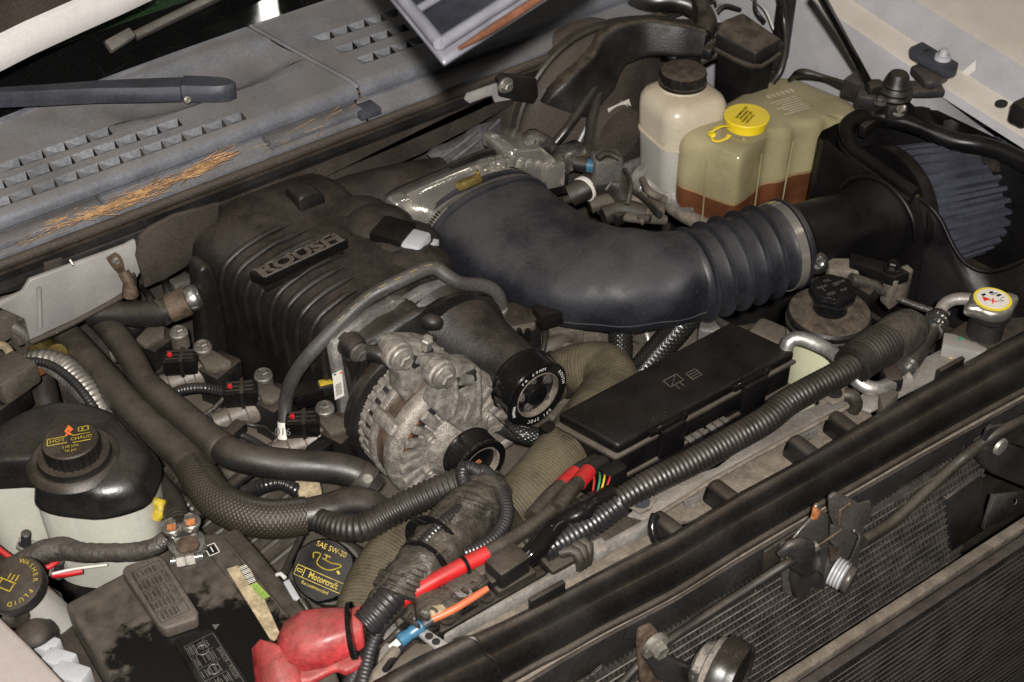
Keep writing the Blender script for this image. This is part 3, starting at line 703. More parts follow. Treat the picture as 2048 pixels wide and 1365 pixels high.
# ================================================================== SUPERCHARGER
sp = thing('supercharger', V((-.1, .2, -.19)), 'ribbed black supercharger with snout in the middle of the bay', 'supercharger')
base = [(-.200, -.18), (-.202, -.12), (-.201, -.052), (-.203, -.005), (-.197, .022), (-.182, .038), (-.150, .050), (-.119, .052), (-.085, .053), (-.05, .048), (-.028, .034), (.006, .0), (.028, -.05), (.032, -.12), (.032, -.18)]
def scsec(y, grow=0, lift=0):
    f = (y-.1)/.26; out = []
    for (x, z) in base:
        k = min(1, max(0, (-.09-x)/.11))
        zz = z+lift*max(0, min(1, (z+.18)/.23))+.006*f*k
        out.append(V((x-.046*f*k-(.0 if x < -.09 else -.01*f)+grow*(-1 if x < -.09 else 1)*min(1, abs(x+.09)/.08), y, zz+grow*max(0, (z+.1)/.15))))
    return out
secs = [scsec(.100), scsec(.16), scsec(.22), scsec(.28), scsec(.325), scsec(.34, .002), scsec(.355, .004, .004), scsec(.375, .004, .008), scsec(.405, .0, .010), scsec(.425, -.004, .010)]
loft('housing', secs, M['sc'], sp, ang=60)
# ribs wrap the passenger-side shoulder
def secpt(y, u, off):
    s = scsec(y); n = len(s)-1; f = u*n; i = min(int(f), n-1); p = s[i].lerp(s[i+1], f-i)
    a = s[max(0, i-1)]; b = s[min(n, i+2)]; t = (b-a).normalized(); nn = V((-t.z, 0, t.x))
    return p+nn*off
for i in range(9):
    y = .128+.0255*i
    top_u = (.44, .47, .50, .50, .52, .56, .55, .52, .50)[i]
    tube('rib', [secpt(y, u, .001) for u in [.125+(top_u-.125)*j/9 for j in range(10)]], [.002]+[.0052]*8+[.001], M['sc'], sp, n=8, step=.01)
# bulges on the dusty driver-side half of the top
for (x, y, z, a, b, h) in ((-.035, .175, .020, .060, .05, .034), (-.02, .225, .022, .06, .055, .036), (-.03, .275, .026, .06, .055, .036), (-.085, .30, .040, .07, .035, .014), (-.04, .32, .026, .06, .045, .030)):
    lathe('casting_bulge', V((x, y, z)), (0, 0, 1), [(1, 0), (.97, h*.25), (.90, h*.45), (.78, h*.64), (.62, h*.80), (.42, h*.92), (.2, h*.98), (.0, h)], M['sc'], sp, n=28, sx=a, sy=b, ang=80)
# rear end flange on the passenger side
fl_ = [PY(x, y, .33) for x, y in ((398, 545), (410, 532), (428, 535), (440, 570), (452, 640), (462, 720), (472, 800), (420, 800), (408, 700))]
prism('end_flange', fl_, .035, M['sc'], sp, up=(0, -1, 0), bevel=.008, seg=3)
# aluminium joint plate and black front cover
outl = [(705, 880), (690, 868), (683, 785), (667, 698), (672, 684), (683, 677), (698, 662), (740, 628), (776, 611), (784, 603), (800, 601), (809, 604), (843, 583), (877, 572), (893, 573), (900, 581)]
right = [V((-.005, .10, .026)), V((.015, .10, .0)), V((.036, .10, -.05)), V((.038, .10, -.18)), V((-.19, .10, -.18))]
plate_o = [PY(x, y, .10) for x, y in outl]+right
jc = V((-.085, .092, -.06))
prism('joint_plate', [jc+(V((p.x, .092, p.z))-jc)*1.06 for p in plate_o], .013, M['aluclean'], sp, up=(0, -1, 0), bevel=.001)
ctr = V((-.075, .09, -.04))
cov = [ctr+(V((p.x, .09, p.z))-ctr)*.985 for p in plate_o]; cov = [V((p.x+.003, .0915, p.z-.0015)) for p in cov]
cx, cz2 = -.047, -.012
def cring(y, k, r0, c):
    out = []
    for p in cov:
        d = V((p.x-ctr.x, 0, p.z-ctr.z)); a = atan2(d.z, d.x)
        q = V((c[0]+r0*cos(a), y, c[1]+r0*sin(a)))
        out.append(V((p.x, y, p.z)).lerp(q, k))
    return out
loft('front_cover', [[V((p.x, .0915, p.z)) for p in cov], cring(.078, 0, .1, (cx, cz2)), cring(.073, .04, .1, (cx, cz2)), cring(.070, .20, .1, (cx, cz2)), cring(.064, .34, .095, (cx, cz2)), cring(.058, .5, .085, (cx, cz2)), cring(.056, .98, .06, (cx, cz2))], M['sc'], sp, ang=50)
# snout horn
def circ(c, r, n=28, sx=1.0): return [V((c.x+r*sx*cos(2*pi*i/n), c.y, c.z+r*sin(2*pi*i/n))) for i in range(n)]
SN = [(.082, .080, -.050, -.016), (.065, .068, -.046, -.017), (.040, .059, -.040, -.019), (.015, .053, -.033, -.021), (-.01, .048, -.027, -.023), (-.028, .044, -.022, -.024), (-.040, .043, -.021, -.024)]
loft('snout', [circ(V((x, y, z)), r) for (y, r, x, z) in SN], M['sc'], sp, ang=60)
for (bx, by, tx, ty) in ((712, 700, 790, 720), (822, 637, 880, 650), (935, 600, 960, 650)):
    b0 = PY(bx, by, .076)
    lathe('bolt_boss', b0, (0, -1, 0), [(.018, -.02), (.017, .002), (.015, .006)], M['sc'], sp, n=20)
    bolt(sp, b0+V((0, -.006, 0)), (0, -1, 0), .0135, M['steelgrey'])
    t0 = PY(tx, ty, .045)
    tube('cover_web', [b0+V((.006, 0, -.004)), b0.lerp(t0, .5)+V((.004, -.01, .004)), t0], [.011, .012, .008], M['sc'], sp, n=10)
for pts in (((720, 760), (735, 700), (775, 672), (820, 665)), ((705, 850), (712, 790), (730, 740), (765, 700)), ((870, 610), (905, 625), (935, 655))):
    tube('cover_fold', [PY(x, y, .070) for x, y in pts], .008, M['sc'], sp, n=10)
# pulley
pc = V((-.021, -.036, -.024))
pu = lathe('pulley', pc, (0, -1, 0), [(.040, 0), (.0555, .001), (.0565, .003), (.0535, .006), (.0535, .038), (.0562, .040), (.0568, .044), (.0550, .0462), (.0405, .0468), (.0395, .0445), (.0395, .018), (.012, .018)], M['blkgloss'], sp, n=56)
fcs = pc+V((0, -.0469, 0)); kk = fcs-ORG[sp.name]
pu.matrix_local = Matrix.Translation(kk) @ Matrix.Scale(.84, 4) @ Matrix.Translation(-kk)
lathe('pulley_bore_ring', pc+V((0, -.0465, 0)), (0, -1, 0), [(.0393, -.026), (.0393, .0004), (.0380, .0006), (.0372, -.026)], M['slamdust'], pu, n=48)
lathe('hub_face', pc+V((0, -.036, 0)), (0, -1, 0), [(.0370, -.008), (.0370, .0), (.020, .001), (.019, .010), (.017, .012), (.0, .012)], M['blkgloss'], pu, n=40)
for k in range(5):
    a = 2*pi*k/5+.5
    bolt(pu, pc+V((.0275*cos(a), -.037, .0275*sin(a))), (0, -1, 0), .0082, M['steelgrey'])
fc = pc+V((0, -.0469, 0))
arctext('FR 69MM', fc, (1, 0, 0), (0, -1, 0), .0478, 128, 78, .0062, M['wprint'], pu)
arctext('ROUSH', fc, (1, 0, 0), (0, -1, 0), .0478, 34, 2, .0058, M['wprint'], pu)
arctext('SFI SPEC', fc, (1, 0, 0), (0, -1, 0), .0478, -62, -112, .0062, M['wprint'], pu)
bars(pu, fc, (1, 0, 0), (0, -1, 0), [(-.0478+.0004*abs(i), -.010+.0022*i, .005, .0011) for i in range(-4, 6)], M['wprint'])
# maker's plate lying on the housing
bq = [P(498, 545.5, .074), P(530.6, 556.7, .074), P(696, 479.5, .074), P(667.7, 463.3, .074)]
bd = prism('badge', bq, .014, M['blkclean'], sp, bevel=.0012)
ux = (bq[2]-bq[1]).normalized(); uy = (bq[3]-bq[2]).normalized(); bc = sum(bq, V())/4
Lb = (bq[2]-bq[1]).length; Wb = (bq[3]-bq[2]).length
for k in (-1, 1):
    box('badge_border', bc+uy*k*(Wb/2-.003)+V((0, 0, .0008)), (Lb-.004, .0022, .0016), M['greyprint'], bd, xd=ux, bevel=.0004)
    box('badge_border', bc+ux*k*(Lb/2-.003)+V((0, 0, .0008)), (.0022, Wb-.008, .0016), M['greyprint'], bd, xd=ux, bevel=.0004)
text('ROUSH', bc, ux, (0, 0, 1), .0215, M['ledge'], bd, name='badge_lettering', squeeze=1.28, bold=.0011, raise_=.0006, lift=.0010)
box('plate_base', bc+V((0, 0, -.018)), (Lb-.006, Wb-.004, .010), M['sc'], sp, xd=ux, bevel=.001)
# lug block and the gasketed joint to the inlet duct
lg = [PY(x, y, .345) for x, y in ((597, 402), (606, 393), (634, 385), (650, 390), (664, 462), (620, 470), (603, 440))]
prism('inlet_lug', lg, .04, M['sc'], sp, up=(0, -1, 0), bevel=.006, seg=3)
prism('inlet_gasket', [PX(x, y, -.048) for x, y in ((648, 386), (652, 382), (658, 390), (670, 462), (668, 474), (664, 470))], .003, M['aluclean'], sp, up=(-1, 0, 0), bevel=.0005)
tube('inlet_duct', [V((-.045, .382, -.006)), V((.0, .380, -.008)), V((.05, .372, -.012)), V((.10, .362, -.018)), V((.14, .352, -.022))], [.052, .056, .058, .060, .060], M['sc'], sp, n=24, step=.012)
prism('duct_ledge', [PY(x, y, .325) for x, y in ((670, 430), (700, 425), (740, 440), (735, 455), (700, 462), (672, 462))], .03, M['sc'], sp, up=(0, -1, 0), bevel=.004)

# ================================================================== THROTTLE BODY
tb = thing('throttle', V((.14, .31, -.06)), 'polished aluminium oval throttle body behind the rubber intake elbow', 'throttle body')
def stad(y, xc, zc, hw, hh, n=10, q=.5):
    out = []
    for i in range(4*n):
        a = 2*pi*i/(4*n); ca, sa = cos(a), sin(a)
        out.append(V((xc+hw*math.copysign(abs(ca)**q, ca), y, zc-.022+hh*math.copysign(abs(sa)**q, sa))))
    return out
loft('body_casting', [stad(.338, .128, -.004, .104, .056, q=.40), stad(.330, .128, -.003, .112, .062, q=.36), stad(.318, .129, -.002, .113, .063, q=.36), stad(.314, .130, -.002, .106, .059, q=.42), stad(.305, .136, -.001, .104, .058, q=.5), stad(.290, .142, .0, .103, .059, q=.65), stad(.270, .148, .0, .103, .061, q=.75), stad(.255, .150, .0, .103, .061, q=.8)], M['polish'], tb, ang=45)
loft('mount_gasket', [stad(.3455, .128, -.004, .117, .066, q=.36), stad(.3385, .128, -.004, .117, .066, q=.36)], M['blk'], tb)
# machined facets and bolt ears on the casting
box('flat_ear', PY(800, 425, .318), (.03, .028, .055), M['polish'], tb, bevel=.006, seg=3)
box('flat_ear', PY(786, 450, .310), (.026, .024, .03), M['polish'], tb, xd=(1, -.3, .2), bevel=.005, seg=2)
box('flat_ear', PY(880, 372, .318)+V((0, 0, -.006)), (.07, .02, .02), M['polish'], tb, bevel=.005)
for i in range(9):
    c = PY(965+18*i, 322+3.2*abs(i-3)-2*i*.3, .305)
    box('machined_facet', c, (.018, .016, .016), M['polish'], tb, xd=(cos(.5*i), sin(.9*i), .3*sin(2*i)), bevel=.004)
# throttle actuator housing at the driver's end
ac = [PY(x, y, .300) for x, y in ((1020, 312), (1032, 299), (1085, 296), (1100, 308), (1128, 332), (1130, 352), (1118, 372), (1092, 378), (1060, 352), (1024, 335))]
prism('actuator_cover', ac, .075, M['polish'], tb, up=(0, -1, 0), bevel=.006, seg=3)
box('cover_facet', PY(1108, 350, .296), (.032, .014, .042), M['polish'], tb, xd=(1, -.25, .0), bevel=.003)
prism('actuator_gasket', [PX(x, y, .335) for x, y in ((1092, 300), (1118, 310), (1140, 342), (1136, 385), (1118, 390), (1100, 350))], .008, M['blk'], tb, up=(1, 0, 0), bevel=.002)
lathe('motor_can', PX(1130, 318, .333), (1, .05, -.02), [(.022, -.005), (.022, .026), (.020, .029), (.0, .029)], M['chrome'], tb, n=28)
lathe('motor_stub', PX(1152, 325, .36), (1, .0, -.05), [(.008, 0), (.008, .012), (.006, .013), (.006, .02)], M['copper'], tb, n=16)
# sensor block with grey plug on the passenger end
sn = thing('throttle_plug', P(800, 500, .03), 'black sensor block with light grey plug beside the intake elbow', 'plug')
sd = (P(850, 500, .03)-P(775, 480, .03)).normalized()
box('sensor_block', P(787, 482, .040), (.050, .050, .046), M['blkclean'], sn, xd=sd, bevel=.005)
box('block_face', P(782, 492, .034)-V((.006, .02, 0)), (.034, .006, .03), M['blk'], sn, xd=sd, bevel=.002)
box('plug_body', P(826, 497, .038), (.040, .040, .040), M['grey'], sn, xd=sd, bevel=.005)
box('plug_latch', P(828, 508, .036)-V((0, .012, .0)), (.024, .006, .012), M['grey'], sn, xd=sd, bevel=.0015)
box('latch_slot', P(830, 507, .036)-V((0, .016, .0)), (.008, .004, .004), M['kprint'], sn, xd=sd, bevel=.0005)
for i, (dy, m) in enumerate(((0, M['wwire']), (.008, M['ywire']), (.016, M['condclean']))):
    tube('wire', [P(845, 495+8*i, .035), P(862, 505+9*i, .03), P(880, 525+6*i, .01), P(905, 545+3*i, -.03)], .0022, m, sn, n=6)
box('wire_collar', P(862, 498, .034), (.016, .022, .022), M['grey'], sn, xd=sd, bevel=.002)

# ================================================================== INTAKE ELBOW
ip = thing('intake_pipe', P(1150, 560, -.06), 'large dark rubber intake elbow with ridged bellows', 'intake pipe')
BA, BB = V((.292, -.030, -.010)), V((.440, -.062, -.004))
pth = [V((.150, .268, -.022)), V((.151, .235, -.022)), V((.156, .165, -.022)), V((.174, .090, -.020)), V((.212, .030, -.017)), V((.256, -.012, -.013)), BA]
elb = tube('elbow', pth, [.104, .106, .104, .096, .084, .070, .0625], M['rubber'], ip, n=44, step=.008, ell=lambda f: .62-.10*min(1, f*2.2)+.48*max(0, (f-.40)/.60)**1.2, upv=(0, 0, 1), caps=False, squash=.88)
tube('moulded_seam', [P(1062, 553, .0), P(1110, 570, -.012), P(1180, 583, -.017), P(1260, 585, -.018), P(1330, 576, -.014), P(1392, 566, -.012)], .0012, M['rubber'], elb, n=6) if False else None
ax = (BB-BA).normalized(); LB = (BB-BA).length
prof = [(.058, -.012), (.0622, -.006)]
nr = 5
for k in range(nr):
    h0 = LB*.90*k/nr
    w_ = LB*.90/nr
    prof += [(.0625, h0), (.0680, h0+w_*.05), (.0698, h0+w_*.12), (.0680, h0+w_*.19), (.0618, h0+w_*.25), (.0610, h0+w_*.5), (.0612, h0+w_*.78), (.0622, h0+w_*.97)]
prof += [(.0635, LB*.905), (.0635, LB), (.061, LB+.012), (.052, LB+.013)]
lathe('bellows', BA, ax, prof, M['rubber'], ip, n=56, ang=60)
cl2 = lathe('hose_clamp', BA+ax*(LB*.945), ax, [(.0640, -.006), (.0652, -.006), (.0652, .007), (.0640, .007)], M['polish'], ip, n=56)
lathe('clamp_rim', BA+ax*(LB*.945), ax, [(.063, .0085), (.067, .009), (.067, .012), (.063, .0125)], M['rubber'], ip, n=48)
box('clamp_screw', P(1632, 522, .0), (.022, .010, .010), M['polish'], cl2, bevel=.002) if False else None
# clamp around the oval mouth
def oval(y, hw, hh, c=(.150, 0)): return stad(y, c[0], c[1], hw, hh, n=14, q=.88)
for (y0, y1, hw, hh, m, nm) in ((.283, .272, .1085, .0665, M['rubber'], 'mouth_bead'), (.2690, .2620, .1078, .0658, M['steelgrey'], 'mouth_clamp'), (.258, .246, .1105, .0685, M['rubber'], 'mouth_bead')):
    loft(nm, [oval(y0, hw-.004, hh-.004), oval(y0-.002, hw, hh), oval(y1+.002, hw, hh), oval(y1, hw-.004, hh-.004)], m, ip)
cs = box('clamp_worm', PY(938, 368, .262)+V((0, 0, .003)), (.040, .013, .012), M['gold'], ip, xd=(1, 0, .25), bevel=.003)
bolt(cs, PY(953, 352, .262)+V((0, 0, .004)), (1, 0, .3), .006, M['gold'], washer=False)
for i in range(26):
    a = 2.35+i*.058; q = .88
    ca, sa = cos(a), sin(a)
    p = V((.150+.1080*math.copysign(abs(ca)**q, ca), .265, -.022+.0660*math.copysign(abs(sa)**q, sa)))
    box('clamp_slot', p, (.0014, .008, .0014), M['kprint'], cs, xd=(-sa, 0, ca), bevel=0)

# ================================================================== ALTERNATOR
AC = V((-.132, 0, -.066))
al = thing('alternator', AC+V((0, 0, -.12)), 'dusty aluminium alternator with black pulley in the centre foreground', 'alternator')
def at(y): return V((AC.x, y, AC.z))
lathe('rear_shield', at(.095), (0, -1, 0), [(.10, 0), (.121, .002), (.124, .008), (.124, .022), (.119, .026), (.10, .027)], M['blk'], al, n=56)
def teeth(a, i):
    return 1.0 if (i in (0, 4, 5)) else (1.0 if (int(a*84/(2*pi)) % 2) else .962)
lathe('rear_housing', at(.068), (0, -1, 0), [(.108, 0), (.1115, .001), (.1115, .010), (.1115, .013), (.108, .014), (.108, .036)], M['alu'], al, n=168, wav=teeth, ang=30)
for k in range(13):
    a = 1.35+k*.20
    p = V((AC.x+.1085*cos(a), .044, AC.z+.1085*sin(a)))
    box('vent_lug', p, (.013, .018, .008), M['alu'], al, xd=(-sin(a), 0, cos(a)), zd=(cos(a), 0, sin(a)), bevel=.0018)
    box('vent_slot', V((AC.x+.1082*cos(a+.1), .046, AC.z+.1082*sin(a+.1))), (.007, .013, .003), M['dark'], al, xd=(-sin(a+.1), 0, cos(a+.1)), zd=(cos(a+.1), 0, sin(a+.1)), bevel=.0008)
lathe('flange_ring', at(.035), (0, -1, 0), [(.10, 0), (.1135, .0005), (.1145, .004), (.1145, .011), (.113, .0135), (.10, .014)], M['alu'], al, n=64)
lathe('stator', at(.022), (0, -1, 0), [(.10, 0), (.1075, .001), (.1075, .027), (.10, .028)], M['rust'], al, n=64)
for k, a in enumerate((2.55, 4.25, 5.5)):
    box('stator_lug', V((AC.x+.113*cos(a), .006, AC.z+.113*sin(a))), (.022, .055, .018), M['alu'], al, xd=(-sin(a), 0, cos(a)), zd=(cos(a), 0, sin(a)), bevel=.005, seg=3)
FY = -.005
lathe('front_rim', at(FY), (0, -1, 0), [(.10, 0), (.1125, .0), (.1140, .004), (.1140, .014), (.1115, .021), (.1045, .026), (.098, .0275), (.097, .020), (.097, 0)], M['alu'], al, n=64)
lathe('darkened_winding', at(FY-.010), (0, -1, 0), [(.0965, 0), (.090, .006), (.070, .010), (.050, .012)], M['dark'], al, n=48)  # winding disc coloured near-black so the gaps between spokes read as shade
lathe('front_hub', at(FY-.012), (0, -1, 0), [(.072, .010), (.068, .019), (.056, .024), (.050, .031), (.034, .036), (.032, .052), (.0, .052)], M['alu'], al, n=48)
for k in range(24):
    a = 2*pi*k/24+.05
    sp0 = at(FY-.0305)+V((cos(a), 0, sin(a)))*.101; sp1 = at(FY-.036)+V((cos(a), 0, sin(a)))*.058
    d = (sp1-sp0).normalized()
    box('spoke', (sp0+sp1)/2+V((0, .005, 0)), ((sp1-sp0).length, .0125 if k % 4 else .018, .012), M['alu'], al, xd=d, zd=(0, -1, 0), bevel=.0022)
for k in range(18):
    a = 2.2+k*.13
    box('copper_coil', at(FY-.018)+V((cos(a), 0, sin(a)))*.088, (.006, .009, .010), M['copper'], al, xd=(cos(a), 0, sin(a)), zd=(0, -1, 0), bevel=.002)
for k in range(6):
    a = 2*pi*k/6+.4
    q = at(FY-.036)+V((cos(a), 0, sin(a)))*.062
    lathe('cast_boss', q, (0, -1, 0), [(.009, -.006), (.008, .004), (.006, .006), (.004, .003)], M['alu'], al, n=14)
for k, (x, y) in enumerate(((1005, 868), (985, 900), (990, 850))):
    box('side_web', PY(x, y, -.01), (.03, .03, .02), M['alu'], al, xd=(1, 0, -.6), bevel=.006, seg=3)
# belt pulley
pa = at(-.062)
ap = lathe('belt_pulley', pa, (0, -1, 0), [(.034, 0), (.0435, .001), (.0445, .004), (.0428, .006), (.0428, .034), (.0446, .037), (.0450, .041), (.043, .0428), (.035, .0425), (.0335, .039), (.0335, .012), (.0, .012)], M['blkgloss'], al, n=48)
for k in range(6):
    lathe('belt_groove', pa+V((0, -.008-.0042*k, 0)), (0, -1, 0), [(.0424, 0), (.0438, .0011), (.0438, .0019), (.0424, .0030)], M['blkclean'], ap, n=44)
lathe('bore_face', pa+V((0, -.0422, 0)), (0, -1, 0), [(.0332, -.029), (.0332, .0), (.0300, -.002), (.0298, -.027)], M['slamdust'], ap, n=40)
lathe('shaft_washer', pa+V((0, -.0125, 0)), (0, -1, 0), [(.018, 0), (.018, .003), (.0, .0032)], M['chrome'], ap, n=24)
lathe('shaft_nut', pa+V((0, -.0155, 0)), (0, -1, 0), [(.011, 0), (.011, .010), (.009, .011), (.006, .0105), (.006, .018), (.0, .018)], M['rustred'], ap, n=6, ang=20)
# cast mounting ears
ear1 = [PY(x, y, -.012) for x, y in ((779, 712), (786, 694), (803, 687), (850, 687), (880, 694), (912, 728), (905, 745), (862, 770), (838, 800), (812, 806), (803, 792), (800, 752), (788, 738))]
prism('rear_ear', ear1, .030, M['alu'], al, up=(0, -1, 0), bevel=.005, seg=3)
ear2 = [PY(x, y, -.064) for x, y in ((862, 750), (868, 734), (886, 728), (952, 731), (966, 742), (969, 800), (966, 850), (985, 905), (930, 870), (900, 850), (868, 822), (882, 786), (872, 772))]
prism('front_ear', ear2, .030, M['alu'], al, up=(0, -1, 0), bevel=.006, seg=3)
prism('ear_bridge', [P(x, y, .045) for x, y in ((845, 698), (880, 694), (960, 738), (935, 748), (910, 735))], .02, M['alu'], al, bevel=.004)
for (x, y, yy) in ((797, 711, -.013), (881, 747, -.065)):
    c = PY(x, y, yy)
    lathe('ear_boss', c, (0, -1, 0), [(.019, -.01), (.019, .002), (.017, .004)], M['alu'], al, n=28)
    bolt(al, c+V((0, -.006, 0)), (0, -1, 0), .0165, M['zinc'])
for (x, y, yy) in ((845, 716, -.0135), (931, 759, -.0655)):
    box('cast_window', PY(x, y, yy), (.030, .006, .017), M['dark'], al, bevel=.0005)
    tube('cross_bolt', [PY(x-10, y+1, yy-.004), PY(x+10, y+1, yy-.004)], .007, M['zinc'], al, n=14)
tube('cast_rib', [PY(905, 745, -.066), PY(912, 790, -.066), PY(905, 830, -.066)], .004, M['alu'], al, n=8)
tube('cast_rib', [PY(954, 742, -.066), PY(958, 790, -.066), PY(955, 830, -.066)], .004, M['alu'], al, n=8)
lathe('ear_stud', PY(852, 690, -.012), (0, -.3, 1), [(.008, -.005), (.008, .012), (.006, .014)], M['zinc'], al, n=6)
tube('cast_rib', [PY(930, 790, -.066), PY(938, 812, -.066), PY(930, 835, -.066)], .003, M['alu'], al, n=8)

cA = at(-.085)-ORG[al.name]
for ch in list(al.children):
    if ch.name.split('.')[0] not in ('rear_ear', 'front_ear', 'ear_bridge', 'ear_boss', 'bolt', 'cast_window', 'cross_bolt', 'cast_rib', 'ear_stud'):
        ch.matrix_local = Matrix.Translation(V((.008, 0, -.008))+cA) @ Matrix.Scale(.83, 4) @ Matrix.Translation(-cA) @ ch.matrix_local
# faint mould line and scuffs along the elbow

ec_, er_, _ = catmull(pth, [.104, .106, .104, .096, .084, .070, .0625], .012)
sl1 = []; nE = len(ec_)
for i in range(int(nE*.30), nE):
    t = (ec_[min(i+1, nE-1)]-ec_[i-1]).normalized(); nx = (V((0, 0, 1))-t*t.z).normalized(); ny = t.cross(nx); f = i/(nE-1)
    e = .62-.10*min(1, f*2.2)+.48*max(0, (f-.40)/.60)**1.2; a = radians(104)
    ca, sa = cos(a), sin(a); ca = math.copysign(abs(ca)**.88, ca); sa = abs(sa)**.88
    sl1.append(ec_[i]+nx*ca*er_[i]*e+ny*sa*er_[i]*1.001)
tube('mould_seam', sl1, .0011, M['rubber'], elb, n=6, step=.01)
# ================================================================== BRAKE BOOSTER, MASTER CYLINDER, RESERVOIR
bo = thing('brake_booster', P(1180, 330, -.17), 'large dusty brake booster drum behind the white reservoir', 'booster')
bc0 = V((.475, .41, -.035))
lathe('drum', bc0, (.0, -1, .05), [(.155, -.10), (.158, -.02), (.155, -.012), (.150, .0), (.152, .006), (.146, .016), (.125, .030), (.090, .045), (.05, .056), (.045, .075), (.0, .075)], M['brown'], bo, n=56, ang=50)
lathe('rim_band', bc0, (0, -1, .05), [(.157, -.014), (.1605, -.011), (.1605, .002), (.157, .005)], M['hosedust'], bo, n=56)
mc = thing('master_cylinder', P(1330, 390, -.16), 'silver brake master cylinder below the white reservoir', 'cylinder')
tube('cylinder_body', [P(1262, 400, -.13)+V((-.02, .06, 0)), P(1290, 372, -.13), P(1350, 395, -.13), P(1400, 420, -.13)], [.026, .026, .024, .022], M['aluclean'], mc, n=20)
lathe('mounting_collar', P(1288, 365, -.125), (.2, -1, 0), [(.030, -.01), (.036, -.006), (.036, .006), (.030, .01)], M['aluclean'], mc, n=24)
box('flange_ear', P(1268, 345, -.12), (.05, .014, .05), M['aluclean'], mc, bevel=.006)
rs = thing('brake_fluid_reservoir', P(1360, 300, -.12), 'white brake fluid reservoir with brown-stained shoulders', 'reservoir')
A, B_, C_ = P(1262, 188, .03), P(1358, 238, .03), P(1472, 206, .03)
ex = (C_-B_); ey = (A-B_)
rc = B_+ex*.5+ey*.5; lx = ex.length; ly = ey.length
exn = ex.normalized(); eyn = V((-exn.y, exn.x, 0))
def rring(z, k, r=.03, n=6, dx=0): return [rc+exn*(x+dx)+eyn*y+V((0, 0, z-rc.z)) for x, y in rrect(lx*k*1.14, ly*k*1.14, r*k, n)]
loft('lower_bowl', [rring(-.115, .80), rring(-.108, .86), rring(-.03, .93)], M['tankgrey'], rs, ang=50)
loft('seam_flange', [rring(-.0303, .93), rring(-.030, .985, .034), rring(-.0255, .985, .034), rring(-.0252, .93)], M['tank'], rs, ang=30)
loft('upper_bowl', [rring(-.025, .94), rring(.015, .97), rring(.030, .95), rring(.040, .86), rring(.046, .70), rring(.049, .5), rring(.050, .34)], M['tank'], rs, ang=60)
cc = P(1365, 168, .052)
lathe('filler_neck', cc+V((0, 0, -.01)), (0, 0, 1), [(.040, 0), (.037, .006), (.035, .016)], M['tank'], rs, n=32)
def grip(n, d, lo, hi):
    return lambda a, i: (1-d*(.5+.5*math.copysign(1, sin(a*n)))) if lo <= i <= hi else 1
lathe('screw_cap', cc+V((0, 0, .001)), (0, 0, 1), [(.036, 0), (.0385, .001), (.0385, .006), (.037, .0065), (.0372, .020), (.036, .023), (.034, .024), (.0, .0245)], M['dustblk'], rs, n=96, wav=grip(16, .05, 3, 4), ang=30)
tg = thing('paper_tag', P(1240, 235, .0), 'white paper tag hanging left of the white reservoir', 'tag')
prism('tag_sheet', [P(1215, 218, .02), P(1258, 198, .02), P(1268, 232, -.02), P(1226, 256, -.02)], .0008, M['label'], tg, up=(-.5, -.6, .6), bevel=0)
bars(tg, P(1241, 226, .0)+V((-.002, -.003, .003)), (.7, .1, .4), (-.5, -.6, .6), [(.005+.003*i, .004, .0012, .016) for i in range(4)]+[(-.008, -.006, .012, .001), (-.008, -.009, .012, .001)], M['greyprint'])

# ================================================================== YELLOW-CAPPED TANK
wt = thing('washer_tank', P(1500, 330, -.15), 'translucent yellowish tank half full of brown fluid, with yellow cap', 'tank')
to = [(1357, 280), (1366, 262), (1414, 240), (1440, 226), (1484, 200), (1520, 180), (1561, 165), (1600, 172), (1628, 184), (1713, 219), (1716, 240), (1700, 258), (1655, 248), (1640, 266), (1590, 272), (1578, 285), (1535, 288), (1524, 300), (1486, 330), (1470, 332), (1415, 312), (1400, 306), (1362, 294)]
tp = [P(x, y, -.012) for x, y in to]
tcn = sum(tp, V())/len(tp)
def smooth_loop(pts, n=2):
    for _ in range(n):
        out = []
        for i in range(len(pts)):
            a, b = pts[i], pts[(i+1) % len(pts)]; out += [a.lerp(b, .25), a.lerp(b, .75)]
        pts = out
    return pts
tl = smooth_loop(tp)
def trg(z, k): return [V((tcn.x+(p.x-tcn.x)*k, tcn.y+(p.y-tcn.y)*k, z)) for p in tl]
loft('filled_wall', [trg(-.15, .95), trg(-.145, .985), trg(-.0885, .9935)], M['tankfull'], wt, ang=60)
loft('fluid_line', [trg(-.0882, .9936), trg(-.0835, .9942)], M['tankmid'], wt, caps=False, ang=60)
loft('tank_shell', [trg(-.0835, .9942), trg(-.016, 1.0), trg(-.006, .985), trg(.002, .945), trg(.007, .88), trg(.010, .78), trg(.011, .3)], M['tankyel'], wt, ang=60)
# moulded upright flutes and the raised writing field
for (x, y) in ((1415, 318), (1524, 305), (1586, 280), (1651, 256)):
    q = P(x, y, -.012); d = (q-tcn); d.z = 0; d.normalize()
    tube('flute', [q+d*.0008+V((0, 0, -.004)), q-d*.0015+V((0, 0, -.075)), q-d*.004+V((0, 0, -.145))], .0014, M['tankyel'], wt, n=8)
bars(wt, P(1605, 210, .012), exn, (0, 0, 1), [(-.02+.004*((i*7) % 3), .026-.0065*i, .050-.006*(i % 3), .0030) for i in range(7)], M['labelold'] if False else M['tank'], name='moulded_text')
bars(wt, P(1600, 200, .012), exn, (0, 0, 1), [(-.04+.009*i, .030, .006, .011) for i in range(6)], M['tank'], name='moulded_text')
yc = P(1493, 238, .026)
lathe('filler_neck', yc+V((0, 0, -.022)), (0, 0, 1), [(.036, 0), (.030, .006), (.029, .012)], M['tankyel'], wt, n=30)
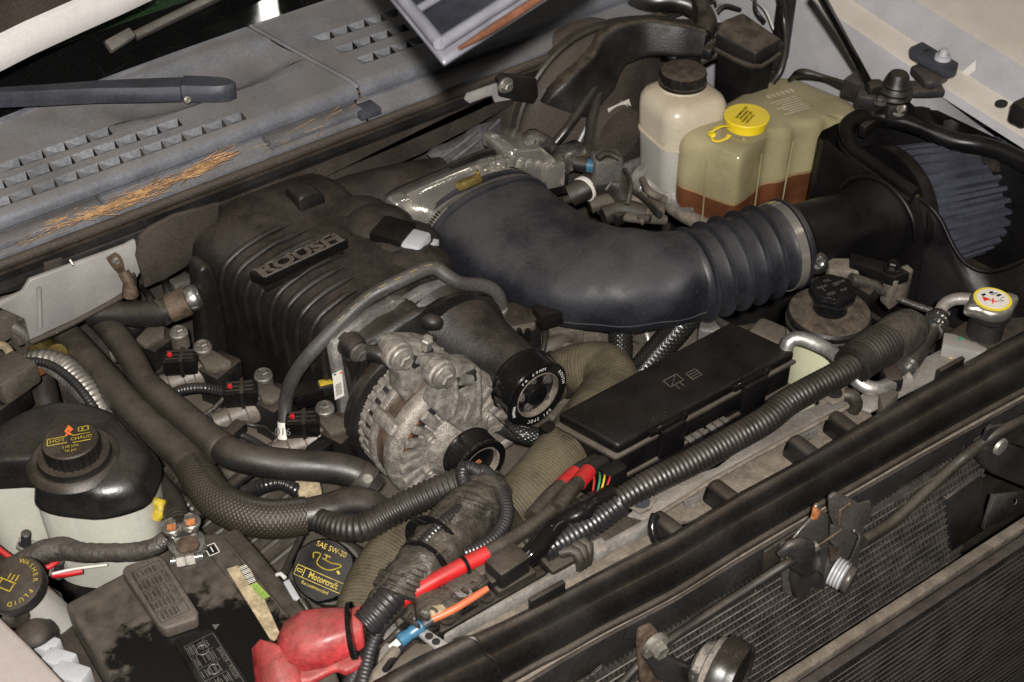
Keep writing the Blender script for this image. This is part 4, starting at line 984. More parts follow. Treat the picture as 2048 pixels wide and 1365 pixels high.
yl = lathe('yellow_cap', yc+V((0, 0, -.012)), (0, 0, 1), [(.028, 0), (.032, .0), (.0325, .012), (.0335, .013), (.0355, .0135), (.0358, .0175), (.035, .0185), (.0, .019)], M['yellow'], wt, n=48)
# finger loop of the cap
lpz = yc.z-.002
tube('pull_loop', [P(1462, 252, lpz+.004), P(1442, 253, lpz+.006), P(1426, 261, lpz+.003), P(1423, 275, lpz-.010), P(1434, 283, lpz-.014), P(1452, 277, lpz-.010), P(1458, 270, lpz-.006)], [.0045, .006, .0068, .0068, .0068, .006, .005], M['yellow'], yl, n=10, ell=.35, upv=(.3, .3, 1), step=.003)
cw = yc+V((0, 0, .0072))
for i, s in enumerate(('NE REMPLIR QUE', 'WINDSHIELD', 'WASHER FLUID', 'LAVE GLACE')):
    text(s, cw+V((-.004, .0, 0))-eyn*(-.010+.0075*i)+exn*.0, V((.9, .35, 0)), (0, 0, 1), .0042, M['kprint'], yl, squeeze=.9, lift=.0004, bold=.0002)
rng = thing('rubber_grommet', P(1390, 410, -.16), 'grey rubber tray edge under the yellowish tank', 'tray')
tube('tray_lip', [P(1338, 392, -.14), P(1345, 412, -.14), P(1380, 435, -.14), P(1420, 450, -.14), P(1480, 455, -.14)], .014, M['slamdust'], rng, n=12)

# ================================================================== BLACK VACUUM CHAMBER, HOSES, RELAY BOX
vd = thing('vacuum_chamber', P(1130, 220, -.02), 'angular dusty black duct chamber above the brake booster', 'chamber')
tube('chamber_body', [P(1118, 212, .02), P(1128, 190, .035), P(1165, 150, .055), P(1195, 112, .075), P(1228, 86, .09), P(1290, 72, .095), P(1350, 76, .095), P(1405, 84, .09)], [.046, .050, .047, .042, .040, .036, .032, .026], M['dustblk'], vd, n=40, squash=.26, ell=.85, upv=(.2, .3, .93), step=.012)
prism('mounting_foot', [PY(x, y, .40) for x, y in ((997, 160), (1010, 150), (1075, 158), (1080, 205), (1065, 210), (1000, 195))], .012, M['blk'], vd, up=(0, -1, 0), bevel=.003)
bolt(vd, PY(1011, 171, .39), (0, -1, 0), .013, M['zinc'])
prism('foot_bracket', [PY(x, y, .405) for x, y in ((930, 200), (935, 188), (1000, 165), (1000, 190), (1052, 195), (990, 206), (985, 192), (975, 194), (940, 208))], .004, M['primer'], vd, up=(0, -1, 0), bevel=.001)
prism('chamber_strip', [P(x, y, .10) for x, y in ((1195, 48), (1230, 32), (1400, 38), (1400, 50), (1240, 44), (1200, 60))], .01, M['blk'], vd, bevel=.003)
o = prism('cowl_side_sheet', [P(x, y, .085) for x, y in ((1150, 60), (1240, 5), (1420, -5), (1440, 40), (1250, 45), (1190, 62))], .004, M['inner'], None, bevel=.001); props(o, 'pale painted body sheet behind the black vacuum chamber', 'body panel')
tube('vacuum_hose', [P(1362, 112, .07), P(1345, 88, .085), P(1300, 76, .09), P(1258, 92, .085), P(1215, 132, .07), P(1180, 190, .05), P(1140, 250, .025), P(1108, 290, .0)], .0075, M['hose'], n=12, lab='thin black vacuum hose curving from the reservoir down to the throttle body', cat='hose')
tube('vacuum_hose', [P(1352, 120, .065), P(1330, 100, .075), P(1285, 96, .08), P(1240, 122, .07), P(1205, 170, .05), P(1187, 225, .03), P(1178, 280, .01), P(1172, 330, -.01)], .0085, M['hose'], n=12, lab='thicker glossy vacuum hose dropping beside the brake booster', cat='hose')
tube('thin_cable', [P(1190, 220, .02), P(1170, 260, .01), P(1155, 290, -.01), P(1140, 320, -.03)], .0025, M['grey'], n=8, lab='thin pale cable between the two vacuum hoses', cat='cable')
hb = thing('heater_hose', P(1350, 40, .06), 'thick black ribbed hose at the top edge beside the firewall', 'hose')
tube('hose_body', [P(1240, 10, .10), P(1300, 2, .12), P(1360, 4, .12), P(1398, 22, .11), P(1412, 48, .10), P(1405, 70, .09)], .019, M['hose'], hb, n=16)
for (x, y) in ((1330, 2), (1395, 20)):
    lathe('hose_band', P(x, y, .118), (1, -.3, 0), [(.019, -.008), (.0215, -.006), (.0215, .006), (.019, .008)], M['hosedust'], hb, n=18)
vv = thing('vacuum_valve', P(1410, 100, .05), 'cluster of small black valve fittings between hose and relay box', 'valve')
for i, (x, y, z, a, b, c, rot) in enumerate(((1398, 78, .085, .06, .03, .025, .2), (1425, 62, .09, .05, .02, .02, -.4), (1378, 118, .06, .03, .03, .05, .1), (1420, 95, .07, .055, .022, .02, .5), (1440, 75, .08, .03, .03, .03, .9), (1395, 100, .06, .04, .02, .03, -.2))):
    box('fitting', P(x, y, z), (a, b, c), M['blk'], vv, xd=(cos(rot), sin(rot), .1), bevel=.005, seg=2)
tube('fitting_arm', [P(1385, 105, .07), P(1430, 82, .08), P(1465, 62, .085)], .006, M['hosedust'], vv, n=8)
tube('fitting_arm', [P(1400, 125, .05), P(1440, 105, .06), P(1470, 92, .07)], .007, M['hosedust'], vv, n=8)
rb = thing('relay_box', P(1505, 200, -.03), 'dusty-lidded black relay box in front of the inner fender', 'relay box')
lid = [P(1431, 69, .10), P(1445, 40, .115), P(1486, 24, .12), P(1564, 78, .10), P(1513, 106, .09)]
prism('lid', lid, .024, M['dustblk'], rb, bevel=.004, up=(0, 0, 1))
lw = [P(x, y, z)+V((0, 0, -.0245)) for x, y, z in ((1436, 70, .10), (1449, 42, .115), (1486, 28, .12), (1558, 78, .10), (1511, 103, .09))]
prism('case', lw, .13, M['blkclean'], rb, bevel=.004, taper=.82)
tube('lid_rim', [l+V((0, 0, -.026)) for l in (lid[0], lid[4], lid[3])], .004, M['hosedust'], rb, n=6, step=.02)
for (x, y, z, a, b, c) in ((1540, 125, .05, .03, .02, .04), (1552, 100, .07, .02, .02, .03), (1470, 130, .04, .012, .02, .05), (1450, 110, .05, .01, .01, .05), (1530, 150, .03, .03, .02, .02)):
    box('case_clip', P(x, y, z), (a, b, c), M['blk'], rb, xd=(.8, -.5, 0), bevel=.003)
tube('hose_loop', [P(1560, -10, .14), P(1568, 40, .10), P(1572, 90, .07), P(1562, 140, .04), P(1545, 165, .02)], .006, M['hose'], n=10, lab='thin black hose hanging behind the relay box', cat='hose')
o = box('harness_trunk', P(1570, 30, .09), (.03, .02, .17), M['blk'], None, bevel=.005); props(o, 'black wiring trunk running up the inner fender behind the relay box', 'wiring trunk')

# ================================================================== HOOD PROP AND ITS BRACKETS
hs = thing('hood_strut', P(1735, 165, .09), 'slim black hood strut rising from the inner fender', 'strut')
tube('rod', [P(1738, 168, .09), P(1690, 80, .19), P(1635, -20, .31)], .0065, M['blkgloss'], hs, n=14)
box('end_socket', P(1748, 182, .085), (.026, .026, .030), M['blk'], hs, xd=(1, -.6, 0), bevel=.005)
hbk = thing('strut_bracket', P(1760, 215, .05), 'dusty bracket and bolt heads under the hood strut', 'bracket')
for (x, y, z, a, b, c, r_) in ((1735, 190, .075, .05, .03, .02, .6), (1765, 200, .065, .06, .03, .02, -.4), (1712, 172, .07, .035, .03, .03, .2), (1785, 212, .06, .05, .03, .025, 1.0), (1740, 215, .05, .03, .03, .05, .3)):
    box('bracket_leaf', P(x, y, z), (a, b, c), M['steelblk'], hbk, xd=(cos(r_), sin(r_), 0), bevel=.004)
bolt(hbk, P(1797, 218, .065), (-.3, -.7, .6), .013, M['zinc']); bolt(hbk, P(1760, 205, .085), (0, 0, 1), .010, M['steelgrey'])
bs = thing('bump_stop', P(1790, 205, .06), 'ribbed black rubber hood bump stop', 'bump stop')
lathe('rubber', P(1789, 194, .078), (0, 0, 1), [(.026, 0), (.027, .004), (.024, .007), (.0235, .010), (.0255, .013), (.022, .017), (.0205, .020), (.0215, .023), (.018, .028), (.0165, .036), (.013, .041), (.0, .042)], M['blk'], bs, n=28)
tube('release_cable', [P(1580, 160, .03), P(1603, 146, .06), P(1650, 155, .06), P(1690, 170, .065), P(1712, 178, .07)], [.004, .007, .004, .006, .008], M['blk'], n=10, lab='short black cable with a ball end on the inner fender', cat='cable')
ub = thing('rail_latch_bracket', P(1870, 130, .09), 'flat black bracket with rubber pad on the fender rail', 'bracket')
prism('upper_plate', [P(x, y, .115) for x, y in ((1820, 93), (1845, 82), (1918, 125), (1915, 140), (1895, 146), (1822, 104))], .012, M['wiper'], ub, bevel=.003)
prism('lower_plate', [P(x, y, .095) for x, y in ((1822, 132), (1850, 120), (1900, 148), (1868, 165), (1850, 162))], .014, M['steelblk'], ub, bevel=.003)
lathe('pad_stud', P(1885, 118, .116), (0, 0, 1), [(.013, 0), (.012, .006), (.007, .007), (.006, .016), (.0, .018)], M['grey'], ub, n=20)
box('fixing_leg', P(1850, 118, .10), (.02, .012, .03), M['zinc'], ub, bevel=.003)
box('pad_arm', P(1840, 178, .07), (.07, .035, .012), M['steelblk'], ub, xd=(.8, -.6, 0), bevel=.003)
o = box('fender_clip', P(2048, 225, .10), (.035, .03, .035), M['blk'], None, bevel=.006); props(o, 'black clip on the fender rail at the right edge', 'clip')
# black ragged splash seal between airbox and fender
rings = []
for i in range(14):
    f = i/13; x = 1815+190*f; y = 200+95*f+6*sin(i*1.7)
    rings.append([P(x, y, .05-.02*f), P(x+6*sin(i*2.3), y+22+8*sin(i*1.3), .03-.02*f), P(x-4, y+50, .0)])
o = loft('splash_seal', rings, M['blk'], None, close=False); props(o, 'torn black splash seal between air box and fender', 'seal')

# ================================================================== AIR BOX WITH FILTER
ab = thing('air_box', V((.72, -.06, -.18)), 'open glossy black air filter box with rounded rim', 'air box')
lw_ = [V((.648, .066, .028)), V((.648, .02, .020)), V((.648, -.06, .012)), V((.648, -.118, .022)), V((.640, -.150, -.03)), V((.628, -.165, -.10)), V((.62, -.17, -.20)), V((.62, .07, -.20)), V((.645, .07, -.06))]
prism('inlet_wall', lw_, .006, M['blkclean'], ab, up=(-1, 0, 0), bevel=.002)
# rear wall rounding round to the fender side
rw = []
for (x, y) in ((.6475, .062), (.652, .078), (.668, .087), (.70, .088), (.745, .080), (.79, .04), (.82, -.02), (.845, -.10), (.855, -.2), (.855, -.3)):
    rw.append([V((x, y, .026)), V((x-.004, y, -.06)), V((x-.012, y-.004, -.20))])
loft('rear_wall', rw, M['blkclean'], ab, close=False, ang=60)
rim = [(1832, 389, .026), (1800, 366, .027), (1750, 330, .028), (1712, 302, .029), (1697, 284, .031), (1692, 262, .034), (1700, 246, .036), (1722, 236, .038), (1768, 234, .038), (1822, 248, .036), (1862, 264, .032), (1910, 282, .028), (1960, 290, .030), (2010, 306, .032), (2070, 336, .030)]
tube('rim', [P(*q) for q in rim], [.009]*4+[.011, .012, .013]+[.014]*8, M['blkclean'], ab, n=16, step=.008)
tube('rim_step', [P(x+(-10 if i < 6 else 4), y+14, z-.012) for i, (x, y, z) in enumerate(rim)], .006, M['blkclean'], ab, n=10, step=.01)
box('rim_clip', P(1735, 255, .030), (.035, .012, .02), M['blk'], ab, xd=(1, .2, 0), bevel=.002)
# front wall: deep rounded corner, low curved edge
cols = [((1822, 402, .010), (1800, 470, -.05), (1782, 545, -.12), (1770, 600, -.17)), ((1836, 398, .012), (1832, 470, -.04), (1835, 560, -.11), (1850, 640, -.17)), ((1856, 412, .002), (1868, 480, -.045), (1885, 560, -.10), (1905, 655, -.16)), ((1880, 440, -.014), (1900, 510, -.060), (1925, 585, -.105), (1945, 660, -.15)), ((1908, 497, -.048), (1922, 540, -.075), (1946, 600, -.11), (1975, 665, -.15)), ((1935, 531, -.068), (1946, 565, -.086), (1970, 615, -.115), (2010, 670, -.15)), ((1975, 545, -.075), (1985, 575, -.09), (2005, 620, -.115), (2040, 670, -.14)), ((2020, 535, -.070), (2030, 565, -.085), (2045, 610, -.11), (2070, 660, -.14)), ((2080, 505, -.055), (2090, 540, -.075), (2100, 590, -.105), (2110, 650, -.14))]
loft('front_wall', [[P(*q) for q in c] for c in cols], M['blkclean'], ab, close=False, ang=70)
tube('front_edge', [P(*c[0])+V((0, 0, .001)) for c in cols], .004, M['blkclean'], ab, n=8)
box('corner_screw', P(1830, 391, .020), (.010, .010, .010), M['gold'], ab, bevel=.002)
tube('wall_crease', [P(1826, 400, .012), P(1802, 412, .0), P(1794, 450, -.04), P(1785, 510, -.09)], .0035, M['blkclean'], ab, n=8)
# round inlet spigot
ta, tb_ = BA+ax*(LB+.004), PX(1762, 440, .652)
tx = (tb_-ta).normalized(); TL = (tb_-ta).length
lathe('inlet_tube', ta, tx, [(.053, 0), (.0535, .002), (.0545, TL*.6), (.0565, TL*.80), (.064, TL*.84), (.066, TL*.88), (.058, TL*.90), (.058, TL)], M['blkclean'], ab, n=56, ang=50)
tube('flange_arc', [V((.6400, tb_.y+.076*cos(a), tb_.z+.072*sin(a))) for a in [-.3+.3*i for i in range(12)]], .0045, M['blkclean'], ab, n=8, step=.006)
prism('box_floor', [V((.60, .09, -.19)), V((.88, .09, -.17)), V((.90, -.50, -.17)), V((.62, -.24, -.19))], .01, M['blk'], ab, bevel=0)
loft('far_wall', [[V((.80, .09, .02)), V((.80, .09, -.25))], [V((.86, .02, .025)), V((.96, .02, -.25))], [V((.86, -.1, .03)), V((.965, -.1, -.25))], [V((.86, -.34, .01)), V((.965, -.34, -.3))], [V((.86, -.60, -.02)), V((.96, -.60, -.3))]], M['blk'], ab, close=False)
# filter element
af = thing('air_filter', V((.72, -.16, -.14)), 'blue-grey pleated cone air filter inside the black air box', 'air filter')
fa = V((.95, -.15, -.13)).normalized(); f0 = PX(1772, 430, .690); FL = .30
vsx, vsy, vsz = basis(fa, (0, 0, 1))
NP = 30; vs = []; fs = []
NN = NP*4
for j in range(9):
    t = j/8; r0 = .104-.020*t
    for k in range(NN):
        q = r0*(1.0, 1.0, .87, .87)[k % 4] if 0 < j < 8 else r0*.96
        a = 2*pi*(k+(.25 if k % 2 else 0))/NN
        vs.append(f0+fa*(FL*t)+vsx*q*cos(a)+vsy*q*sin(a))
for j in range(8):
    for k in range(NN): fs.append((j*NN+k, j*NN+(k+1) % NN, (j+1)*NN+(k+1) % NN, (j+1)*NN+k))
mk('pleats', vs, fs, M['filt'], af, ang=70)
lathe('base_ring', f0, fa, [(.085, -.020), (.107, -.018), (.1095, -.010), (.1095, .002), (.106, .006), (.102, .006)], M['blkclean'], af, n=56)
lathe('end_cap', f0+fa*FL, fa, [(.084, -.012), (.089, -.010), (.090, .008), (.084, .012), (.0, .012)], M['rubber'], af, n=48)

# ================================================================== POWER STEERING RESERVOIR
ps = thing('steering_reservoir', P(1660, 720, -.16), 'greenish white steering fluid reservoir with dusty black lid', 'reservoir')
pz = P(1660, 620, .0)
lathe('bowl', pz+V((0, 0, -.16)), (0, 0, 1), [(.046, 0), (.050, .01), (.0525, .12), (.0535, .135)], M['tankgreen'], ps, n=44)
lathe('lid', pz+V((0, 0, -.026)), (0, 0, 1), [(.0535, 0), (.0565, .002), (.0570, .010), (.0550, .012), (.0560, .014), (.0560, .020), (.0535, .024), (.046, .026), (.030, .028), (.0, .028)], M['dustblk'], ps, n=52, ang=30)
lathe('neck', pz+V((0, 0, .0)), (0, 0, 1), [(.024, 0), (.022, .004), (.020, .014)], M['blkgloss'], ps, n=30)
kn = lathe('screw_cap', pz+V((.004, .004, .012)), (0, 0, 1), [(.024, 0), (.029, .003), (.031, .008), (.031, .018), (.0285, .022), (.026, .0225), (.0, .0225)], M['blkgloss'], ps, n=72, wav=lambda a, i: 1-.085*(.5-.5*cos(a*6)) if i < 5 else 1-.05*(.5-.5*cos(a*6)), ang=40)
kc = pz+V((.004, .004, .0348))
for i, (s, dx, dy) in enumerate((('D20', -.012, -.011), ('PSF', .008, -.012), ('LOW', .013, .004), ('MAX', -.014, .006), ('OIL', .0, .014))):
    text(s, kc+exn*dx+eyn*dy, exn, (0, 0, 1), .0052, M['greyprint'], kn, lift=.0004)
bars(kn, kc, exn, (0, 0, 1), [(-.016, .0005, .001, .007), (.005, .001, .009, .0008), (.005, .005, .009, .0008)], M['greyprint'], lift=.0005)
# shroud bracket, bolt and black sensor lead behind it
sb = thing('airbox_bracket', P(1720, 540, -.08), 'black plastic air box bracket with screw behind the steering reservoir', 'bracket')
prism('arm', [P(x, y, -.005) for x, y in ((1700, 505), (1745, 515), (1800, 532), (1822, 545), (1790, 555), (1740, 535), (1700, 525))], .018, M['blkclean'], sb, bevel=.003)
prism('foot', [P(x, y, -.012) for x, y in ((1770, 545), (1815, 528), (1828, 540), (1790, 565))], .05, M['slamdust'], sb, bevel=.002)
prism('web', [P(x, y, -.03) for x, y in ((1650, 505), (1700, 510), (1770, 560), (1740, 590), (1660, 540))], .03, M['blk'], sb, bevel=.004)
bolt(sb, P(1785, 537, -.003), (0, 0, 1), .013, M['blkgloss'])
lathe('screw_boss', P(1635, 527, -.005), (-.4, -.7, .5), [(.016, -.02), (.016, .0), (.012, .002)], M['blk'], sb, n=20)
bolt(sb, P(1636, 526, .0), (-.4, -.7, .5), .010, M['chrome'])
box('dusty_block', P(1685, 545, -.03), (.045, .03, .03), M['slamdust'], sb, xd=(.7, -.6, 0), bevel=.004)
tube('sensor_lead', [P(1700, 560, -.02), P(1740, 570, -.03), P(1790, 595, -.05), P(1850, 618, -.06), P(1900, 630, -.06)], [.010, .009, .005, .005, .005], M['tape'], n=10, lab='dusty taped sensor lead running behind the steering reservoir', cat='wire')

# ================================================================== RADIATOR FILLER
rf = thing('radiator_filler', P(1990, 660, -.04), 'radiator filler with silver cap bearing a yellow-edged warning label', 'filler')
rp = P(1985, 600, .038)
lathe('neck', rp+V((.002, 0, -.065)), (0, 0, 1), [(.030, 0), (.024, .006), (.023, .035), (.027, .040), (.027, .052)], M['steelblk'], rf, n=32)
prism('tank_end', [P(x, y, -.02) for x, y in ((1885, 668), (1930, 640), (2060, 630), (2090, 660), (1930, 720), (1890, 690))], .05, M['blk'], rf, bevel=.006)
tube('overflow_stub', [P(1950, 600, .02), P(1915, 598, .018), P(1890, 608, .012), P(1878, 628, .004)], .0085, M['slam'], rf, n=14)
rcp = lathe('cap', rp+V((0, 0, -.016)), (0, 0, 1), [(.027, 0), (.0285, .002), (.0285, .011), (.027, .014), (.0245, .016), (.0, .0165)], M['zinc'], rf, n=72, xd=(.8, -.3, 0), wav=lambda a, i: 1+.38*max(0, cos(2*a))**6)
lathe('yellow_ring', rp+V((0, 0, .0006)), (0, 0, 1), [(.0245, 0), (.0245, .0008), (.0, .0009)], M['yellow'], rcp, n=40)
lathe('label_disc', rp+V((0, 0, .0016)), (0, 0, 1), [(.0205, 0), (.0205, .0005), (.0, .0006)], M['label'], rcp, n=40)
rcp['label'] = 'silver cap with white warning label edged in yellow'
ld = rcp
lc = rp+V((0, 0, .0024))
decal('warning_triangle', [(-.005, -.004), (.005, -.004), (0, .005)], lc-exn*.010+eyn*.004, exn, (0, 0, 1), M['redprint'], ld)
text('X', lc-exn*.004-eyn*.005, exn, (0, 0, 1), .008, M['redprint'], ld, bold=.0005)
text('16', lc+exn*.005-eyn*.009, exn, (0, 0, 1), .006, M['kprint'], ld)
bars(ld, lc, exn, (0, 0, 1), [(.008, .006, .010, .0015), (.006, .010, .006, .004), (.011, .001, .007, .004), (-.006, .011, .006, .004), (.012, -.005, .006, .001)], M['kprint'], lift=.0007)
# overflow hose with two crimped bands, and the bare aluminium pipe
oh = thing('overflow_hose', P(1840, 720, -.04), 'short black overflow hose with two silver crimp clamps', 'hose')
tube('rubber', [P(1880, 632, .004), P(1862, 660, .0), P(1838, 698, -.006), P(1812, 738, -.012)], .0135, M['hose'], oh, n=18)
d1 = (P(1862, 660, 0)-P(1880, 632, .004))
for (x, y, z) in ((1868, 652, .002), (1808, 742, -.012)):
    lathe('crimp_clamp', P(x, y, z), d1, [(.0138, -.011), (.0165, -.010), (.0155, -.004), (.0168, 0), (.0155, .004), (.0165, .010), (.0138, .011)], M['chrome'], oh, n=26)
text('SAE 20', P(1848, 686, .010), (-.5, -.75, 0), (-.3, .2, 1), .006, M['greyprint'], oh) if False else None
pp_ = thing('aluminium_pipe', P(1680, 730, -.03), 'bent bare aluminium coolant pipe crossing in front of the steering reservoir', 'pipe')
tube('pipe', [P(1572, 700, -.005), P(1578, 684, .006), P(1598, 677, .010), P(1640, 692, .010), P(1672, 712, .010), P(1695, 742, .008), P(1722, 768, .004), P(1752, 778, .0), P(1782, 768, -.004)], .0095, M['aluclean'], pp_, n=18)
box('pipe_clamp', P(1782, 758, -.004), (.030, .022, .022), M['blk'], pp_, xd=(.5, .8, 0), bevel=.003)
# ================================================================== FRONT BAR
FX = V((1, -.035, 0)).normalized(); FN = V((-.035, -1, 0)).normalized()
up_e = [(700, 1392), (754, 1363), (836, 1318), (906, 1287), (1000, 1246), (1078, 1208), (1187, 1150), (1348, 1065), (1479, 986), (1600, 921), (1705, 857), (1848, 772), (1970, 703), (2048, 662), (2120, 622)]
lo_e = [(880, 1425), (905, 1408), (962, 1382), (1005, 1360), (1075, 1320), (1130, 1292), (1205, 1250), (1348, 1176), (1478, 1095), (1597, 1025), (1705, 965), (1848, 883), (1970, 815), (2048, 773), (2120, 733)]
fb = thing('front_bar', P(1348, 1150, -.06), 'long rounded black plastic bar across the front of the bay', 'bar')
rings = []
for (a, b) in zip(up_e, lo_e):
    A_, B2 = P(*a, .012), P(*b, -.030)
    d = B2-A_; d.z = 0; n = V((0, 0, 1)); L = d.length; d.normalize()
    def q(f, z): return V((A_.x+d.x*L*f, A_.y+d.y*L*f, z))
    rings.append([q(0, -.02), q(0, .010), q(.03, .014), q(.12, .0165), (q(.24, .0215)), q(.36, .0245), q(.46, .0235), q(.55, .018), q(.62, .009), q(.66, .003), q(.70, .001), q(.76, .0015), q(.84, -.003), q(.92, -.012), q(.98, -.024), q(1, -.032), q(.9, -.045), q(.2, -.045)])
loft('beam', rings, M['blkbar'], fb, ang=50)
# end cap on the passenger end
ec = [r for r in rings[:4]]
loft('end_cap', [[p+V((0, 0, .003)) for p in r[1:15]] for r in ec], M['blk'], fb, close=False, ang=50)
tube('cap_edge', [p+V((0, 0, .0035)) for p in rings[3][2:15]], .0022, M['blkbar'], fb, n=6)
# clip teeth along its rear edge
for (x, y) in ((1094, 1192), (1900, 738)):
    box('edge_tab', P(x, y, .016), (.045, .006, .018), M['blkbar'], fb, xd=FX, bevel=.001)

# ================================================================== RADIATOR SUPPORT (SLAM PANEL)
sl = thing('radiator_support', P(1300, 1050, -.08), 'dusty silver radiator support behind the black front bar', 'radiator support')
prism('dusty_floor', [P(880, 1290, -.020), P(905, 1255, -.020), P(1158, 1118, -.020), P(1300, 1038, -.020), P(1305, 1090, -.020), P(1187, 1155, -.020), P(1000, 1250, -.020)], .006, M['slamdust'], sl, bevel=.001)
prism('lip', [P(886, 1272, .0), P(892, 1254, .0), P(1156, 1112, .0), P(1164, 1124, .0)], .02, M['slam'], sl, bevel=.003)
prism('lip', [P(1200, 1098, .002), P(1204, 1084, .002), P(1298, 1032, .002), P(1304, 1046, .002)], .02, M['slam'], sl, bevel=.003)
prism('rear_shelf', [P(1150, 1130, -.012), P(1120, 1100, -.012), P(1300, 1005, -.012), P(1330, 1035, -.012)], .006, M['hosedust'], sl, bevel=.001)
box('lip_notch', P(1197, 1100, -.006), (.02, .018, .018), M['slam'], sl, xd=FX, bevel=.003)
prism('channel_floor', [P(1300, 1060, -.032), P(1320, 1020, -.032), P(1640, 838, -.032), P(1720, 800, -.032), P(1745, 832, -.032), P(1600, 925, -.032), P(1400, 1035, -.032)], .006, M['slamdust'], sl, bevel=.001)
prism('top_strip', [P(1300, 1042, .0), P(1255, 1030, .0), P(1327, 972, .0), P(1435, 934, .0), P(1506, 880, .0), P(1564, 840, .0), P(1638, 808, .0), P(1690, 796, .0), P(1700, 812, .0), P(1638, 845, .0), P(1444, 951, .0)], .004, M['slam'], sl, bevel=.001)
tube('strip_hem', [P(x, y, .0) for x, y in ((1305, 1036), (1374, 994), (1444, 950), (1638, 844), (1695, 814))], .003, M['slamdust'], sl, n=8)
for (x, y) in ((1390, 1000), (1623, 868)):
    prism('hanging_tab', [P(x-22, y+4, .002), P(x+12, y-14, .002), P(x+14, y+2, -.014), P(x-8, y+14, -.014), P(x-20, y+12, -.014)], .002, M['slam'], sl, up=(-.2, -.8, .5), bevel=.0008)
# round mounting pads on square ears
for (x, y) in ((1282, 1004), (1668, 786)):
    z = .012
    prism('pad_ear', [P(x-34, y+2, z), P(x-20, y-14, z), P(x+18, y-18, z), P(x+34, y-8, z), P(x+18, y+14, z), P(x-2, y+22, z)], .004, M['slamdust'], sl, bevel=.0015)
    lathe('rubber_pad', P(x, y, z+.0005), (0, 0, 1), [(.0105, 0), (.0105, .001), (.0, .0012)], M['wiper'] if x < 1400 else M['dark'], sl, n=24)
box('ear_leg', P(1655, 815, -.01), (.03, .008, .035), M['slamdust'], sl, xd=FX, bevel=.002)
# hooked black ribs between strip and bar
rbm = []
for k, (x, y) in enumerate(((1336, 1052), (1450, 988), (1610, 898), (1690, 850))):
    a = P(x-22, y-22, .004); b = P(x+30, y+4, .014)
    d = b-a
    box('clip_rib', a.lerp(b, .5)+V((0, 0, -.018)), (.058, .024, .034), M['blkbar'], sl, xd=(d.x, d.y, 0), bevel=.007, seg=3, taper=.8)
tube('clip_hook', [P(1311, 1030, .012), P(1304, 1052, .006), P(1308, 1075, -.004), P(1316, 1088, -.01)], .0055, M['blkgloss'], sl, n=8)
# rubber saddle over the lip
for i in range(3):
    tube('saddle_ridge', [P(1120+14*i, 1106-8*i, .010), P(1148+13*i, 1102-8*i, .014), P(1160+8*i, 1122-6*i, .004), P(1158+8*i, 1135-5*i, -.01)], .0065, M['hosedust'], sl, n=8)
box('saddle_base', P(1125, 1115, .0), (.05, .03, .012), M['hosedust'], sl, xd=FX, bevel=.003)
tube('saddle_ridge', [P(1690, 790, .012), P(1704, 792, .012), P(1712, 808, .0), P(1706, 820, -.01)], .009, M['hosedust'], sl, n=10)
# pale channel on the driver's side
prism('pale_channel', [P(1715, 812, -.014), P(1720, 790, -.014), P(1800, 740, -.014), P(1890, 694, -.014), P(1952, 682, -.014), P(1975, 700, -.014), P(1925, 728, -.014), P(1760, 812, -.014), P(1742, 822, -.014)], .006, M['slam'], sl, bevel=.002)
prism('pale_step', [P(1885, 690, .005), P(1888, 664, .005), P(1910, 668, .005), P(1976, 696, .005), P(1968, 708, .005)], .02, M['primer'], sl, bevel=.002)
prism('channel_post', [P(1758, 790, .0), P(1785, 775, .0), P(1800, 785, .0), P(1765, 818, .0)], .03, M['block'], sl, bevel=.003)
bars(sl, P(1905, 715, -.0135), FX, (0, 0, 1), [(0, 0, .012, .004), (.006, .004, .010, .003)], M['ywire'], name='paint_mark')
bars(sl, P(1921, 678, .006), FX, (0, 0, 1), [(0, 0, .008, .005)], M['gwire'], name='paint_mark')
# plastic wire guide with two fixing ears behind the lip
wg = thing('wire_guide', P(930, 1230, -.03), 'black plastic wire guide with screw eyes behind the silver lip', 'wire guide')
prism('guide_plate', [P(878, 1266, .004), P(878, 1240, .004), P(905, 1218, .004), P(918, 1222, .004), P(925, 1230, .004), P(955, 1212, .004), P(960, 1190, .004), P(985, 1176, .004), P(1000, 1185, .004), P(1080, 1135, .004), P(1095, 1145, .004), P(890, 1262, .004)], .012, M['blk'], wg, bevel=.002)
for (x, y) in ((895, 1240), (973, 1196)):
    lathe('screw_eye', P(x, y, .005), (0, 0, 1), [(.0085, 0), (.0085, .003), (.005, .003), (.0045, .0005), (.0, .0005)], M['blk'], wg, n=20)
wc = thing('wire_connector', P(1010, 1145, .0), 'square black wire connector clipped above the silver lip', 'connector')
box('body', P(1015, 1135, .022), (.042, .030, .030), M['blk'], wc, xd=(.85, .05, .1), bevel=.004)
box('neck', P(992, 1158, .014), (.022, .018, .016), M['blk'], wc, xd=(.9, -.1, 0), bevel=.003)
box('seat', P(1025, 1160, .008), (.05, .02, .012), M['hosedust'], wc, xd=FX, bevel=.002)
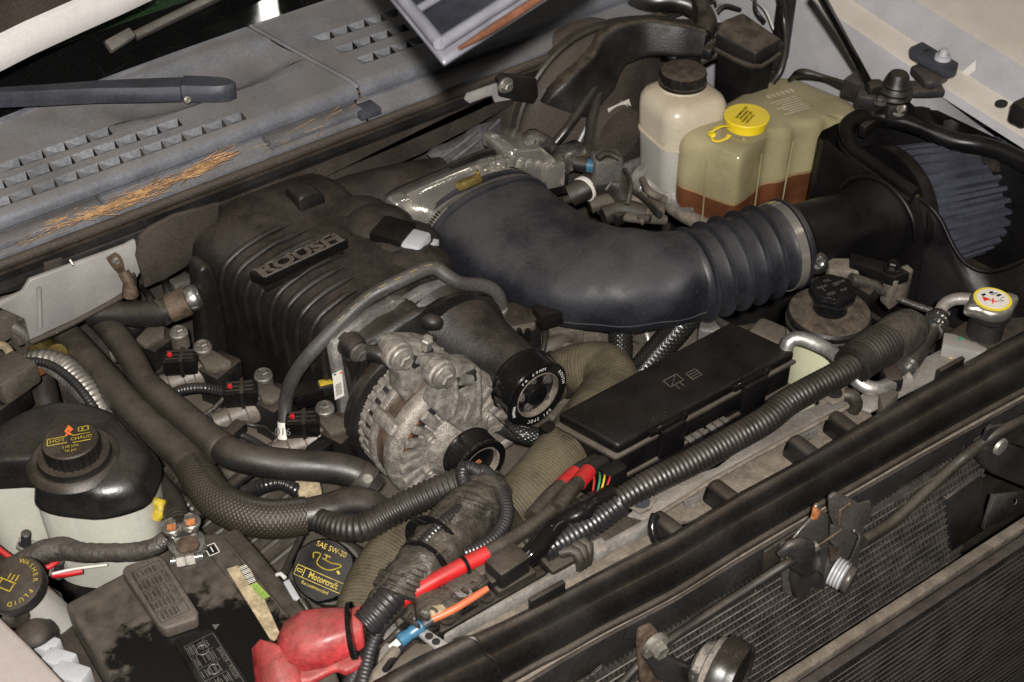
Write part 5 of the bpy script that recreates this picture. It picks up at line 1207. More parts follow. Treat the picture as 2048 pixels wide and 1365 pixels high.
# white and cream brackets at the passenger end of the support
cb = thing('cream_bracket', P(770, 1320, -.02), 'dirty cream metal bracket below the blue wire joint', 'bracket')
prism('leaf', [P(755, 1325, .0), P(760, 1300, .0), P(772, 1285, .0), P(790, 1292, .0), P(797, 1305, .0), P(785, 1325, .0), P(775, 1345, .0), P(752, 1375, .0), P(745, 1360, .0)], .004, M['slam'], cb, bevel=.001)
tube('bent_rod', [P(745, 1385, -.01), P(752, 1352, -.004), P(775, 1322, .0), P(792, 1300, .0)], .006, M['slamdust'], cb, n=10)
wl = thing('white_link', P(860, 1285, -.01), 'small white plastic link with two slots beside the blue wire joint', 'bracket')
lk = [P(835, 1266, .006), P(842, 1256, .006), P(856, 1258, .006), P(905, 1290, .006), P(900, 1300, .006), P(880, 1302, .006)]
prism('link', lk, .008, M['primer'], wl, bevel=.0025)
for (x, y) in ((858, 1273), (872, 1284)): lathe('slot', P(x, y, .0065), (0, 0, 1), [(.0045, 0), (.0045, .0006), (.0, .0007)], M['dark'], wl, n=14)
prism('dusty_ledge', [P(775, 1345, -.02), P(800, 1312, -.02), P(830, 1285, -.02), P(880, 1290, -.02), P(836, 1318, -.02), P(790, 1345, -.02)], .01, M['block'], sl, bevel=.002)
prism('silver_sheet', [P(766, 1275, -.025), P(780, 1248, -.025), P(798, 1246, -.025), P(790, 1275, -.025), P(770, 1285, -.025)], .002, M['aluclean'], sl, bevel=.0005)

# ================================================================== CROSS PANEL BELOW THE BAR
cp = thing('cross_panel', P(1500, 1180, -.10), 'dark slotted steel cross panel under the front bar', 'cross panel')
def F(x, y, off=0):
    """point on the upright plane of the cross panel"""
    return PP(x, y, V((.2, -.452-off, -.06)), FN)
tube('bottom_hem', [P(x, y+8, -.036) for x, y in lo_e[3:]], .005, M['hosedust'], cp, n=8)
loft('ledge', [[P(x, y, -.033), P(x+3, y+14, -.040), P(x+6, y+26, -.043), P(x+6, y+30, -.050)] for x, y in lo_e[2:]], M['slamdust'], cp, close=False)
topc = [(980, 1400), (1060, 1365), (1130, 1322), (1205, 1280), (1348, 1205), (1478, 1125), (1597, 1055), (1705, 995), (1848, 912), (1970, 845), (2048, 802), (2110, 768)]
botc = [(2110, 815), (2048, 850), (1990, 890), (1900, 948), (1745, 1048), (1565, 1166), (1448, 1232), (1420, 1245), (1300, 1330), (1230, 1400)]
def slot(pts): return [F(*p) for p in pts]
s1 = slot(smooth_loop([V((x, y, 0)) for x, y in ((1788, 1003), (1800, 975), (1868, 932), (1876, 942), (1850, 975), (1815, 1000))], 2)) if False else None
def slot2(pts):
    sm = smooth_loop([V((x, y, 0)) for x, y in pts], 2)
    return [F(p.x, p.y) for p in sm]
prism('panel', [F(*p) for p in topc+botc], .004, M['steelblk'], cp, up=FN, bevel=.0008, holes=[slot2(((1790, 1003), (1797, 972), (1868, 930), (1880, 938), (1845, 985), (1812, 1008))), slot2(((1356, 1258), (1375, 1235), (1440, 1192), (1450, 1200), (1410, 1240), (1372, 1262))), slot2(((1135, 1362), (1160, 1345), (1200, 1325), (1210, 1332), (1170, 1362), (1140, 1375)))])
prism('fixing_plate', [F(x, y, .006) for x, y in ((1530, 1105), (1600, 1060), (1610, 1085), (1605, 1130), (1575, 1150), (1535, 1175), (1525, 1150))], .003, M['hosedust'], cp, up=FN, bevel=.001)
lathe('rivet', F(1510, 1183, .003), FN, [(.006, 0), (.005, .003), (.0, .004)], M['steelblk'], cp, n=16)
lathe('pressed_stud', F(1975, 860, .003), FN, [(.009, 0), (.008, .002), (.005, .002), (.004, .005), (.0, .005)], M['steelblk'], cp, n=20)
bars(cp, F(1913, 915, .001), FX, FN, [(0, 0, .012, .0015), (.008, .012, .0015, .010)], M['greyprint'], name='chalk_mark')
# dim wall far behind the slots
quad_sheet('radiator_backing', [V((-.5, -.40, -.62)), V((.8, -.44, -.62)), V((.8, -.44, -.05)), V((-.5, -.40, -.05))], .004, M['hosedust'], (0, -1, 0))

# ================================================================== CONDENSER AND LOWER COOLER
def core(name, x0, x1, z1, z0, ypl, nrow, pitch, tm, fm, label, tub=.0007, finp=.0034, dep=.012):
    t = thing(name, V(((x0+x1)/2, ypl, z0)), label, 'condenser' if 'pale' in label else 'cooler')
    dz = (z1-z0)/nrow
    yy = lambda x: ypl-.035*(x-.2)
    me = None
    for r in range(nrow+1):
        z = z1-dz*r
        if me is None:
            a = box('tube', V(((x0+x1)/2, yy((x0+x1)/2), z)), ((x1-x0)/FX.x, .0016, tub*2), tm, t, xd=FX, bevel=.0006, seg=1); me = a.data; base_z = z
        else:
            o = bpy.data.objects.new('tube', me); COL.objects.link(o); o.parent = t; o.location = (0, 0, z-base_z)
    vs = []; fs = []
    n = int((x1-x0)/finp)
    for r in range(nrow):
        za = z1-dz*r-tub*.5; zb = z1-dz*(r+1)+tub*.5
        for i in range(n):
            x = x0+finp*i; s = len(vs); up_ = i % 2
            xa, xb = x, x+finp
            z_a, z_b = (za, zb) if up_ else (zb, za)
            w1 = .0012*sin(x*140+r*2.1)+.0008*sin(x*47+r)
            vs += [V((xa, yy(xa)+.001, z_a)), V((xb, yy(xb)+.001, z_b)), V((xb, yy(xb)+dep, z_b)), V((xa, yy(xa)+dep, z_a))]
            fs.append((s, s+1, s+2, s+3))
    o = mk('fins', vs, fs, fm, t, flat=True); o['kind'] = 'stuff'
    mk('core_back', [V((x0, yy(x0)+dep+.001, z0)), V((x1, yy(x1)+dep+.001, z0)), V((x1, yy(x1)+dep+.001, z1)), V((x0, yy(x0)+dep+.001, z1))], [(0, 1, 2, 3)], fm, t)
    return t
cd1 = core('condenser', -.30, .405, -.055, -.36, -.4635, 20, .0128, M['fintube'], M['finsm'], 'pale dusty finned condenser core below the latch')
prism('end_tank', [PP(x, y, V((.2, -.466, 0)), FN) for x, y in ((1893, 1000), (1966, 948), (1970, 1062), (1903, 1105))], .02, M['steelblk'], cd1, up=FN, bevel=.003)
cd2 = core('lower_cooler', -.35, .75, -.212, -.66, -.512, 34, .0128, M['steelgrey'], M['finsd'], 'dark finned cooler core at the lower right corner', tub=.0007)
prism('top_frame', [V((-.35, -.4975, -.192)), V((.75, -.536, -.192)), V((.75, -.522, -.192)), V((-.35, -.4835, -.192))], .012, M['slamdust'], cd2, bevel=.003)
prism('upper_frame', [V((-.35, -.512, -.2045)), V((.75, -.5505, -.2045)), V((.75, -.536, -.2045)), V((-.35, -.4975, -.2045))], .010, M['steelblk'], cd2, bevel=.003)
zb = thing('zinc_bracket', F(1990, 1020), 'flat zinc bracket with holes beside the condenser', 'bracket')
prism('plate', [F(x, y, .022) for x, y in ((1967, 1058), (1985, 990), (2060, 984), (2060, 1015), (2030, 1030), (2000, 1045))], .003, M['chrome'], zb, up=FN, bevel=.0006, holes=[[F(2030+4*cos(a*.7), 1004+6*sin(a*.7), .022) for a in range(9)]])
box('edge_fold', F(1976, 1025, .024), (.003, .006, .06), M['chrome'], zb, xd=FX, bevel=.0006)
bx_ = thing('black_side_bracket', F(2010, 930), 'dusty black steel bracket with bolt at the right edge', 'bracket')
prism('arm', [F(x, y, .03) for x, y in ((1968, 900), (1985, 885), (2060, 905), (2070, 985), (1985, 950), (1970, 935))], .02, M['steelblk'], bx_, up=FN, bevel=.004)
prism('upper_lug', [F(x, y, .03) for x, y in ((1968, 880), (1978, 858), (2008, 850), (2012, 862), (2012, 900), (1980, 905))], .006, M['steelblk'], bx_, up=FN, bevel=.003)
lathe('bolt_head', F(1999, 893, .034), FN, [(.012, 0), (.011, .004), (.0, .006)], M['zinc'], bx_, n=18)

# ================================================================== HOOD LATCH
lt = thing('hood_latch', F(1640, 1150), 'grey steel hood latch with rusty edges on the cross panel', 'latch')
def z3(pts, off, name, m, th=.004, bev=.0015):
    return prism(name, [F(1448+x/3.413, 965+y/3.413, off) for x, y in pts], th, m, lt, up=FN, bevel=bev)
z3([(400, 600), (390, 420), (470, 400), (520, 330), (600, 250), (650, 215), (715, 220), (720, 560), (690, 740), (640, 735), (600, 725), (560, 800), (500, 800), (405, 750)], .018, 'back_plate', M['steelgrey'])
z3([(490, 620), (600, 600), (690, 640), (690, 740), (640, 735), (600, 725), (560, 805), (500, 800), (480, 700)], .030, 'lower_hook', M['steelblk'], .012, .004)
z3([(725, 110), (770, 75), (860, 110), (930, 155), (1010, 130), (1015, 230), (960, 310), (930, 420), (930, 540), (890, 595), (850, 580), (760, 640), (700, 690), (690, 640), (720, 540), (760, 460), (740, 380), (770, 320), (730, 230)], .022, 'catch_plate', M['steelgrey'], .006, .003)
z3([(600, 260), (625, 170), (650, 150), (670, 180), (660, 210), (640, 260)], .026, 'release_lug', M['rustred'], .004)
z3([(625, 170), (650, 150), (672, 182), (655, 200), (640, 178)], .029, 'lug_edge', M['chrome'], .003)
z3([(750, 300), (800, 310), (840, 320), (835, 430), (800, 450), (740, 430)], .034, 'slide', M['steelgrey'], .008, .003)
z3([(790, 200), (870, 140), (880, 160), (820, 190), (800, 300), (785, 300)], .030, 'worn_edge', M['rust'], .003, .001)
z3([(720, 440), (800, 450), (790, 520), (730, 560)], .030, 'rust_patch', M['rust'], .002, .001)
# cable cover saddle
tube('cable_saddle', [F(1560, 1110, .03), F(1585, 1098, .036), F(1605, 1112, .038), F(1620, 1135, .034), F(1600, 1148, .03)], [.008, .016, .020, .016, .008], M['steelblk'], lt, n=14, ell=.5, upv=FN)
tube('inner_wire', [F(1634, 1093, .04), F(1668, 1070, .04), F(1682, 1060, .04)], .0014, M['rust'], lt, n=6)
tube('wire_end', [F(1618, 1100, .038), F(1634, 1090, .04)], .007, M['steelgrey'], lt, n=10)
tube('return_spring_wire', [F(1708, 1062, .04), F(1720, 1070, .042), F(1716, 1085, .042), F(1706, 1110, .042), F(1697, 1130, .042)], .0018, M['chrome'], lt, n=8)
sa = (FN+V((.35, 0, -.1))).normalized()
for i in range(4):
    lathe('spring_coil', F(1668, 1142, .030)+sa*.0042*i, sa, [(.0165, -.0019), (.0182, -.001), (.0182, .001), (.0165, .0019)], M['grey'], lt, n=24)
lathe('pivot_cap', F(1668, 1142, .030)+sa*.016, sa, [(.0165, 0), (.0175, .002), (.0175, .006), (.016, .008), (.0, .0085)], M['steelgrey'], lt, n=26)
tube('release_cable', [F(1240, 1372, .02), F(1300, 1310, .022), F(1400, 1240, .024), F(1500, 1175, .028), F(1560, 1136, .034), F(1592, 1118, .042)], .0052, M['hose'], n=12, lab='black hood release cable running left from the latch', cat='cable')
tube('grey_conduit_cable', [F(1725, 1082, .022), F(1780, 1048, .018), F(1850, 985, .016), F(1920, 922, .014), F(1990, 868, .03), F(2070, 830, .034)], [.0075, .0075, .007, .0075, .0065, .0065], M['hosedust'], n=12, lab='dusty grey conduit running right from the latch', cat='cable')

# ================================================================== HORN
hn = thing('horn', F(1440, 1330), 'round horn with silver back and black rim in front of the condenser', 'horn')
hc = PP(1424, 1340, V((.2, -.505, 0)), FN); ha = (FN+V((.42, 0, -.02))).normalized()
lathe('silver_dome', hc, ha, [(.018, -.020), (.027, -.015), (.029, -.006), (.038, -.003), (.040, .004)], M['alu'], hn, n=40)
lathe('black_rim', hc+ha*.004, ha, [(.041, 0), (.0445, .002), (.0455, .012), (.0435, .016), (.044, .020), (.0425, .028), (.038, .030), (.035, .026), (.018, .022), (.0, .024)], M['blkbar'], hn, n=48)
hk = thing('horn_bracket', F(1320, 1330), 'brown bracket with bolt holding the horn', 'bracket')
prism('upright', [F(x, y, .03) for x, y in ((1280, 1262), (1305, 1250), (1316, 1262), (1328, 1300), (1320, 1330), (1325, 1390), (1285, 1390), (1280, 1330), (1276, 1290))], .006, M['rust'], hk, up=FN, bevel=.002)
prism('arm', [F(x, y, .045) for x, y in ((1292, 1320), (1315, 1308), (1400, 1340), (1410, 1352), (1380, 1390), (1320, 1365))], .012, M['steelblk'], hk, up=FN, bevel=.004)
bolt(hk, F(1310, 1292, .034), FN, .016, M['zinc'])
prism('plug_bracket', [F(x, y, .06) for x, y in ((1385, 1355), (1420, 1345), (1430, 1390), (1390, 1395))], .01, M['chrome'], hk, up=FN, bevel=.002)

# ================================================================== FUSE BOX
fx = thing('fuse_box', P(1350, 850, -.09), 'long black fuse box with clipped lid in front of the engine', 'fuse box')
qa, qb, qc, qd = P(1115, 826, .0), P(1236, 892, .0), P(1592, 701, .0), P(1462, 641, .0)
prism('lid', [qa, qb, qc, qd], .018, M['blkclean'], fx, bevel=.006, seg=3)
lq = [p+V((0, 0, -.0185)) for p in (qa, qb, qc, qd)]; lm = sum(lq, V())/4
prism('lid_skirt', [lm+(p-lm)*1.024 for p in lq], .005, M['ledge'], fx, bevel=.0015)
prism('case', [lm+(p-lm)*.985+V((0, 0, -.007)) for p in lq], .034, M['blkclean'], fx, bevel=.003)
prism('lower_ledge', [lm+(p-lm)*1.024+V((0, 0, -.0415)) for p in lq], .005, M['ledge'], fx, bevel=.0015)
prism('base', [lm+(p-lm)*.975+V((0, 0, -.048)) for p in lq], .05, M['blkclean'], fx, bevel=.003)
xf = (qc-qb).normalized(); nf = V((xf.y, -xf.x, 0))
for f in (.27, .735):
    c = qb+(qc-qb)*f
    box('latch_tab', c+nf*.008+V((0, 0, -.028)), (.040, .010, .046), M['blkclean'], fx, xd=xf, bevel=.003)
    box('latch_bridge', c+nf*.004+V((0, 0, -.004))-xf*.008, (.054, .008, .010), M['blkgloss'], fx, xd=xf, bevel=.003)
    lathe('latch_ball', c+nf*.006+xf*.020+V((0, 0, .0)), (0, 0, 1), [(.004, -.006), (.0055, 0), (.004, .004), (.0, .005)], M['blkgloss'], fx, n=14)
for f in (.40, .52):
    c = qb+(qc-qb)*f+nf*.012+V((0, 0, -.050))
    for k in (-1, 1): box('socket_fin', c+xf*.006*k, (.0025, .012, .022), M['blk'], fx, xd=xf, bevel=.0006)
    box('socket_fin', c+V((0, 0, .009)), (.03, .010, .003), M['greyprint'], fx, xd=xf, bevel=.0006)
# embossed fuse and book marks on the lid
em = P(1350, 764, .0002)
for (a, b, ww, hh) in ((0, .010, .022, .0010), (0, -.004, .022, .0010), (-.011, .003, .001, .014), (.011, .003, .001, .014), (-.004, -.009, .0010, .010), (.004, -.009, .0010, .010)):
    box('embossed_line', em+xf*a-nf*b, (ww, hh, .0008), M['ledge'], fx, xd=xf, bevel=0)
for i in range(4): box('embossed_line', P(1388, 749, .0002)+xf*0-nf*(.007-.0045*i), (.016, .0010, .0008), M['ledge'], fx, xd=xf, bevel=0)
for k in (-1, 1): box('embossed_line', P(1388, 749, .0002)+xf*.008*k, (.0010, .012, .0008), M['ledge'], fx, xd=xf, bevel=0)
tube('embossed_slash', [em-xf*.009+nf*.004, em+xf*.009-nf*.010], .0005, M['ledge'], fx, n=4)
box('mount_lug', P(1112, 900, -.06), (.02, .05, .06), M['blkclean'], fx, xd=xf, bevel=.004)

# ================================================================== BIG CORRUGATED CONDUIT
co = thing('corrugated_conduit', P(1450, 900, -.03), 'thick dusty corrugated wiring conduit in front of the fuse box', 'conduit')
tube('ribbed_sleeve', [P(1205, 1020, .014), P(1240, 1000, .016), P(1300, 966, .020), P(1380, 926, .022), P(1460, 882, .024), P(1530, 842, .026), P(1572, 808, .028), P(1620, 780, .030), P(1680, 748, .030), P(1712, 726, .028)], [.0135, .0145, .016, .0165, .0168, .017, .0172, .0172, .0172, .017], M['conduit'], co, n=22, corr=(.0062, .10))
tube('wide_sleeve', [P(1700, 735, .024), P(1730, 712, .024), P(1765, 690, .022), P(1790, 675, .020)], [.024, .027, .028, .028], M['conduit'], co, n=24, corr=(.006, .06))
tube('taped_end', [P(1772, 690, .021), P(1795, 672, .019), P(1815, 660, .015), P(1832, 655, .008)], [.0295, .030, .028, .020], M['tape'], co, n=22, jit=.03)
lathe('split_ring', P(1716, 724, .026), P(1765, 690, .022)-P(1700, 735, .024), [(.020, -.012), (.0255, -.010), (.0255, .008), (.022, .010)], M['conduit'], co, n=24)
# ================================================================== COILS ALONG THE PASSENGER BANK
CZ = -.068
def coil(bolt_px, con_px, boot_a, boot_b, lab, plate):
    t = thing('ignition_coil', P(*bolt_px, CZ-.06), lab, 'ignition coil', 'ignition coils along the passenger bank')
    z = CZ
    prism('top_plate', [P(x, y, z) for x, y in plate], .010, M['block'], t, bevel=.003)
    ctr_ = sum((P(x, y, z) for x, y in plate), V())/len(plate)
    box('coil_block', ctr_+V((.006, -.004, -.042)), (.050, .040, .066), M['blk'], t, xd=(.9, .3, 0), bevel=.004)
    box('side_fin', ctr_+V((.012, -.026, -.040)), (.010, .006, .058), M['blkclean'], t, xd=(.9, .3, 0), bevel=.002)
    lathe('bolt_post', P(*bolt_px, z), (0, 0, 1), [(.013, -.02), (.012, .006), (.010, .008)], M['block'], t, n=18)
    bolt(t, P(*bolt_px, z+.008), (0, 0, 1), .0125, M['zinc'])
    a, b = P(con_px[0], con_px[1], z-.004), P(con_px[2], con_px[3], z-.002); d = (b-a)
    cn = box('connector', (a+b)/2, (d.length, .028, .026), M['blkclean'], t, xd=d, bevel=.003)
    for k in (-1, 0, 1):
        box('connector_rib', (a+b)/2+V((0, 0, .013))+d.normalized().cross(V((0, 0, 1)))*.008*k, (d.length*.82, .003, .003), M['blk'], cn, xd=d, bevel=.0006)
    box('connector_collar', a+d*.55, (.006, .032, .030), M['blk'], cn, xd=d, bevel=.002)
    box('red_lock', a+d*.22+V((0, 0, .0145)), (.006, .005, .008), M['red'], cn, xd=d, bevel=.001)
    p, q = P(*boot_a, z-.028), P(*boot_b, z-.035); e = (q-p); L = e.length
    lathe('plug_boot', p, e, [(.0, -.002), (.0215, -.001), (.0225, .004), (.0225, .012), (.0205, .014), (.0200, L*.40), (.0185, L*.42), (.0178, L*.70), (.0150, L*.74), (.0140, L), (.0, L)], M['boot'], t, n=24, ang=30)
    return t
coil((358, 668), (232, 655, 285, 668), (300, 692), (225, 706), 'rearmost ignition coil half hidden behind the heater hoses', ((270, 655), (315, 640), (330, 655), (328, 672), (290, 690), (272, 680)))
coil((406, 697), (328, 728, 396, 722), (408, 745), (312, 775), 'ignition coil second from the firewall, left of the supercharger', ((396, 715), (400, 698), (420, 695), (463, 720), (462, 728), (428, 738), (410, 735)))
coil((527, 754), (448, 792, 516, 784), (533, 806), (428, 848), 'ignition coil in the middle of the row, under the grey hose', ((516, 786), (515, 770), (535, 762), (560, 776), (568, 790), (545, 802), (525, 800)))
coil((650, 820), (572, 852, 640, 846), (652, 870), (548, 908), 'front ignition coil beside the alternator', ((640, 846), (636, 832), (660, 824), (690, 836), (716, 846), (690, 860), (660, 868)))
# driver-side coil under the intake elbow
dc = thing('ignition_coil', P(1030, 700, -.12), 'single ignition coil right of the supercharger snout', 'ignition coil')
prism('top_plate', [P(x, y, -.03) for x, y in ((988, 640), (1000, 622), (1040, 606), (1068, 625), (1072, 648), (1030, 662), (1000, 655))], .012, M['block'], dc, bevel=.003)
box('coil_block', P(1035, 672, -.07), (.055, .05, .085), M['blk'], dc, xd=(.9, -.3, 0), bevel=.005)
tube('block_loop', [P(1038, 660, -.03), P(1042, 690, -.06), P(1052, 695, -.06), P(1056, 660, -.03)], .004, M['blkclean'], dc, n=8)
lathe('bolt_post', P(996, 623, -.024), (0, 0, 1), [(.013, -.02), (.012, .004)], M['block'], dc, n=18)
bolt(dc, P(996, 619, -.018), (0, 0, 1), .0135, M['zinc'])
da, db = P(1072, 640, -.030), P(1150, 612, -.025)
box('connector', (da+db)/2, ((db-da).length, .028, .026), M['blkclean'], dc, xd=db-da, bevel=.003)
box('red_lock', P(1117, 604, -.008), (.006, .005, .006), M['red'], dc, bevel=.001)
tube('lead', [P(1150, 612, -.026), P(1180, 625, -.04), P(1230, 640, -.06)], .006, M['tape'], dc, n=8)

# ================================================================== HOSES
h1 = thing('heater_hose', P(420, 880, -.1), 'black heater hose running from under the bulkhead to the alternator', 'hose')
tube('hose_body', [P(185, 625, -.05), P(225, 665, -.045), P(262, 715, -.04), P(290, 762, -.038), P(335, 805, -.036), P(395, 855, -.034), P(442, 896, -.032)], [.0175, .018, .018, .0165, .018, .018, .0178], M['hosedust'], h1, n=18)
tube('glossy_length', [P(436, 891, -.033), P(475, 912, -.031), P(545, 926, -.035), P(620, 932, -.042), P(680, 938, -.050), P(722, 952, -.058), P(745, 978, -.075)], [.0195, .0195, .0195, .0195, .0195, .0190, .018], M['hose'], h1, n=20)
lathe('band', P(440, 895, -.0325), P(475, 912, -.031)-P(395, 855, -.034), [(.0185, -.006), (.0208, -.004), (.0208, .004), (.0195, .006)], M['hosedust'], h1, n=24)
lathe('band', P(727, 957, -.061), P(745, 978, -.075)-P(700, 944, -.054), [(.0185, -.010), (.0202, -.008), (.0202, .008), (.0185, .010)], M['hosedust'], h1, n=24)
lathe('clamp_eye', P(735, 958, -.045), (0, -.5, 1), [(.006, -.001), (.007, 0), (.006, .0015), (.004, .0015), (.004, 0)], M['zinc'], h1, n=16)
h2 = thing('heater_hose', P(400, 960, -.12), 'thicker heater hose with braided sleeve bending towards the radiator', 'hose')
tube('hose_body', [P(105, 640, -.075), P(150, 690, -.070), P(205, 752, -.065), P(262, 815, -.06), P(318, 868, -.06), P(362, 905, -.06), P(390, 940, -.06)], [.019, .0205, .021, .021, .0215, .022, .0225], M['hosedust'], h2, n=20)
tube('braided_sleeve', [P(386, 934, -.06), P(404, 962, -.06), P(428, 995, -.06), P(470, 1022, -.06), P(535, 1038, -.062), P(612, 1032, -.066)], [.0235, .0245, .0245, .0245, .024, .0235], M['braid'], h2, n=26)
tube('bare_end', [P(600, 1033, -.066), P(650, 1022, -.066), P(700, 1008, -.068), P(735, 1010, -.075), P(762, 1030, -.095)], [.0205, .0205, .0205, .0205, .019], M['hose'], h2, n=20)
h3 = thing('bypass_hose', P(300, 640, -.06), 'short black hose with clamp joining the rear of the supercharger', 'hose')
tube('hose_body', [P(180, 628, -.03), P(225, 628, -.03), P(275, 628, -.028), P(322, 625, -.022), P(352, 611, -.014), P(380, 600, -.008)], [.0175, .0178, .0180, .0180, .0180, .0175], M['hose'], h3, n=20)
dd = P(385, 598, -.008)-P(352, 611, -.014)
lathe('ring', P(322, 625, -.022), V((1, .05, .1)), [(.018, -.004), (.0198, -.003), (.0198, .003), (.018, .004)], M['hosedust'], h3, n=22)
lathe('clamp', P(358, 609, -.013), dd, [(.018, -.016), (.0205, -.014), (.0205, .012), (.0185, .014)], M['rust'], h3, n=24)
lathe('metal_end', P(385, 597, -.007), dd, [(.016, -.01), (.0175, -.008), (.0185, .004), (.0175, .008), (.014, .012)], M['chrome'], h3, n=24)
vh = thing('vent_hose', P(575, 860, -.12), 'grey rubber vent hose with yellow dashes arching over the supercharger', 'hose')
vpts = [P(574, 868, -.085), P(571, 838, -.070), P(573, 795, -.045), P(592, 745, -.005), P(632, 695, .030), P(688, 638, .058), P(742, 592, .075), P(800, 562, .085), P(845, 541, .088), P(872, 537, .085), P(895, 553, .075), P(925, 568, .062), P(965, 571, .048), P(992, 585, .030), P(1003, 610, .005)]
tube('hose_body', vpts, [.0085, .0092]+[.0094]*11+[.0092, .0088], M['greyhose'], vh, n=16, step=.008)
vc, _, _ = catmull(vpts, [.01]*len(vpts), .011)
for k in range(6, 40, 2):
    a5, b5 = vc[k], vc[k+1]
    tube('yellow_dash', [a5+V((-.0015, -.0035, .0084)), b5+V((-.0015, -.0035, .0084))], .0008, M['ystripe'], vh, n=5, step=.01)
lathe('white_band', P(573, 862, -.083), vpts[0]-vpts[2], [(.0108, -.012), (.0116, -.012), (.0116, .010), (.0108, .010)], M['label'], vh, n=22)
text('016', P(570, 855, -.070)+V((-.006, -.006, .0)), (.75, -.6, 0), (-.45, -.6, .6), .010, M['kprint'], vh, lift=.004)
lc2 = thing('sensor_connector', P(625, 800, -.08), 'small black sensor connector with looped wire beside the supercharger', 'connector')
ca_, cb_ = P(590, 798, -.060), P(640, 780, -.055)
box('shell', (ca_+cb_)/2, ((cb_-ca_).length*1.1, .026, .024), M['blkclean'], lc2, xd=cb_-ca_, bevel=.003)
box('tail', P(652, 776, -.053), (.022, .018, .018), M['blk'], lc2, xd=cb_-ca_, bevel=.003)
box('yellow_lock', P(655, 766, -.046), (.022, .012, .006), M['yprint'], lc2, xd=cb_-ca_, bevel=.001)
tube('loop_wire', [P(660, 775, -.052), P(685, 775, -.05), P(710, 788, -.055), P(712, 802, -.065), P(695, 808, -.07), P(682, 798, -.07)], .0032, M['wiper'], lc2, n=8)
st = decal('barcode_sticker', rect(.014, .044), PY(676, 770, .0905)+V((0, 0, 0)), (1, 0, 0), (0, -1, 0), M['label'], sp)
bars(st, PY(676, 775, .0898), (1, 0, 0), (0, -1, 0), [(.0005*(i % 3), -.012+.0022*i, .009, .0011) for i in range(9)], M['kprint'])
bars(st, PY(676, 748, .0898), (1, 0, 0), (0, -1, 0), [(.004, 0, .004, .003)], M['oprint']); bars(st, PY(672, 748, .0898), (1, 0, 0), (0, -1, 0), [(-.002, 0, .004, .003)], M['blue'])

rh = thing('radiator_hose', P(900, 1080, -.15), 'wide dusty olive radiator hose sweeping below the alternator', 'hose')
tube('upper_length', [P(1085, 775, -.12), P(1120, 748, -.10), P(1165, 735, -.082), P(1208, 738, -.072), P(1222, 770, -.068), P(1195, 820, -.066), P(1150, 880, -.064), P(1105, 935, -.062), P(1060, 988, -.062), P(1010, 1030, -.066)], [.030, .032, .034, .036, .037, .037, .037, .037, .037, .036], M['olive'], rh, n=26, corr=(.0045, .012))
tube('lower_length', [P(1010, 1030, -.066), P(950, 1045, -.080), P(880, 1066, -.090), P(815, 1102, -.092), P(770, 1150, -.096), P(742, 1205, -.100), P(724, 1265, -.104)], [.036, .038, .040, .040, .039, .038, .036], M['olive'], rh, n=26, corr=(.0045, .012))
lathe('wire_clamp', P(1118, 750, -.098), V((1, -.2, .2)), [(.033, -.004), (.0352, -.003), (.0352, .003), (.033, .004)], M['hosedust'], rh, n=28)
for nm, pts, rr_, lab in (('braided_line', [P(1240, 590, -.03), P(1242, 640, -.05), P(1242, 690, -.08), P(1240, 740, -.11)], .017, 'black braided line dropping straight under the intake elbow'), ('braided_line', [P(1400, 600, -.03), P(1362, 650, -.055), P(1318, 700, -.085), P(1280, 745, -.11)], .020, 'black braided line slanting below the bellows'), ('braided_line', [P(1000, 850, -.10), P(1040, 868, -.095), P(1075, 875, -.10)], .013, 'short black braided line behind the supercharger pulley')):
    tube(nm, pts, rr_, M['braidb'], n=20, lab=lab, cat='hose')
belt = thing('drive_belt', P(1085, 840, -.12), 'black ribbed drive belt leaving the supercharger pulley', 'belt')
bl = [V((-.072, -.062, -.05)), V((-.05, -.062, -.085)), V((-.02, -.062, -.12)), V((.03, -.062, -.19))]
loft('belt_strip', [[p+V((0, .013, 0)), p+V((0, -.013, 0)), p+V((.004, -.013, -.004)), p+V((.004, .013, -.004))] for p in bl], M['blkclean'], belt)

# ================================================================== LEFT EDGE: CONNECTORS, HEAT-SLEEVED LINES
le = thing('transmission_line', P(130, 760, -.12), 'ribbed coppery heat-sleeved line at the left edge', 'line')
tube('sleeve', [P(45, 725, -.05), P(85, 722, -.045), P(125, 735, -.05), P(165, 775, -.06), P(195, 815, -.075), P(215, 850, -.10)], [.012, .0165, .0175, .0175, .0165, .015], M['zinc'], le, n=18, corr=(.007, .12))
tube('thin_lead', [P(38, 722, -.03), P(95, 728, -.03), P(145, 762, -.035), P(185, 812, -.05), P(205, 850, -.07)], .006, M['condclean'], le, n=10, corr=(.005, .1))
tube('copper_joint', [P(70, 690, -.07), P(92, 700, -.06), P(112, 712, -.055)], [.013, .017, .017], M['gold'], le, n=16)
box('copper_tab', P(90, 735, -.05), (.024, .012, .012), M['copper'], le, xd=(1, .1, 0), bevel=.002)
tube('cream_sleeve', [P(212, 800, -.10), P(228, 832, -.11), P(245, 860, -.12)], .009, M['labelold'], le, n=10)
o = tube('firewall_pipe', [P(72, 735, -.10), P(88, 790, -.14), P(100, 850, -.18)], .020, M['hosedust'], n=16, lab='upright dusty pipe at the left edge behind the coolant bottle', cat='pipe')
lx_ = thing('side_connector', P(20, 770, -.1), 'dusty square wiring connector at the left edge', 'connector')
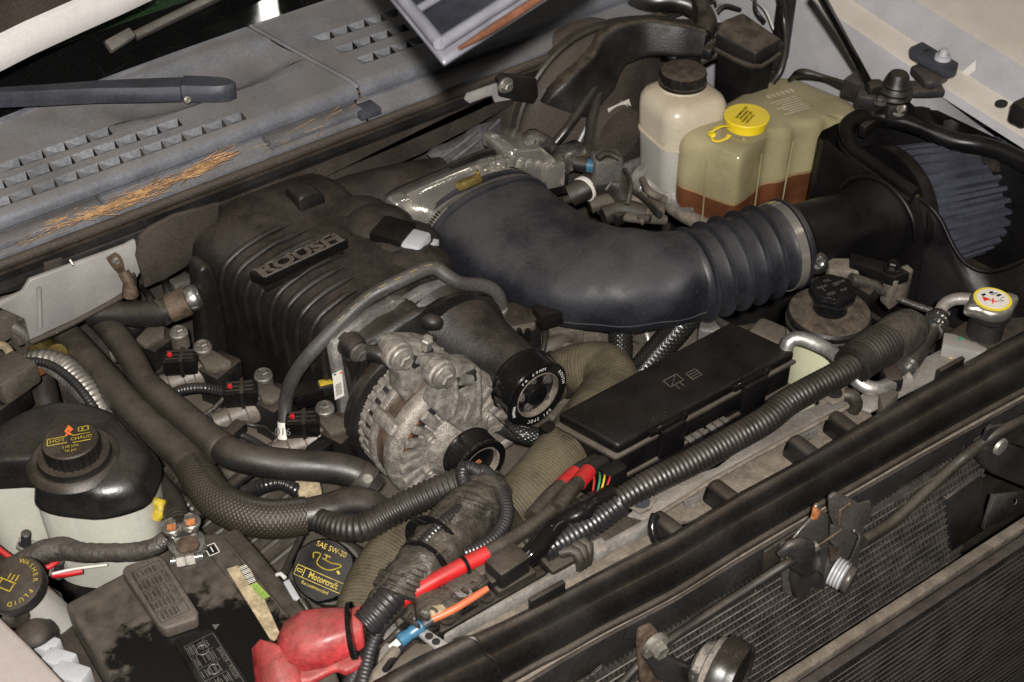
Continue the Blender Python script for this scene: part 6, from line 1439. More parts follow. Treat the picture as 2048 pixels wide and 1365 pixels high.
for (x, y, z, a, b, c) in ((15, 640, -.03, .06, .03, .04), (20, 755, -.04, .06, .05, .035), (10, 790, -.08, .05, .05, .05), (42, 665, -.05, .03, .02, .03), (35, 730, -.05, .05, .04, .012), (-8, 835, -.10, .05, .05, .06)):
    box('shell', P(x, y, z), (a, b, c), M['block'] if y < 770 else M['blk'], lx_, xd=(.9, .3, .1), bevel=.006)
tube('seal_pad', [P(-15, 600, -.01), P(25, 598, -.01), P(48, 618, -.02), P(52, 645, -.03)], .012, M['block'], lx_, n=12)
tube('latch_arm', [P(30, 655, -.02), P(48, 668, -.025), P(62, 685, -.03)], .008, M['zinc'], lx_, n=10)
tube('cream_tab', [P(-5, 690, -.03), P(12, 695, -.03), P(25, 715, -.035)], .006, M['labelold'], lx_, n=8)
o = tube('fuel_rail_conduit', [P(330, 905-20, -.09), P(350, 790, -.06), P(400, 778, -.055), P(448, 782, -.075)] if False else [P(335, 792, -.065), P(365, 780, -.058), P(405, 776, -.056), P(450, 784, -.075)], .0072, M['condclean'], n=12, corr=(.0042, .12), lab='thin black corrugated wire sleeve leading to the middle coil', cat='wire sleeve')
for (a, b, c, lab) in (((448, 796), (430, 815), (390, 845), 'thin taped wire hanging from the middle coil connector'), ((572, 858), (555, 880), (520, 905), 'thin taped wire hanging from the front coil connector'), ((330, 735), (318, 745), (300, 760), 'thin taped wire hanging from the second coil connector')):
    tube('coil_wire', [P(*a, -.105), P(*b, -.115), P(*c, -.13)], .0034, M['tape'], n=8, lab=lab, cat='wire')
tube('steel_fuel_line', [P(395, 836, -.13), P(428, 829, -.125), P(448, 838, -.13), P(425, 850, -.135), P(390, 852, -.14)], .004, M['chrome'], n=8, lab='thin bright fuel line between the coils', cat='pipe')
tube('steel_fuel_line', [P(520, 903, -.12), P(548, 897, -.12), P(570, 895, -.125)], .004, M['chrome'], n=8, lab='short bright pipe end beside the front coil', cat='pipe')
mf = thing('intake_manifold', P(500, 880, -.2), 'dusty cast intake runners between the coils', 'manifold')
for (a, b, c, r_) in (((300, 745), (350, 770), (395, 800), .030), ((395, 815), (450, 850), (500, 905), .034), ((480, 870), (545, 905), (600, 930), .034), ((560, 790), (600, 840), (620, 900), .030), ((700, 870), (705, 920), (720, 960), .03)):
    tube('runner', [P(*a, -.175), P(*b, -.165), P(*c, -.19)], r_, M['block'], mf, n=14)
box('runner_plate', P(640, 930, -.17), (.10, .05, .08), M['blk'], mf, bevel=.008)
box('runner_plate', P(690, 900, -.14), (.04, .04, .11), M['blk'], mf, bevel=.006)

# ================================================================== COOLANT BOTTLE
dg = thing('coolant_bottle', P(150, 1080, -.16), 'coolant bottle with glossy black lid and cloudy body at far left', 'bottle')
dgo = [(-70, 900), (0, 862), (45, 836), (95, 818), (160, 814), (228, 832), (262, 855), (292, 893), (321, 922), (323, 948), (312, 980), (298, 1006), (250, 1024), (198, 1034), (150, 1030), (104, 1024), (70, 1010), (68, 992), (84, 974), (62, 966), (0, 970), (-70, 972)]
dl = smooth_loop([P(x, y, -.012) for x, y in dgo], 1); dcn = sum(dl, V())/len(dl)
capc = P(147, 905, .030)
def dring(z, k, c=None):
    c = c or dcn
    return [V((c.x+(p.x-c.x)*k, c.y+(p.y-c.y)*k, z)) for p in dl]
mid = dcn.lerp(V((capc.x, capc.y, 0)), .55)
def mixr(z, k):
    return [V((mid.x+(p.x-mid.x)*k, mid.y+(p.y-mid.y)*k, z)) for p in dl]
loft('lid', [dring(-.020, .985), dring(-.018, 1.0), dring(-.013, 1.005), dring(-.010, .995), dring(-.007, .97), mixr(.003, .93), mixr(.012, .86), mixr(.019, .76), mixr(.0225, .62), mixr(.024, .45), mixr(.0245, .30)], M['lid'], dg, ang=70)
loft('body', [dring(-.15, .90), dring(-.14, .93), dring(-.06, .955), dring(-.021, .965)], M['degas'], dg, ang=60)
loft('coolant', [dring(-.148, .86), dring(-.138, .90), dring(-.078, .925), dring(-.0775, .91)], M['coolant'], dg, ang=40)
for (x, y) in ((85, 1000), (140, 1035), (270, 1020)):
    q = P(x, y, -.022); d = (q-dcn); d.z = 0; d.normalize()
    tube('body_rib', [q-d*.004, q-d*.006+V((0, 0, -.06)), q-d*.009+V((0, 0, -.12))], .004, M['degas'], dg, n=8)
lathe('neck_ring', V((capc.x, capc.y, .018)), (0, 0, 1), [(.056, 0), (.051, .006), (.047, .008), (.043, .006), (.041, .012)], M['blk'], dg, n=44)
cap = lathe('cap', V((capc.x, capc.y, .024)), (0, 0, 1), [(.032, 0), (.0332, .002), (.0332, .022), (.032, .0255), (.030, .027), (.0, .0275)], M['blk'], dg, n=112, wav=grip(28, .045, 1, 2), ang=30)
cap['label'] = 'ribbed black cap with yellow warning print'
kc2 = V((capc.x, capc.y, .0518)); kx = V((.93, -.36, 0)).normalized(); ky = V((-kx.y, kx.x, 0))
decal('warning_triangle', [(-.005, -.004), (.005, -.004), (0, .005)], kc2+ky*.018, kx, (0, 0, 1), M['oprint'], cap)
text('HOT', kc2-kx*.014+ky*.0, kx, (0, 0, 1), .006, M['yprint'], cap); text('CHAUD', kc2+kx*.013-ky*.002, kx, (0, 0, 1), .005, M['yprint'], cap)
bars(cap, kc2, kx, (0, 0, 1), [(-.014, .005, .022, .0012), (-.014, -.006, .022, .0012), (-.025, -.0005, .0012, .011), (.013, .004, .020, .0012), (.013, -.008, .020, .0012), (.016, .016, .011, .0012), (.016, .009, .011, .0012), (.0105, .0125, .0012, .008), (.0215, .0125, .0012, .008), (.015, .0125, .002, .004)], M['yprint'])
text('110 kPa', kc2-ky*.0135, kx, (0, 0, 1), .0042, M['yprint'], cap); text('16 psi', kc2-ky*.020, kx, (0, 0, 1), .0042, M['yprint'], cap)
text('X', kc2+ky*.009-kx*.001, kx, (0, 0, 1), .008, M['oprint'], cap, bold=.0006)
for (x, y) in ((-.028, .004), (-.026, .009), (-.0235, .014)): bars(cap, kc2, V((.5, .8, 0)), (0, 0, 1), [(x*.2, .026+x*.05, .010, .0012)], M['yprint']) if False else None
for (x, y) in ((52, 1075), (118, 1130)):
    s_ = thing('mounting_stud', P(x, y+10, -.12), 'threaded mounting stud with nut at the foot of the coolant bottle' + (' near the left edge' if x < 100 else ' beside the battery'), 'stud')
    tube('stud', [P(x, y+18, -.115), P(x, y-8, -.085)], .006, M['steelblk'], s_, n=10, corr=(.003, .12))
    lathe('nut', P(x, y+12, -.112), (0, 0, 1), [(.012, -.004), (.013, 0), (.009, .001), (.0085, .007), (.006, .008)], M['chrome'], s_, n=6, ang=20)
tube('yellow_clip', [P(305, 1010, -.04), P(318, 1006, -.036), P(322, 1018, -.04), P(312, 1034, -.05)], .008, M['yprint'], n=10, lab='yellow dipstick loop peeking out beside the coolant bottle', cat='dipstick')

# ================================================================== WASHER FILLER, LOWER-LEFT BODY CORNER
wf = thing('washer_filler', P(35, 1260, -.14), 'black washer filler cap with yellow print on a white neck', 'filler cap')
wcc = P(28, 1168, -.005); wn = V((-.28, -.12, .95)).normalized()
lathe('white_neck', wcc, wn, [(.025, -.12), (.023, -.03), (.025, -.012)], M['tankgrey'], wf, n=28)
lathe('cap_disc', wcc, wn, [(.028, -.016), (.033, -.013), (.034, -.003), (.032, .001), (.029, .002), (.0, .0025)], M['blk'], wf, n=44)
wx = (PP(78, 1190, wcc, wn)-PP(-22, 1150, wcc, wn)).normalized()
arctext('WASHER FLUID', wcc+wn*.003, wx, wn, .0255, 100, -62, .0056, M['yprint'], wf)
bars(wf, wcc+wn*.003, wx, wn, [(-.006, -.010, .016, .0012), (-.006, .000, .022, .0012), (-.014, -.005, .0012, .011), (.003, -.005, .0012, .011), (-.003, .005, .0011, .007), (.002, .006, .0011, .008), (-.008, .005, .0011, .007)], M['yprint'])
tube('cap_strap', [P(40, 1188, -.02), P(50, 1225, -.04), P(35, 1245, -.06), P(10, 1235, -.06)], .007, M['hosedust'], wf, n=10)
bc_ = thing('fender_corner', P(40, 1320, -.1), 'smooth beige body corner at the lower left of the picture', 'body panel')
prism('panel', [P(-60, 1178, -.04), P(0, 1232, -.04), P(60, 1290, -.04), P(140, 1375, -.04), P(150, 1430, -.04), P(-60, 1430, -.04)], .03, M['pink'], bc_, bevel=.006, seg=3)
gb = thing('grey_brackets', P(120, 1320, -.12), 'pale grey plastic clip steps beside the battery', 'bracket')
for (x, y, a, b) in ((95, 1300, .03, .02), (122, 1330, .035, .022), (145, 1358, .04, .024)):
    box('step', P(x, y, -.09), (a, b, .03), M['grey'], gb, xd=(.55, -.83, 0), bevel=.003)
o = prism('battery_tray', [P(x, y, -.10) for x, y in ((70, 1150), (120, 1180), (150, 1260), (230, 1400), (170, 1400), (100, 1300), (60, 1240))], .06, M['blk'], None, bevel=.006); props(o, 'dark tray wall between battery and fender', 'tray')
tube('tray_flap', [P(30, 1290, -.07), P(70, 1262, -.06), P(105, 1255, -.07)], [.016, .022, .014], M['blk'], n=12, ell=.5, upv=(0, 0, 1), lab='dark rubber flap between washer filler and battery', cat='flap')
tube('red_wire', [P(-20, 1085, -.06), P(20, 1115, -.07), P(55, 1138, -.08), P(95, 1135, -.08), P(115, 1122, -.08)], .0035, M['red'], n=8, lab='thin red wire looping at the left edge under the coolant bottle', cat='wire')
tube('red_wire', [P(105, 1150, -.085), P(130, 1148, -.085), P(165, 1142, -.085)], .0042, M['red'], n=8, lab='short red wire along the rear edge of the battery', cat='wire')
tube('white_wire', [P(105, 1148, -.08), P(150, 1138, -.08), P(215, 1130, -.08)], .0018, M['wwire'], n=8, lab='white wire along the rear edge of the battery', cat='wire')

# ================================================================== BATTERY
def bat_mat():
    m = mat('battery_top', (.012, .011, .010), .30, bump=.0002, bscale=500); nt = m.node_tree; N = nt.nodes; b = N['Principled BSDF']; L_ = nt.links.new
    g = N.new('ShaderNodeNewGeometry')
    d1 = N.new('ShaderNodeVectorMath'); d1.operation = 'DISTANCE'; L_(g.outputs['Position'], d1.inputs[0]); d1.inputs[1].default_value = P(400, 1330, -.06)
    nz = N.new('ShaderNodeTexNoise'); nz.inputs['Scale'].default_value = 34; nz.inputs['Detail'].default_value = 8; nz.inputs['Roughness'].default_value = .62; L_(g.outputs['Position'], nz.inputs['Vector'])
    a = N.new('ShaderNodeMath'); a.operation = 'MULTIPLY_ADD'; L_(nz.outputs['Fac'], a.inputs[0]); a.inputs[1].default_value = .15; L_(d1.outputs['Value'], a.inputs[2])
    r = N.new('ShaderNodeMapRange'); r.inputs['From Min'].default_value = .162; r.inputs['From Max'].default_value = .178; L_(a.outputs[0], r.inputs['Value'])
    n2 = N.new('ShaderNodeTexNoise'); n2.inputs['Scale'].default_value = 60; n2.inputs['Detail'].default_value = 6; L_(g.outputs['Position'], n2.inputs['Vector'])
    mp = N.new('ShaderNodeMapRange'); mp.inputs['From Min'].default_value = .3; mp.inputs['From Max'].default_value = .7; mp.inputs['To Min'].default_value = .45; mp.inputs['To Max'].default_value = 1.0; L_(n2.outputs['Fac'], mp.inputs['Value'])
    mu = N.new('ShaderNodeMath'); mu.operation = 'MULTIPLY'; L_(r.outputs[0], mu.inputs[0]); L_(mp.outputs[0], mu.inputs[1])
    mx = N.new('ShaderNodeMix'); mx.data_type = 'RGBA'; L_(mu.outputs[0], mx.inputs[0]); mx.inputs[6].default_value = (.007, .0065, .006, 1); mx.inputs[7].default_value = (.085, .070, .054, 1)
    L_(mx.outputs[2], b.inputs['Base Color'])
    rg = N.new('ShaderNodeMapRange'); rg.inputs['To Min'].default_value = .28; rg.inputs['To Max'].default_value = .8; L_(mu.outputs[0], rg.inputs['Value']); L_(rg.outputs[0], b.inputs['Roughness'])
    return m
M['battop'] = bat_mat()
bt = thing('battery', P(350, 1300, -.25), 'black car battery with dusty top and wet-looking stain', 'battery')
bto = [P(128, 1206, -.06), P(395, 1066, -.06), P(470, 1062, -.06), P(618, 1232, -.06), P(665, 1320, -.06), P(700, 1420, -.06), P(270, 1440, -.06)]
prism('case', bto, .17, M['battop'], bt, bevel=.006, seg=3)
prism('raised_ridge', [P(395, 1078, -.052), P(440, 1068, -.052), P(560, 1215, -.052), P(548, 1275, -.052)], .008, M['battop'], bt, bevel=.004)
tube('side_rail', [P(462, 1068, -.058), P(512, 1125, -.056), P(562, 1188, -.056), P(614, 1250, -.058)], .010, M['hosedust'], bt, n=14, ell=.4, upv=(0, 0, 1))
def plate(pts, z, h, name, m, bev=.004):
    return prism(name, [P(x, y, z) for x, y in pts], h, m, bt, bevel=bev, seg=3)
np_ = plate([(243, 1142), (250, 1130), (312, 1110), (326, 1112), (396, 1222), (394, 1236), (330, 1258), (318, 1252)], -.043, .018, 'notice_plate', M['platedust'], .0035)
xd_ = (P(395, 1222, -.05)-P(326, 1112, -.05)).normalized(); yd_ = V((-xd_.y, xd_.x, 0))
nc = P(320, 1183, -.0428)
PLL = (P(396, 1222, -.043)-P(326, 1112, -.043)).length*.90; PLW = abs((P(318, 1252, -.043)-P(396, 1222, -.043)).dot(yd_))*.86
def plate_print(c, head, m, par, k, rows):
    L_, W_ = PLL*k, PLW
    text(head, c+yd_*W_*.36, xd_, (0, 0, 1), W_*.135, m, par, squeeze=.80)
    it = []; rr_ = random.Random(len(head))
    for q in range(rows):
        for j in range(5):
            x0 = -L_/2+L_*(j+.5)/5
            for s_ in range(2):
                if rr_.random() < .85: it.append((x0+L_*.01*(s_-.5)*rr_.uniform(.2, 1), W_*(.22-.62*q/(rows-1))-s_*W_*.045, L_*rr_.uniform(.09, .17), W_*.022))
    for j in range(1, 5): it.append((-L_/2+L_*j/5, -W_*.09, L_*.006, W_*.66))
    it += [(0, -W_*.44, L_, W_*.015), (0, W_*.45, L_, W_*.015), (-L_/2, 0, W_*.015, W_*.89), (L_/2, 0, W_*.015, W_*.89)]
    bars(par, c, xd_, (0, 0, 1), it, m)
plate_print(nc, 'NOTICE / ATTENTION', M['kprint'], np_, 1, 6)
dp = plate([(346, 1284), (352, 1274), (418, 1255), (430, 1258), (505, 1372), (500, 1390), (420, 1405)], -.049, .012, 'danger_plate', M['bat'])
dcx = P(432, 1338, -.0488)
plate_print(dcx, 'DANGER / POISON', M['greyprint'], dp, 1.05, 7)
for i in range(3):
    c = dcx-xd_*.030+xd_*.030*i-yd_*.002
    tube('danger_ring', [c+V((.0065*cos(a), .0065*sin(a), .001)) for a in [2*pi*k/12 for k in range(13)]], .0006, M['greyprint'], dp, n=4, step=.003)
decal('warning_triangle', [(-.004, -.003), (.004, -.003), (0, .004)], dcx+yd_*.024-xd_*.052, xd_, (0, 0, 1), M['greyprint'], dp)
stk = prism('old_sticker', [P(x, y, -.0505) for x, y in ((453, 1138), (490, 1127), (502, 1140), (561, 1270), (548, 1282), (540, 1278))], .0008, M['labelold'], bt, bevel=0)
prism('barcode_field', [P(x, y, -.0498) for x, y in ((478, 1134), (493, 1130), (513, 1163), (498, 1168))], .0005, M['label'], stk, bevel=0)
sx_ = (P(513, 1163, -.05)-P(493, 1130, -.05)).normalized()
bars(stk, P(495, 1149, -.0494), sx_, (0, 0, 1), [(-.016+.0026*i, 0, .0011 if i % 3 else .0018, .010) for i in range(13)], M['kprint'])
prism('green_field', [P(x, y, -.0498) for x, y in ((499, 1170), (514, 1165), (540, 1193), (525, 1199))], .0005, M['green'], stk, bevel=0)
ng = prism('minus_badge', [P(x, y, -.0515) for x, y in ((412, 1098), (426, 1090), (437, 1103), (422, 1110))], .0008, M['kprint'], bt, bevel=0)
bars(ng, P(424, 1100, -.051), sx_, (0, 0, 1), [(0, .006, .016, .0010), (0, -.006, .016, .0010), (.008, 0, .001, .012), (-.008, 0, .001, .012), (0, 0, .009, .0012)], M['wprint'])
# negative clamp
nt_ = thing('battery_clamp', P(372, 1100, -.055), 'corroded grey negative terminal clamp with rusty bolts on the battery', 'terminal')
lathe('post_ring', P(376, 1098, -.05), (0, 0, 1), [(.021, -.01), (.022, .0), (.021, .012), (.014, .014), (.013, .018), (.0, .019)], M['zinc'], nt_, n=26)
lathe('post_top', P(376, 1093, -.034), (0, 0, 1), [(.0135, 0), (.013, .004), (.0, .005)], M['rust'], nt_, n=22)
prism('cable_bridge', [P(x, y, -.030) for x, y in ((328, 1060), (340, 1048), (385, 1036), (398, 1046), (396, 1062), (375, 1074), (345, 1078), (332, 1072)) ], .010, M['chrome'], nt_, bevel=.004)
for (x, y) in ((343, 1055), (381, 1045)):
    bolt(nt_, P(x, y, -.028), (0, 0, 1), .012, M['zinc'])
    lathe('rust_spot', P(x, y, -.0185), (0, 0, 1), [(.0062, 0), (.0058, .001), (.0, .0012)], M['rustred'], nt_, n=6)
tube('pinch_bolt', [P(342, 1123, -.042), P(405, 1112, -.042)], .0055, M['chrome'], nt_, n=12, corr=(.003, .1))
for f in (.32, .62): lathe('pinch_nut', P(342, 1123, -.042).lerp(P(405, 1112, -.042), f), P(405, 1112, -.042)-P(342, 1123, -.042), [(.010, -.005), (.0105, 0), (.010, .005)], M['zinc'], nt_, n=6, ang=20)
box('pinch_ear', P(380, 1112, -.046), (.018, .024, .018), M['zinc'], nt_, xd=(.9, .4, 0), bevel=.003)
tube('ground_cable', [P(-10, 1150, -.08), P(45, 1125, -.07), P(85, 1105, -.06), P(125, 1098, -.058), P(165, 1106, -.056), P(215, 1106, -.052), P(270, 1104, -.048), P(310, 1094, -.042), P(335, 1075, -.034)], [.012, .013, .014, .014, .012, .011, .011, .011, .010], M['tape'], n=14, jit=.10, lab='taped black ground cable along the rear of the battery', cat='cable')
tube('ground_cable', [P(360, 1052, -.028), P(352, 1030, -.035), P(345, 1000, -.06), P(320, 965, -.09), P(310, 950, -.1)], [.013, .015, .012, .012, .012], M['conduit'], n=14, corr=(.006, .08), lab='corrugated cable rising from the negative clamp', cat='cable')
pc_ = thing('dipstick_cable', P(450, 980, -.08), 'black printed cable slanting behind the braided hose', 'cable')
tube('cable', [P(380, 1040, -.10), P(420, 1012, -.085), P(470, 965, -.085), P(510, 935, -.085)], .0085, M['hose'], pc_, n=12)
tube('corrugated_lead', [P(490, 985, -.10), P(525, 972, -.08), P(560, 966, -.075), P(590, 980, -.085), P(608, 995, -.10)], .0095, M['condclean'], n=14, corr=(.005, .12), lab='arched black corrugated lead above the cam cover', cat='wire sleeve')
o = box('yellowed_plug', P(618, 985, -.095), (.03, .025, .03), M['labelold'], None, xd=(.9, -.3, 0), bevel=.004); props(o, 'yellowed plug at the end of the arched corrugated lead', 'plug')
tube('corrugated_lead', [P(320, 985, -.10), P(345, 995, -.09), P(375, 1010, -.09), P(400, 1035, -.10)], .010, M['conduit'], n=14, corr=(.006, .1), lab='dusty corrugated lead right of the coolant bottle', cat='wire sleeve')
tube('corrugated_lead', [P(340, 950, -.11), P(365, 965, -.10), P(400, 985, -.11)], .014, M['conduit'], n=14, corr=(.006, .1), lab='short dusty sleeve beside the braided hose', cat='wire sleeve')

# ================================================================== OIL FILLER CAP
oc = thing('oil_cap', P(650, 1190, -.16), 'black oil filler cap with yellow oil can symbol', 'oil cap')
on = V((-.44, -.40, .80)).normalized(); occ = P(646, 1140, -.088)
lathe('cap_body', occ, on, [(.034, -.05), (.035, -.022), (.0362, -.018), (.0370, -.002), (.035, .001), (.0, .0012)], M['blkclean'], oc, n=64, wav=lambda a, i: 1+.05*max(0, cos(a*3+.6))**8)
ox = (PP(700, 1163, occ, on)-PP(600, 1120, occ, on)).normalized(); oy = on.cross(ox)
def OT(s, dx, dy, sz, sq=1, bold=0): return text(s, occ+on*.0014+ox*dx+oy*dy, ox, on, sz, M['yprint'], oc, squeeze=sq, bold=bold)
OT('SAE 5W-20', .000, .0255, .0066, .9)
OT('Motorcraft', .006, -.0115, .0075, .82, .0002); OT('Recommended', .000, -.0225, .0044, .95)
bars(oc, occ+on*.0014, ox, on, [(0, -.0055, .060, .0008), (0, -.0175, .060, .0008), (-.030, -.0115, .0008, .012), (.030, -.0115, .0008, .012), (-.0195, -.0115, .0008, .012), (-.0248, -.0095, .006, .0008), (-.0248, -.0125, .006, .0008), (-.0278, -.011, .0008, .004), (-.0220, -.011, .0008, .004)], M['yprint'])
tube('oil_can_symbol', [occ+on*.0016+ox*a+oy*b for a, b in ((-.016, .008), (-.018, .014), (-.010, .0155), (-.0095, .004), (.006, .002), (.0185, .011), (.016, .013), (.006, .011), (-.006, .012))], .0007, M['yprint'], oc, n=4, step=.002)
tube('oil_can_symbol', [occ+on*.0016+ox*a+oy*b for a, b in ((-.002, .012), (-.002, .0165), (-.006, .0170), (.003, .0166))], .0007, M['yprint'], oc, n=4, step=.002)
lathe('oil_drop', occ+on*.0016+ox*.0185+oy*.004, on, [(.0016, 0), (.0, .0002)], M['yprint'], oc, n=10, sy=1.7)
lathe('filler_neck', occ-on*.05, on, [(.044, -.05), (.042, 0), (.038, .006)], M['hosedust'], oc, n=36)
tube('dipstick_tube', [P(612, 1055, -.10), P(590, 1100, -.09), P(566, 1150, -.075)], .0042, M['hose'], n=10, lab='thin black rod left of the oil filler cap', cat='rod')
gt = thing('grey_wire_tag', P(585, 1185, -.06), 'small grey plastic tag with white wire beside the oil cap', 'tag')
prism('tag', [P(x, y, -.048) for x, y in ((566, 1164), (578, 1158), (598, 1192), (602, 1200), (585, 1196))], .005, M['grey'], gt, bevel=.001)
tube('white_loop', [P(554, 1150, -.05), P(562, 1148, -.046), P(570, 1156, -.046)], .0025, M['wwire'], gt, n=8)
tube('dark_tail', [P(600, 1198, -.05), P(612, 1215, -.055), P(618, 1228, -.06)], .004, M['blk'], gt, n=8)
tube('white_wire', [P(625, 1236, -.055), P(645, 1240, -.05), P(662, 1243, -.055)], .0035, M['wwire'], n=8, lab='short white wire behind the red terminal cover', cat='wire')

# ================================================================== WIRING BUNDLE, RED CABLE, TERMINAL COVER
hr = thing('wiring_bundle', P(880, 1110, -.04), 'thick tape-wrapped wiring bundle in front of the alternator', 'wiring')
tube('taped_trunk', [P(985, 965, -.030), P(970, 1000, -.010), P(930, 1045, .0), P(885, 1095, .006), P(850, 1130, .010), P(812, 1165, .010), P(775, 1205, .006), P(742, 1245, .0)], [.016, .031, .036, .035, .031, .025, .020, .018], M['tape'], hr, n=26, jit=.17, step=.006)
tube('ribbed_tail', [P(818, 1160, .018), P(785, 1192, .016), P(752, 1228, .010), P(728, 1252, .004)], [.017, .017, .017, .017], M['condclean'], hr, n=18, corr=(.0062, .10))
R3 = random.Random(12)
for i in range(34):
    f = i/33; x = 962-165*f; y = 1003+180*f
    a = R3.uniform(-.5, .5)
    tube('tape_fold', [P(x-42+14*a, y-16+8*a, .014+.012*(1-f)), P(x-8+10*a, y-2+8*a, .038-.008*f), P(x+30, y+14+12*a, .016)], R3.uniform(.003, .006), M['tape'], hr, n=6)
for (x, y) in ((868, 1090), (850, 1135)):
    lathe('zip_tie', P(x, y, .008), P(812, 1165, .01)-P(930, 1045, 0), [(.0365, -.0025), (.0380, -.002), (.0380, .002), (.0365, .0025)], M['blkgloss'], hr, n=30) if x > 860 else lathe('zip_tie', P(x, y, .010), P(812, 1165, .01)-P(930, 1045, 0), [(.0325, -.0025), (.0340, -.002), (.0340, .002), (.0325, .0025)], M['blkgloss'], hr, n=30)
box('zip_head', P(858, 1045, .030), (.012, .010, .012), M['blk'], hr, bevel=.002); box('zip_head', P(828, 1100, .03), (.012, .010, .012), M['blk'], hr, bevel=.002)
tube('loop_sleeve', [P(958, 945, .012), P(940, 936, .016), P(926, 940, .016), P(928, 965, .012), P(952, 988, .016), P(930, 1015, .030), P(895, 1040, .036), P(868, 1065, .036), P(845, 1090, .032)], .0085, M['condclean'], n=14, corr=(.0045, .13), lab='looped clean corrugated sleeve over the taped bundle', cat='wire sleeve')
tube('loop_sleeve', [P(950, 940, .004), P(970, 945, .004), P(992, 972, .008), P(1010, 1005, .012), P(1012, 1035, .012), P(998, 1065, .012), P(965, 1092, .014), P(925, 1108, .016)], .0088, M['condclean'], n=14, corr=(.0045, .13), lab='curved clean corrugated sleeve right of the taped bundle', cat='wire sleeve')
tube('loop_sleeve', [P(820, 1120, .024), P(790, 1160, .024), P(762, 1200, .020), P(740, 1232, .014)], .0078, M['condclean'], n=14, corr=(.0045, .13), lab='corrugated sleeve along the left side of the taped bundle', cat='wire sleeve')
tube('loop_sleeve', [P(775, 1220, -.01), P(755, 1265, -.02), P(738, 1310, -.03), P(722, 1380, -.04)], .0085, M['condclean'], n=14, corr=(.0045, .13), lab='corrugated sleeve dropping past the red terminal cover', cat='wire sleeve')
tube('loop_sleeve', [P(748, 1235, -.02), P(745, 1290, -.03), P(715, 1340, -.04), P(690, 1385, -.05)], .009, M['condclean'], n=14, corr=(.0045, .13), lab='second corrugated sleeve dropping behind the red terminal cover', cat='wire sleeve')
tube('dusty_sleeve', [P(640, 1042, -.055), P(680, 1055, -.050), P(725, 1055, -.044), P(775, 1030, -.036), P(830, 1002, -.028), P(890, 975, -.022), P(950, 955, -.020)], [.015, .0165, .0172, .0175, .0178, .0178, .017], M['conduit'], n=20, corr=(.0066, .10), lab='thick dusty corrugated sleeve crossing below the alternator', cat='wire sleeve')
rc_ = thing('red_power_cable', P(850, 1180, -.02), 'red battery cable with dusty upper length beside the taped bundle', 'cable')
tube('red_length', [P(738, 1246, .0), P(780, 1214, .008), P(840, 1178, .016), P(905, 1142, .022), P(974, 1107, .024)], [.0088, .0088, .009, .009, .009], M['red'], rc_, n=18)
tube('dusty_length', [P(970, 1109, .024), P(1030, 1075, .022), P(1085, 1035, .018), P(1130, 995, .012), P(1158, 960, .004), P(1185, 935, -.01)], .0088, M['hosedust'], rc_, n=16)
lathe('zip_tie', P(930, 1131, .023), P(974, 1107, .024)-P(905, 1142, .022), [(.0092, -.002), (.0108, -.0018), (.0108, .0018), (.0092, .002)], M['blkgloss'], rc_, n=22)
tube('pin_stub', [P(878, 1178, .008), P(920, 1150, .01)], .004, M['blkclean'], rc_, n=8)
for (a, b, r_, lab) in (((1122, 972), (1150, 946), .0092, 'left red cable collar under the fuse box'), ((1156, 966), (1176, 944), .0098, 'right red cable collar under the fuse box')):
    o = thing('fuse_box_cable', P(a[0], a[1], -.02), lab, 'cable')
    A5, B5 = P(*a, .012), P(*b, .004)
    tube('red_collar', [A5, B5], r_, M['red'], o, n=18)
    tube('dark_end', [B5, B5+(B5-A5)*.6+V((0, 0, -.004)), B5+(B5-A5)*1.5+V((0, 0, -.012))], r_*.98, M['hose'], o, n=16)
    tube('lower_run', [A5, A5-(B5-A5)*.8, A5-(B5-A5)*2.0+V((0, 0, -.006))], r_*.95, M['hosedust'], o, n=16)
for i, (m, dx, lab) in enumerate(((M['gwire'], 0, 'thin green wire entering the fuse box'), (M['ywire'], 9, 'thin yellow wire entering the fuse box'), (M['red'], 20, 'thin red wire entering the fuse box'), (M['red'], -12, 'second thin red wire looping below the fuse box'))):
    tube('fuse_wire', [P(1195+dx*.8, 985-dx*.2, .0), P(1200+dx, 955, .004), P(1196+dx*1.5, 925, -.02)], .0013, m, n=6, lab=lab, cat='wire')
box_ = box('fuse_box_stand', P(1225, 965, -.02), (.03, .02, .05), M['blkclean'], None, bevel=.003); props(box_, 'black plastic foot under the near corner of the fuse box', 'bracket')
# harness that runs along the radiator support
fh = thing('support_harness', P(1000, 1150, -.03), 'dusty taped harness lying along the radiator support', 'wiring')
tube('ribbed_branch', [P(1225, 1000, .016), P(1180, 1022, .012), P(1130, 1058, .008), P(1085, 1090, .004), P(1050, 1110, .0)], [.017, .020, .019, .018, .016], M['conduit'], fh, n=20, corr=(.0068, .12))
tube('taped_branch', [P(1060, 1100, -.002), P(1010, 1128, -.006), P(960, 1160, -.008), P(905, 1190, -.010), P(860, 1222, -.012), P(820, 1258, -.016)], [.019, .022, .024, .024, .022, .018], M['tape'], fh, n=20, jit=.10)
tube('near_ribbed', [P(1235, 1010, .022), P(1195, 1040, .016), P(1150, 1068, .014), P(1108, 1092, .012), P(1085, 1108, .010)], [.0155, .0155, .015, .014, .013], M['condclean'], fh, n=18, corr=(.0062, .10))
tube('glossy_tape', [P(1225, 985, .034), P(1190, 1005, .032), P(1165, 1025, .030), P(1130, 1040, .028), P(1100, 1065, .026), P(1075, 1098, .022), P(1050, 1120, .016)], [.010, .008, .012, .009, .012, .012, .011], M['blkgloss'], fh, n=12, jit=.12)
for (x, y) in ((985, 1145), (930, 1178), (875, 1215)):
    box('harness_lump', P(x, y, .004), (.05, .04, .028), M['tape'], fh, xd=(.9, -.5, .1), bevel=.010, seg=3)
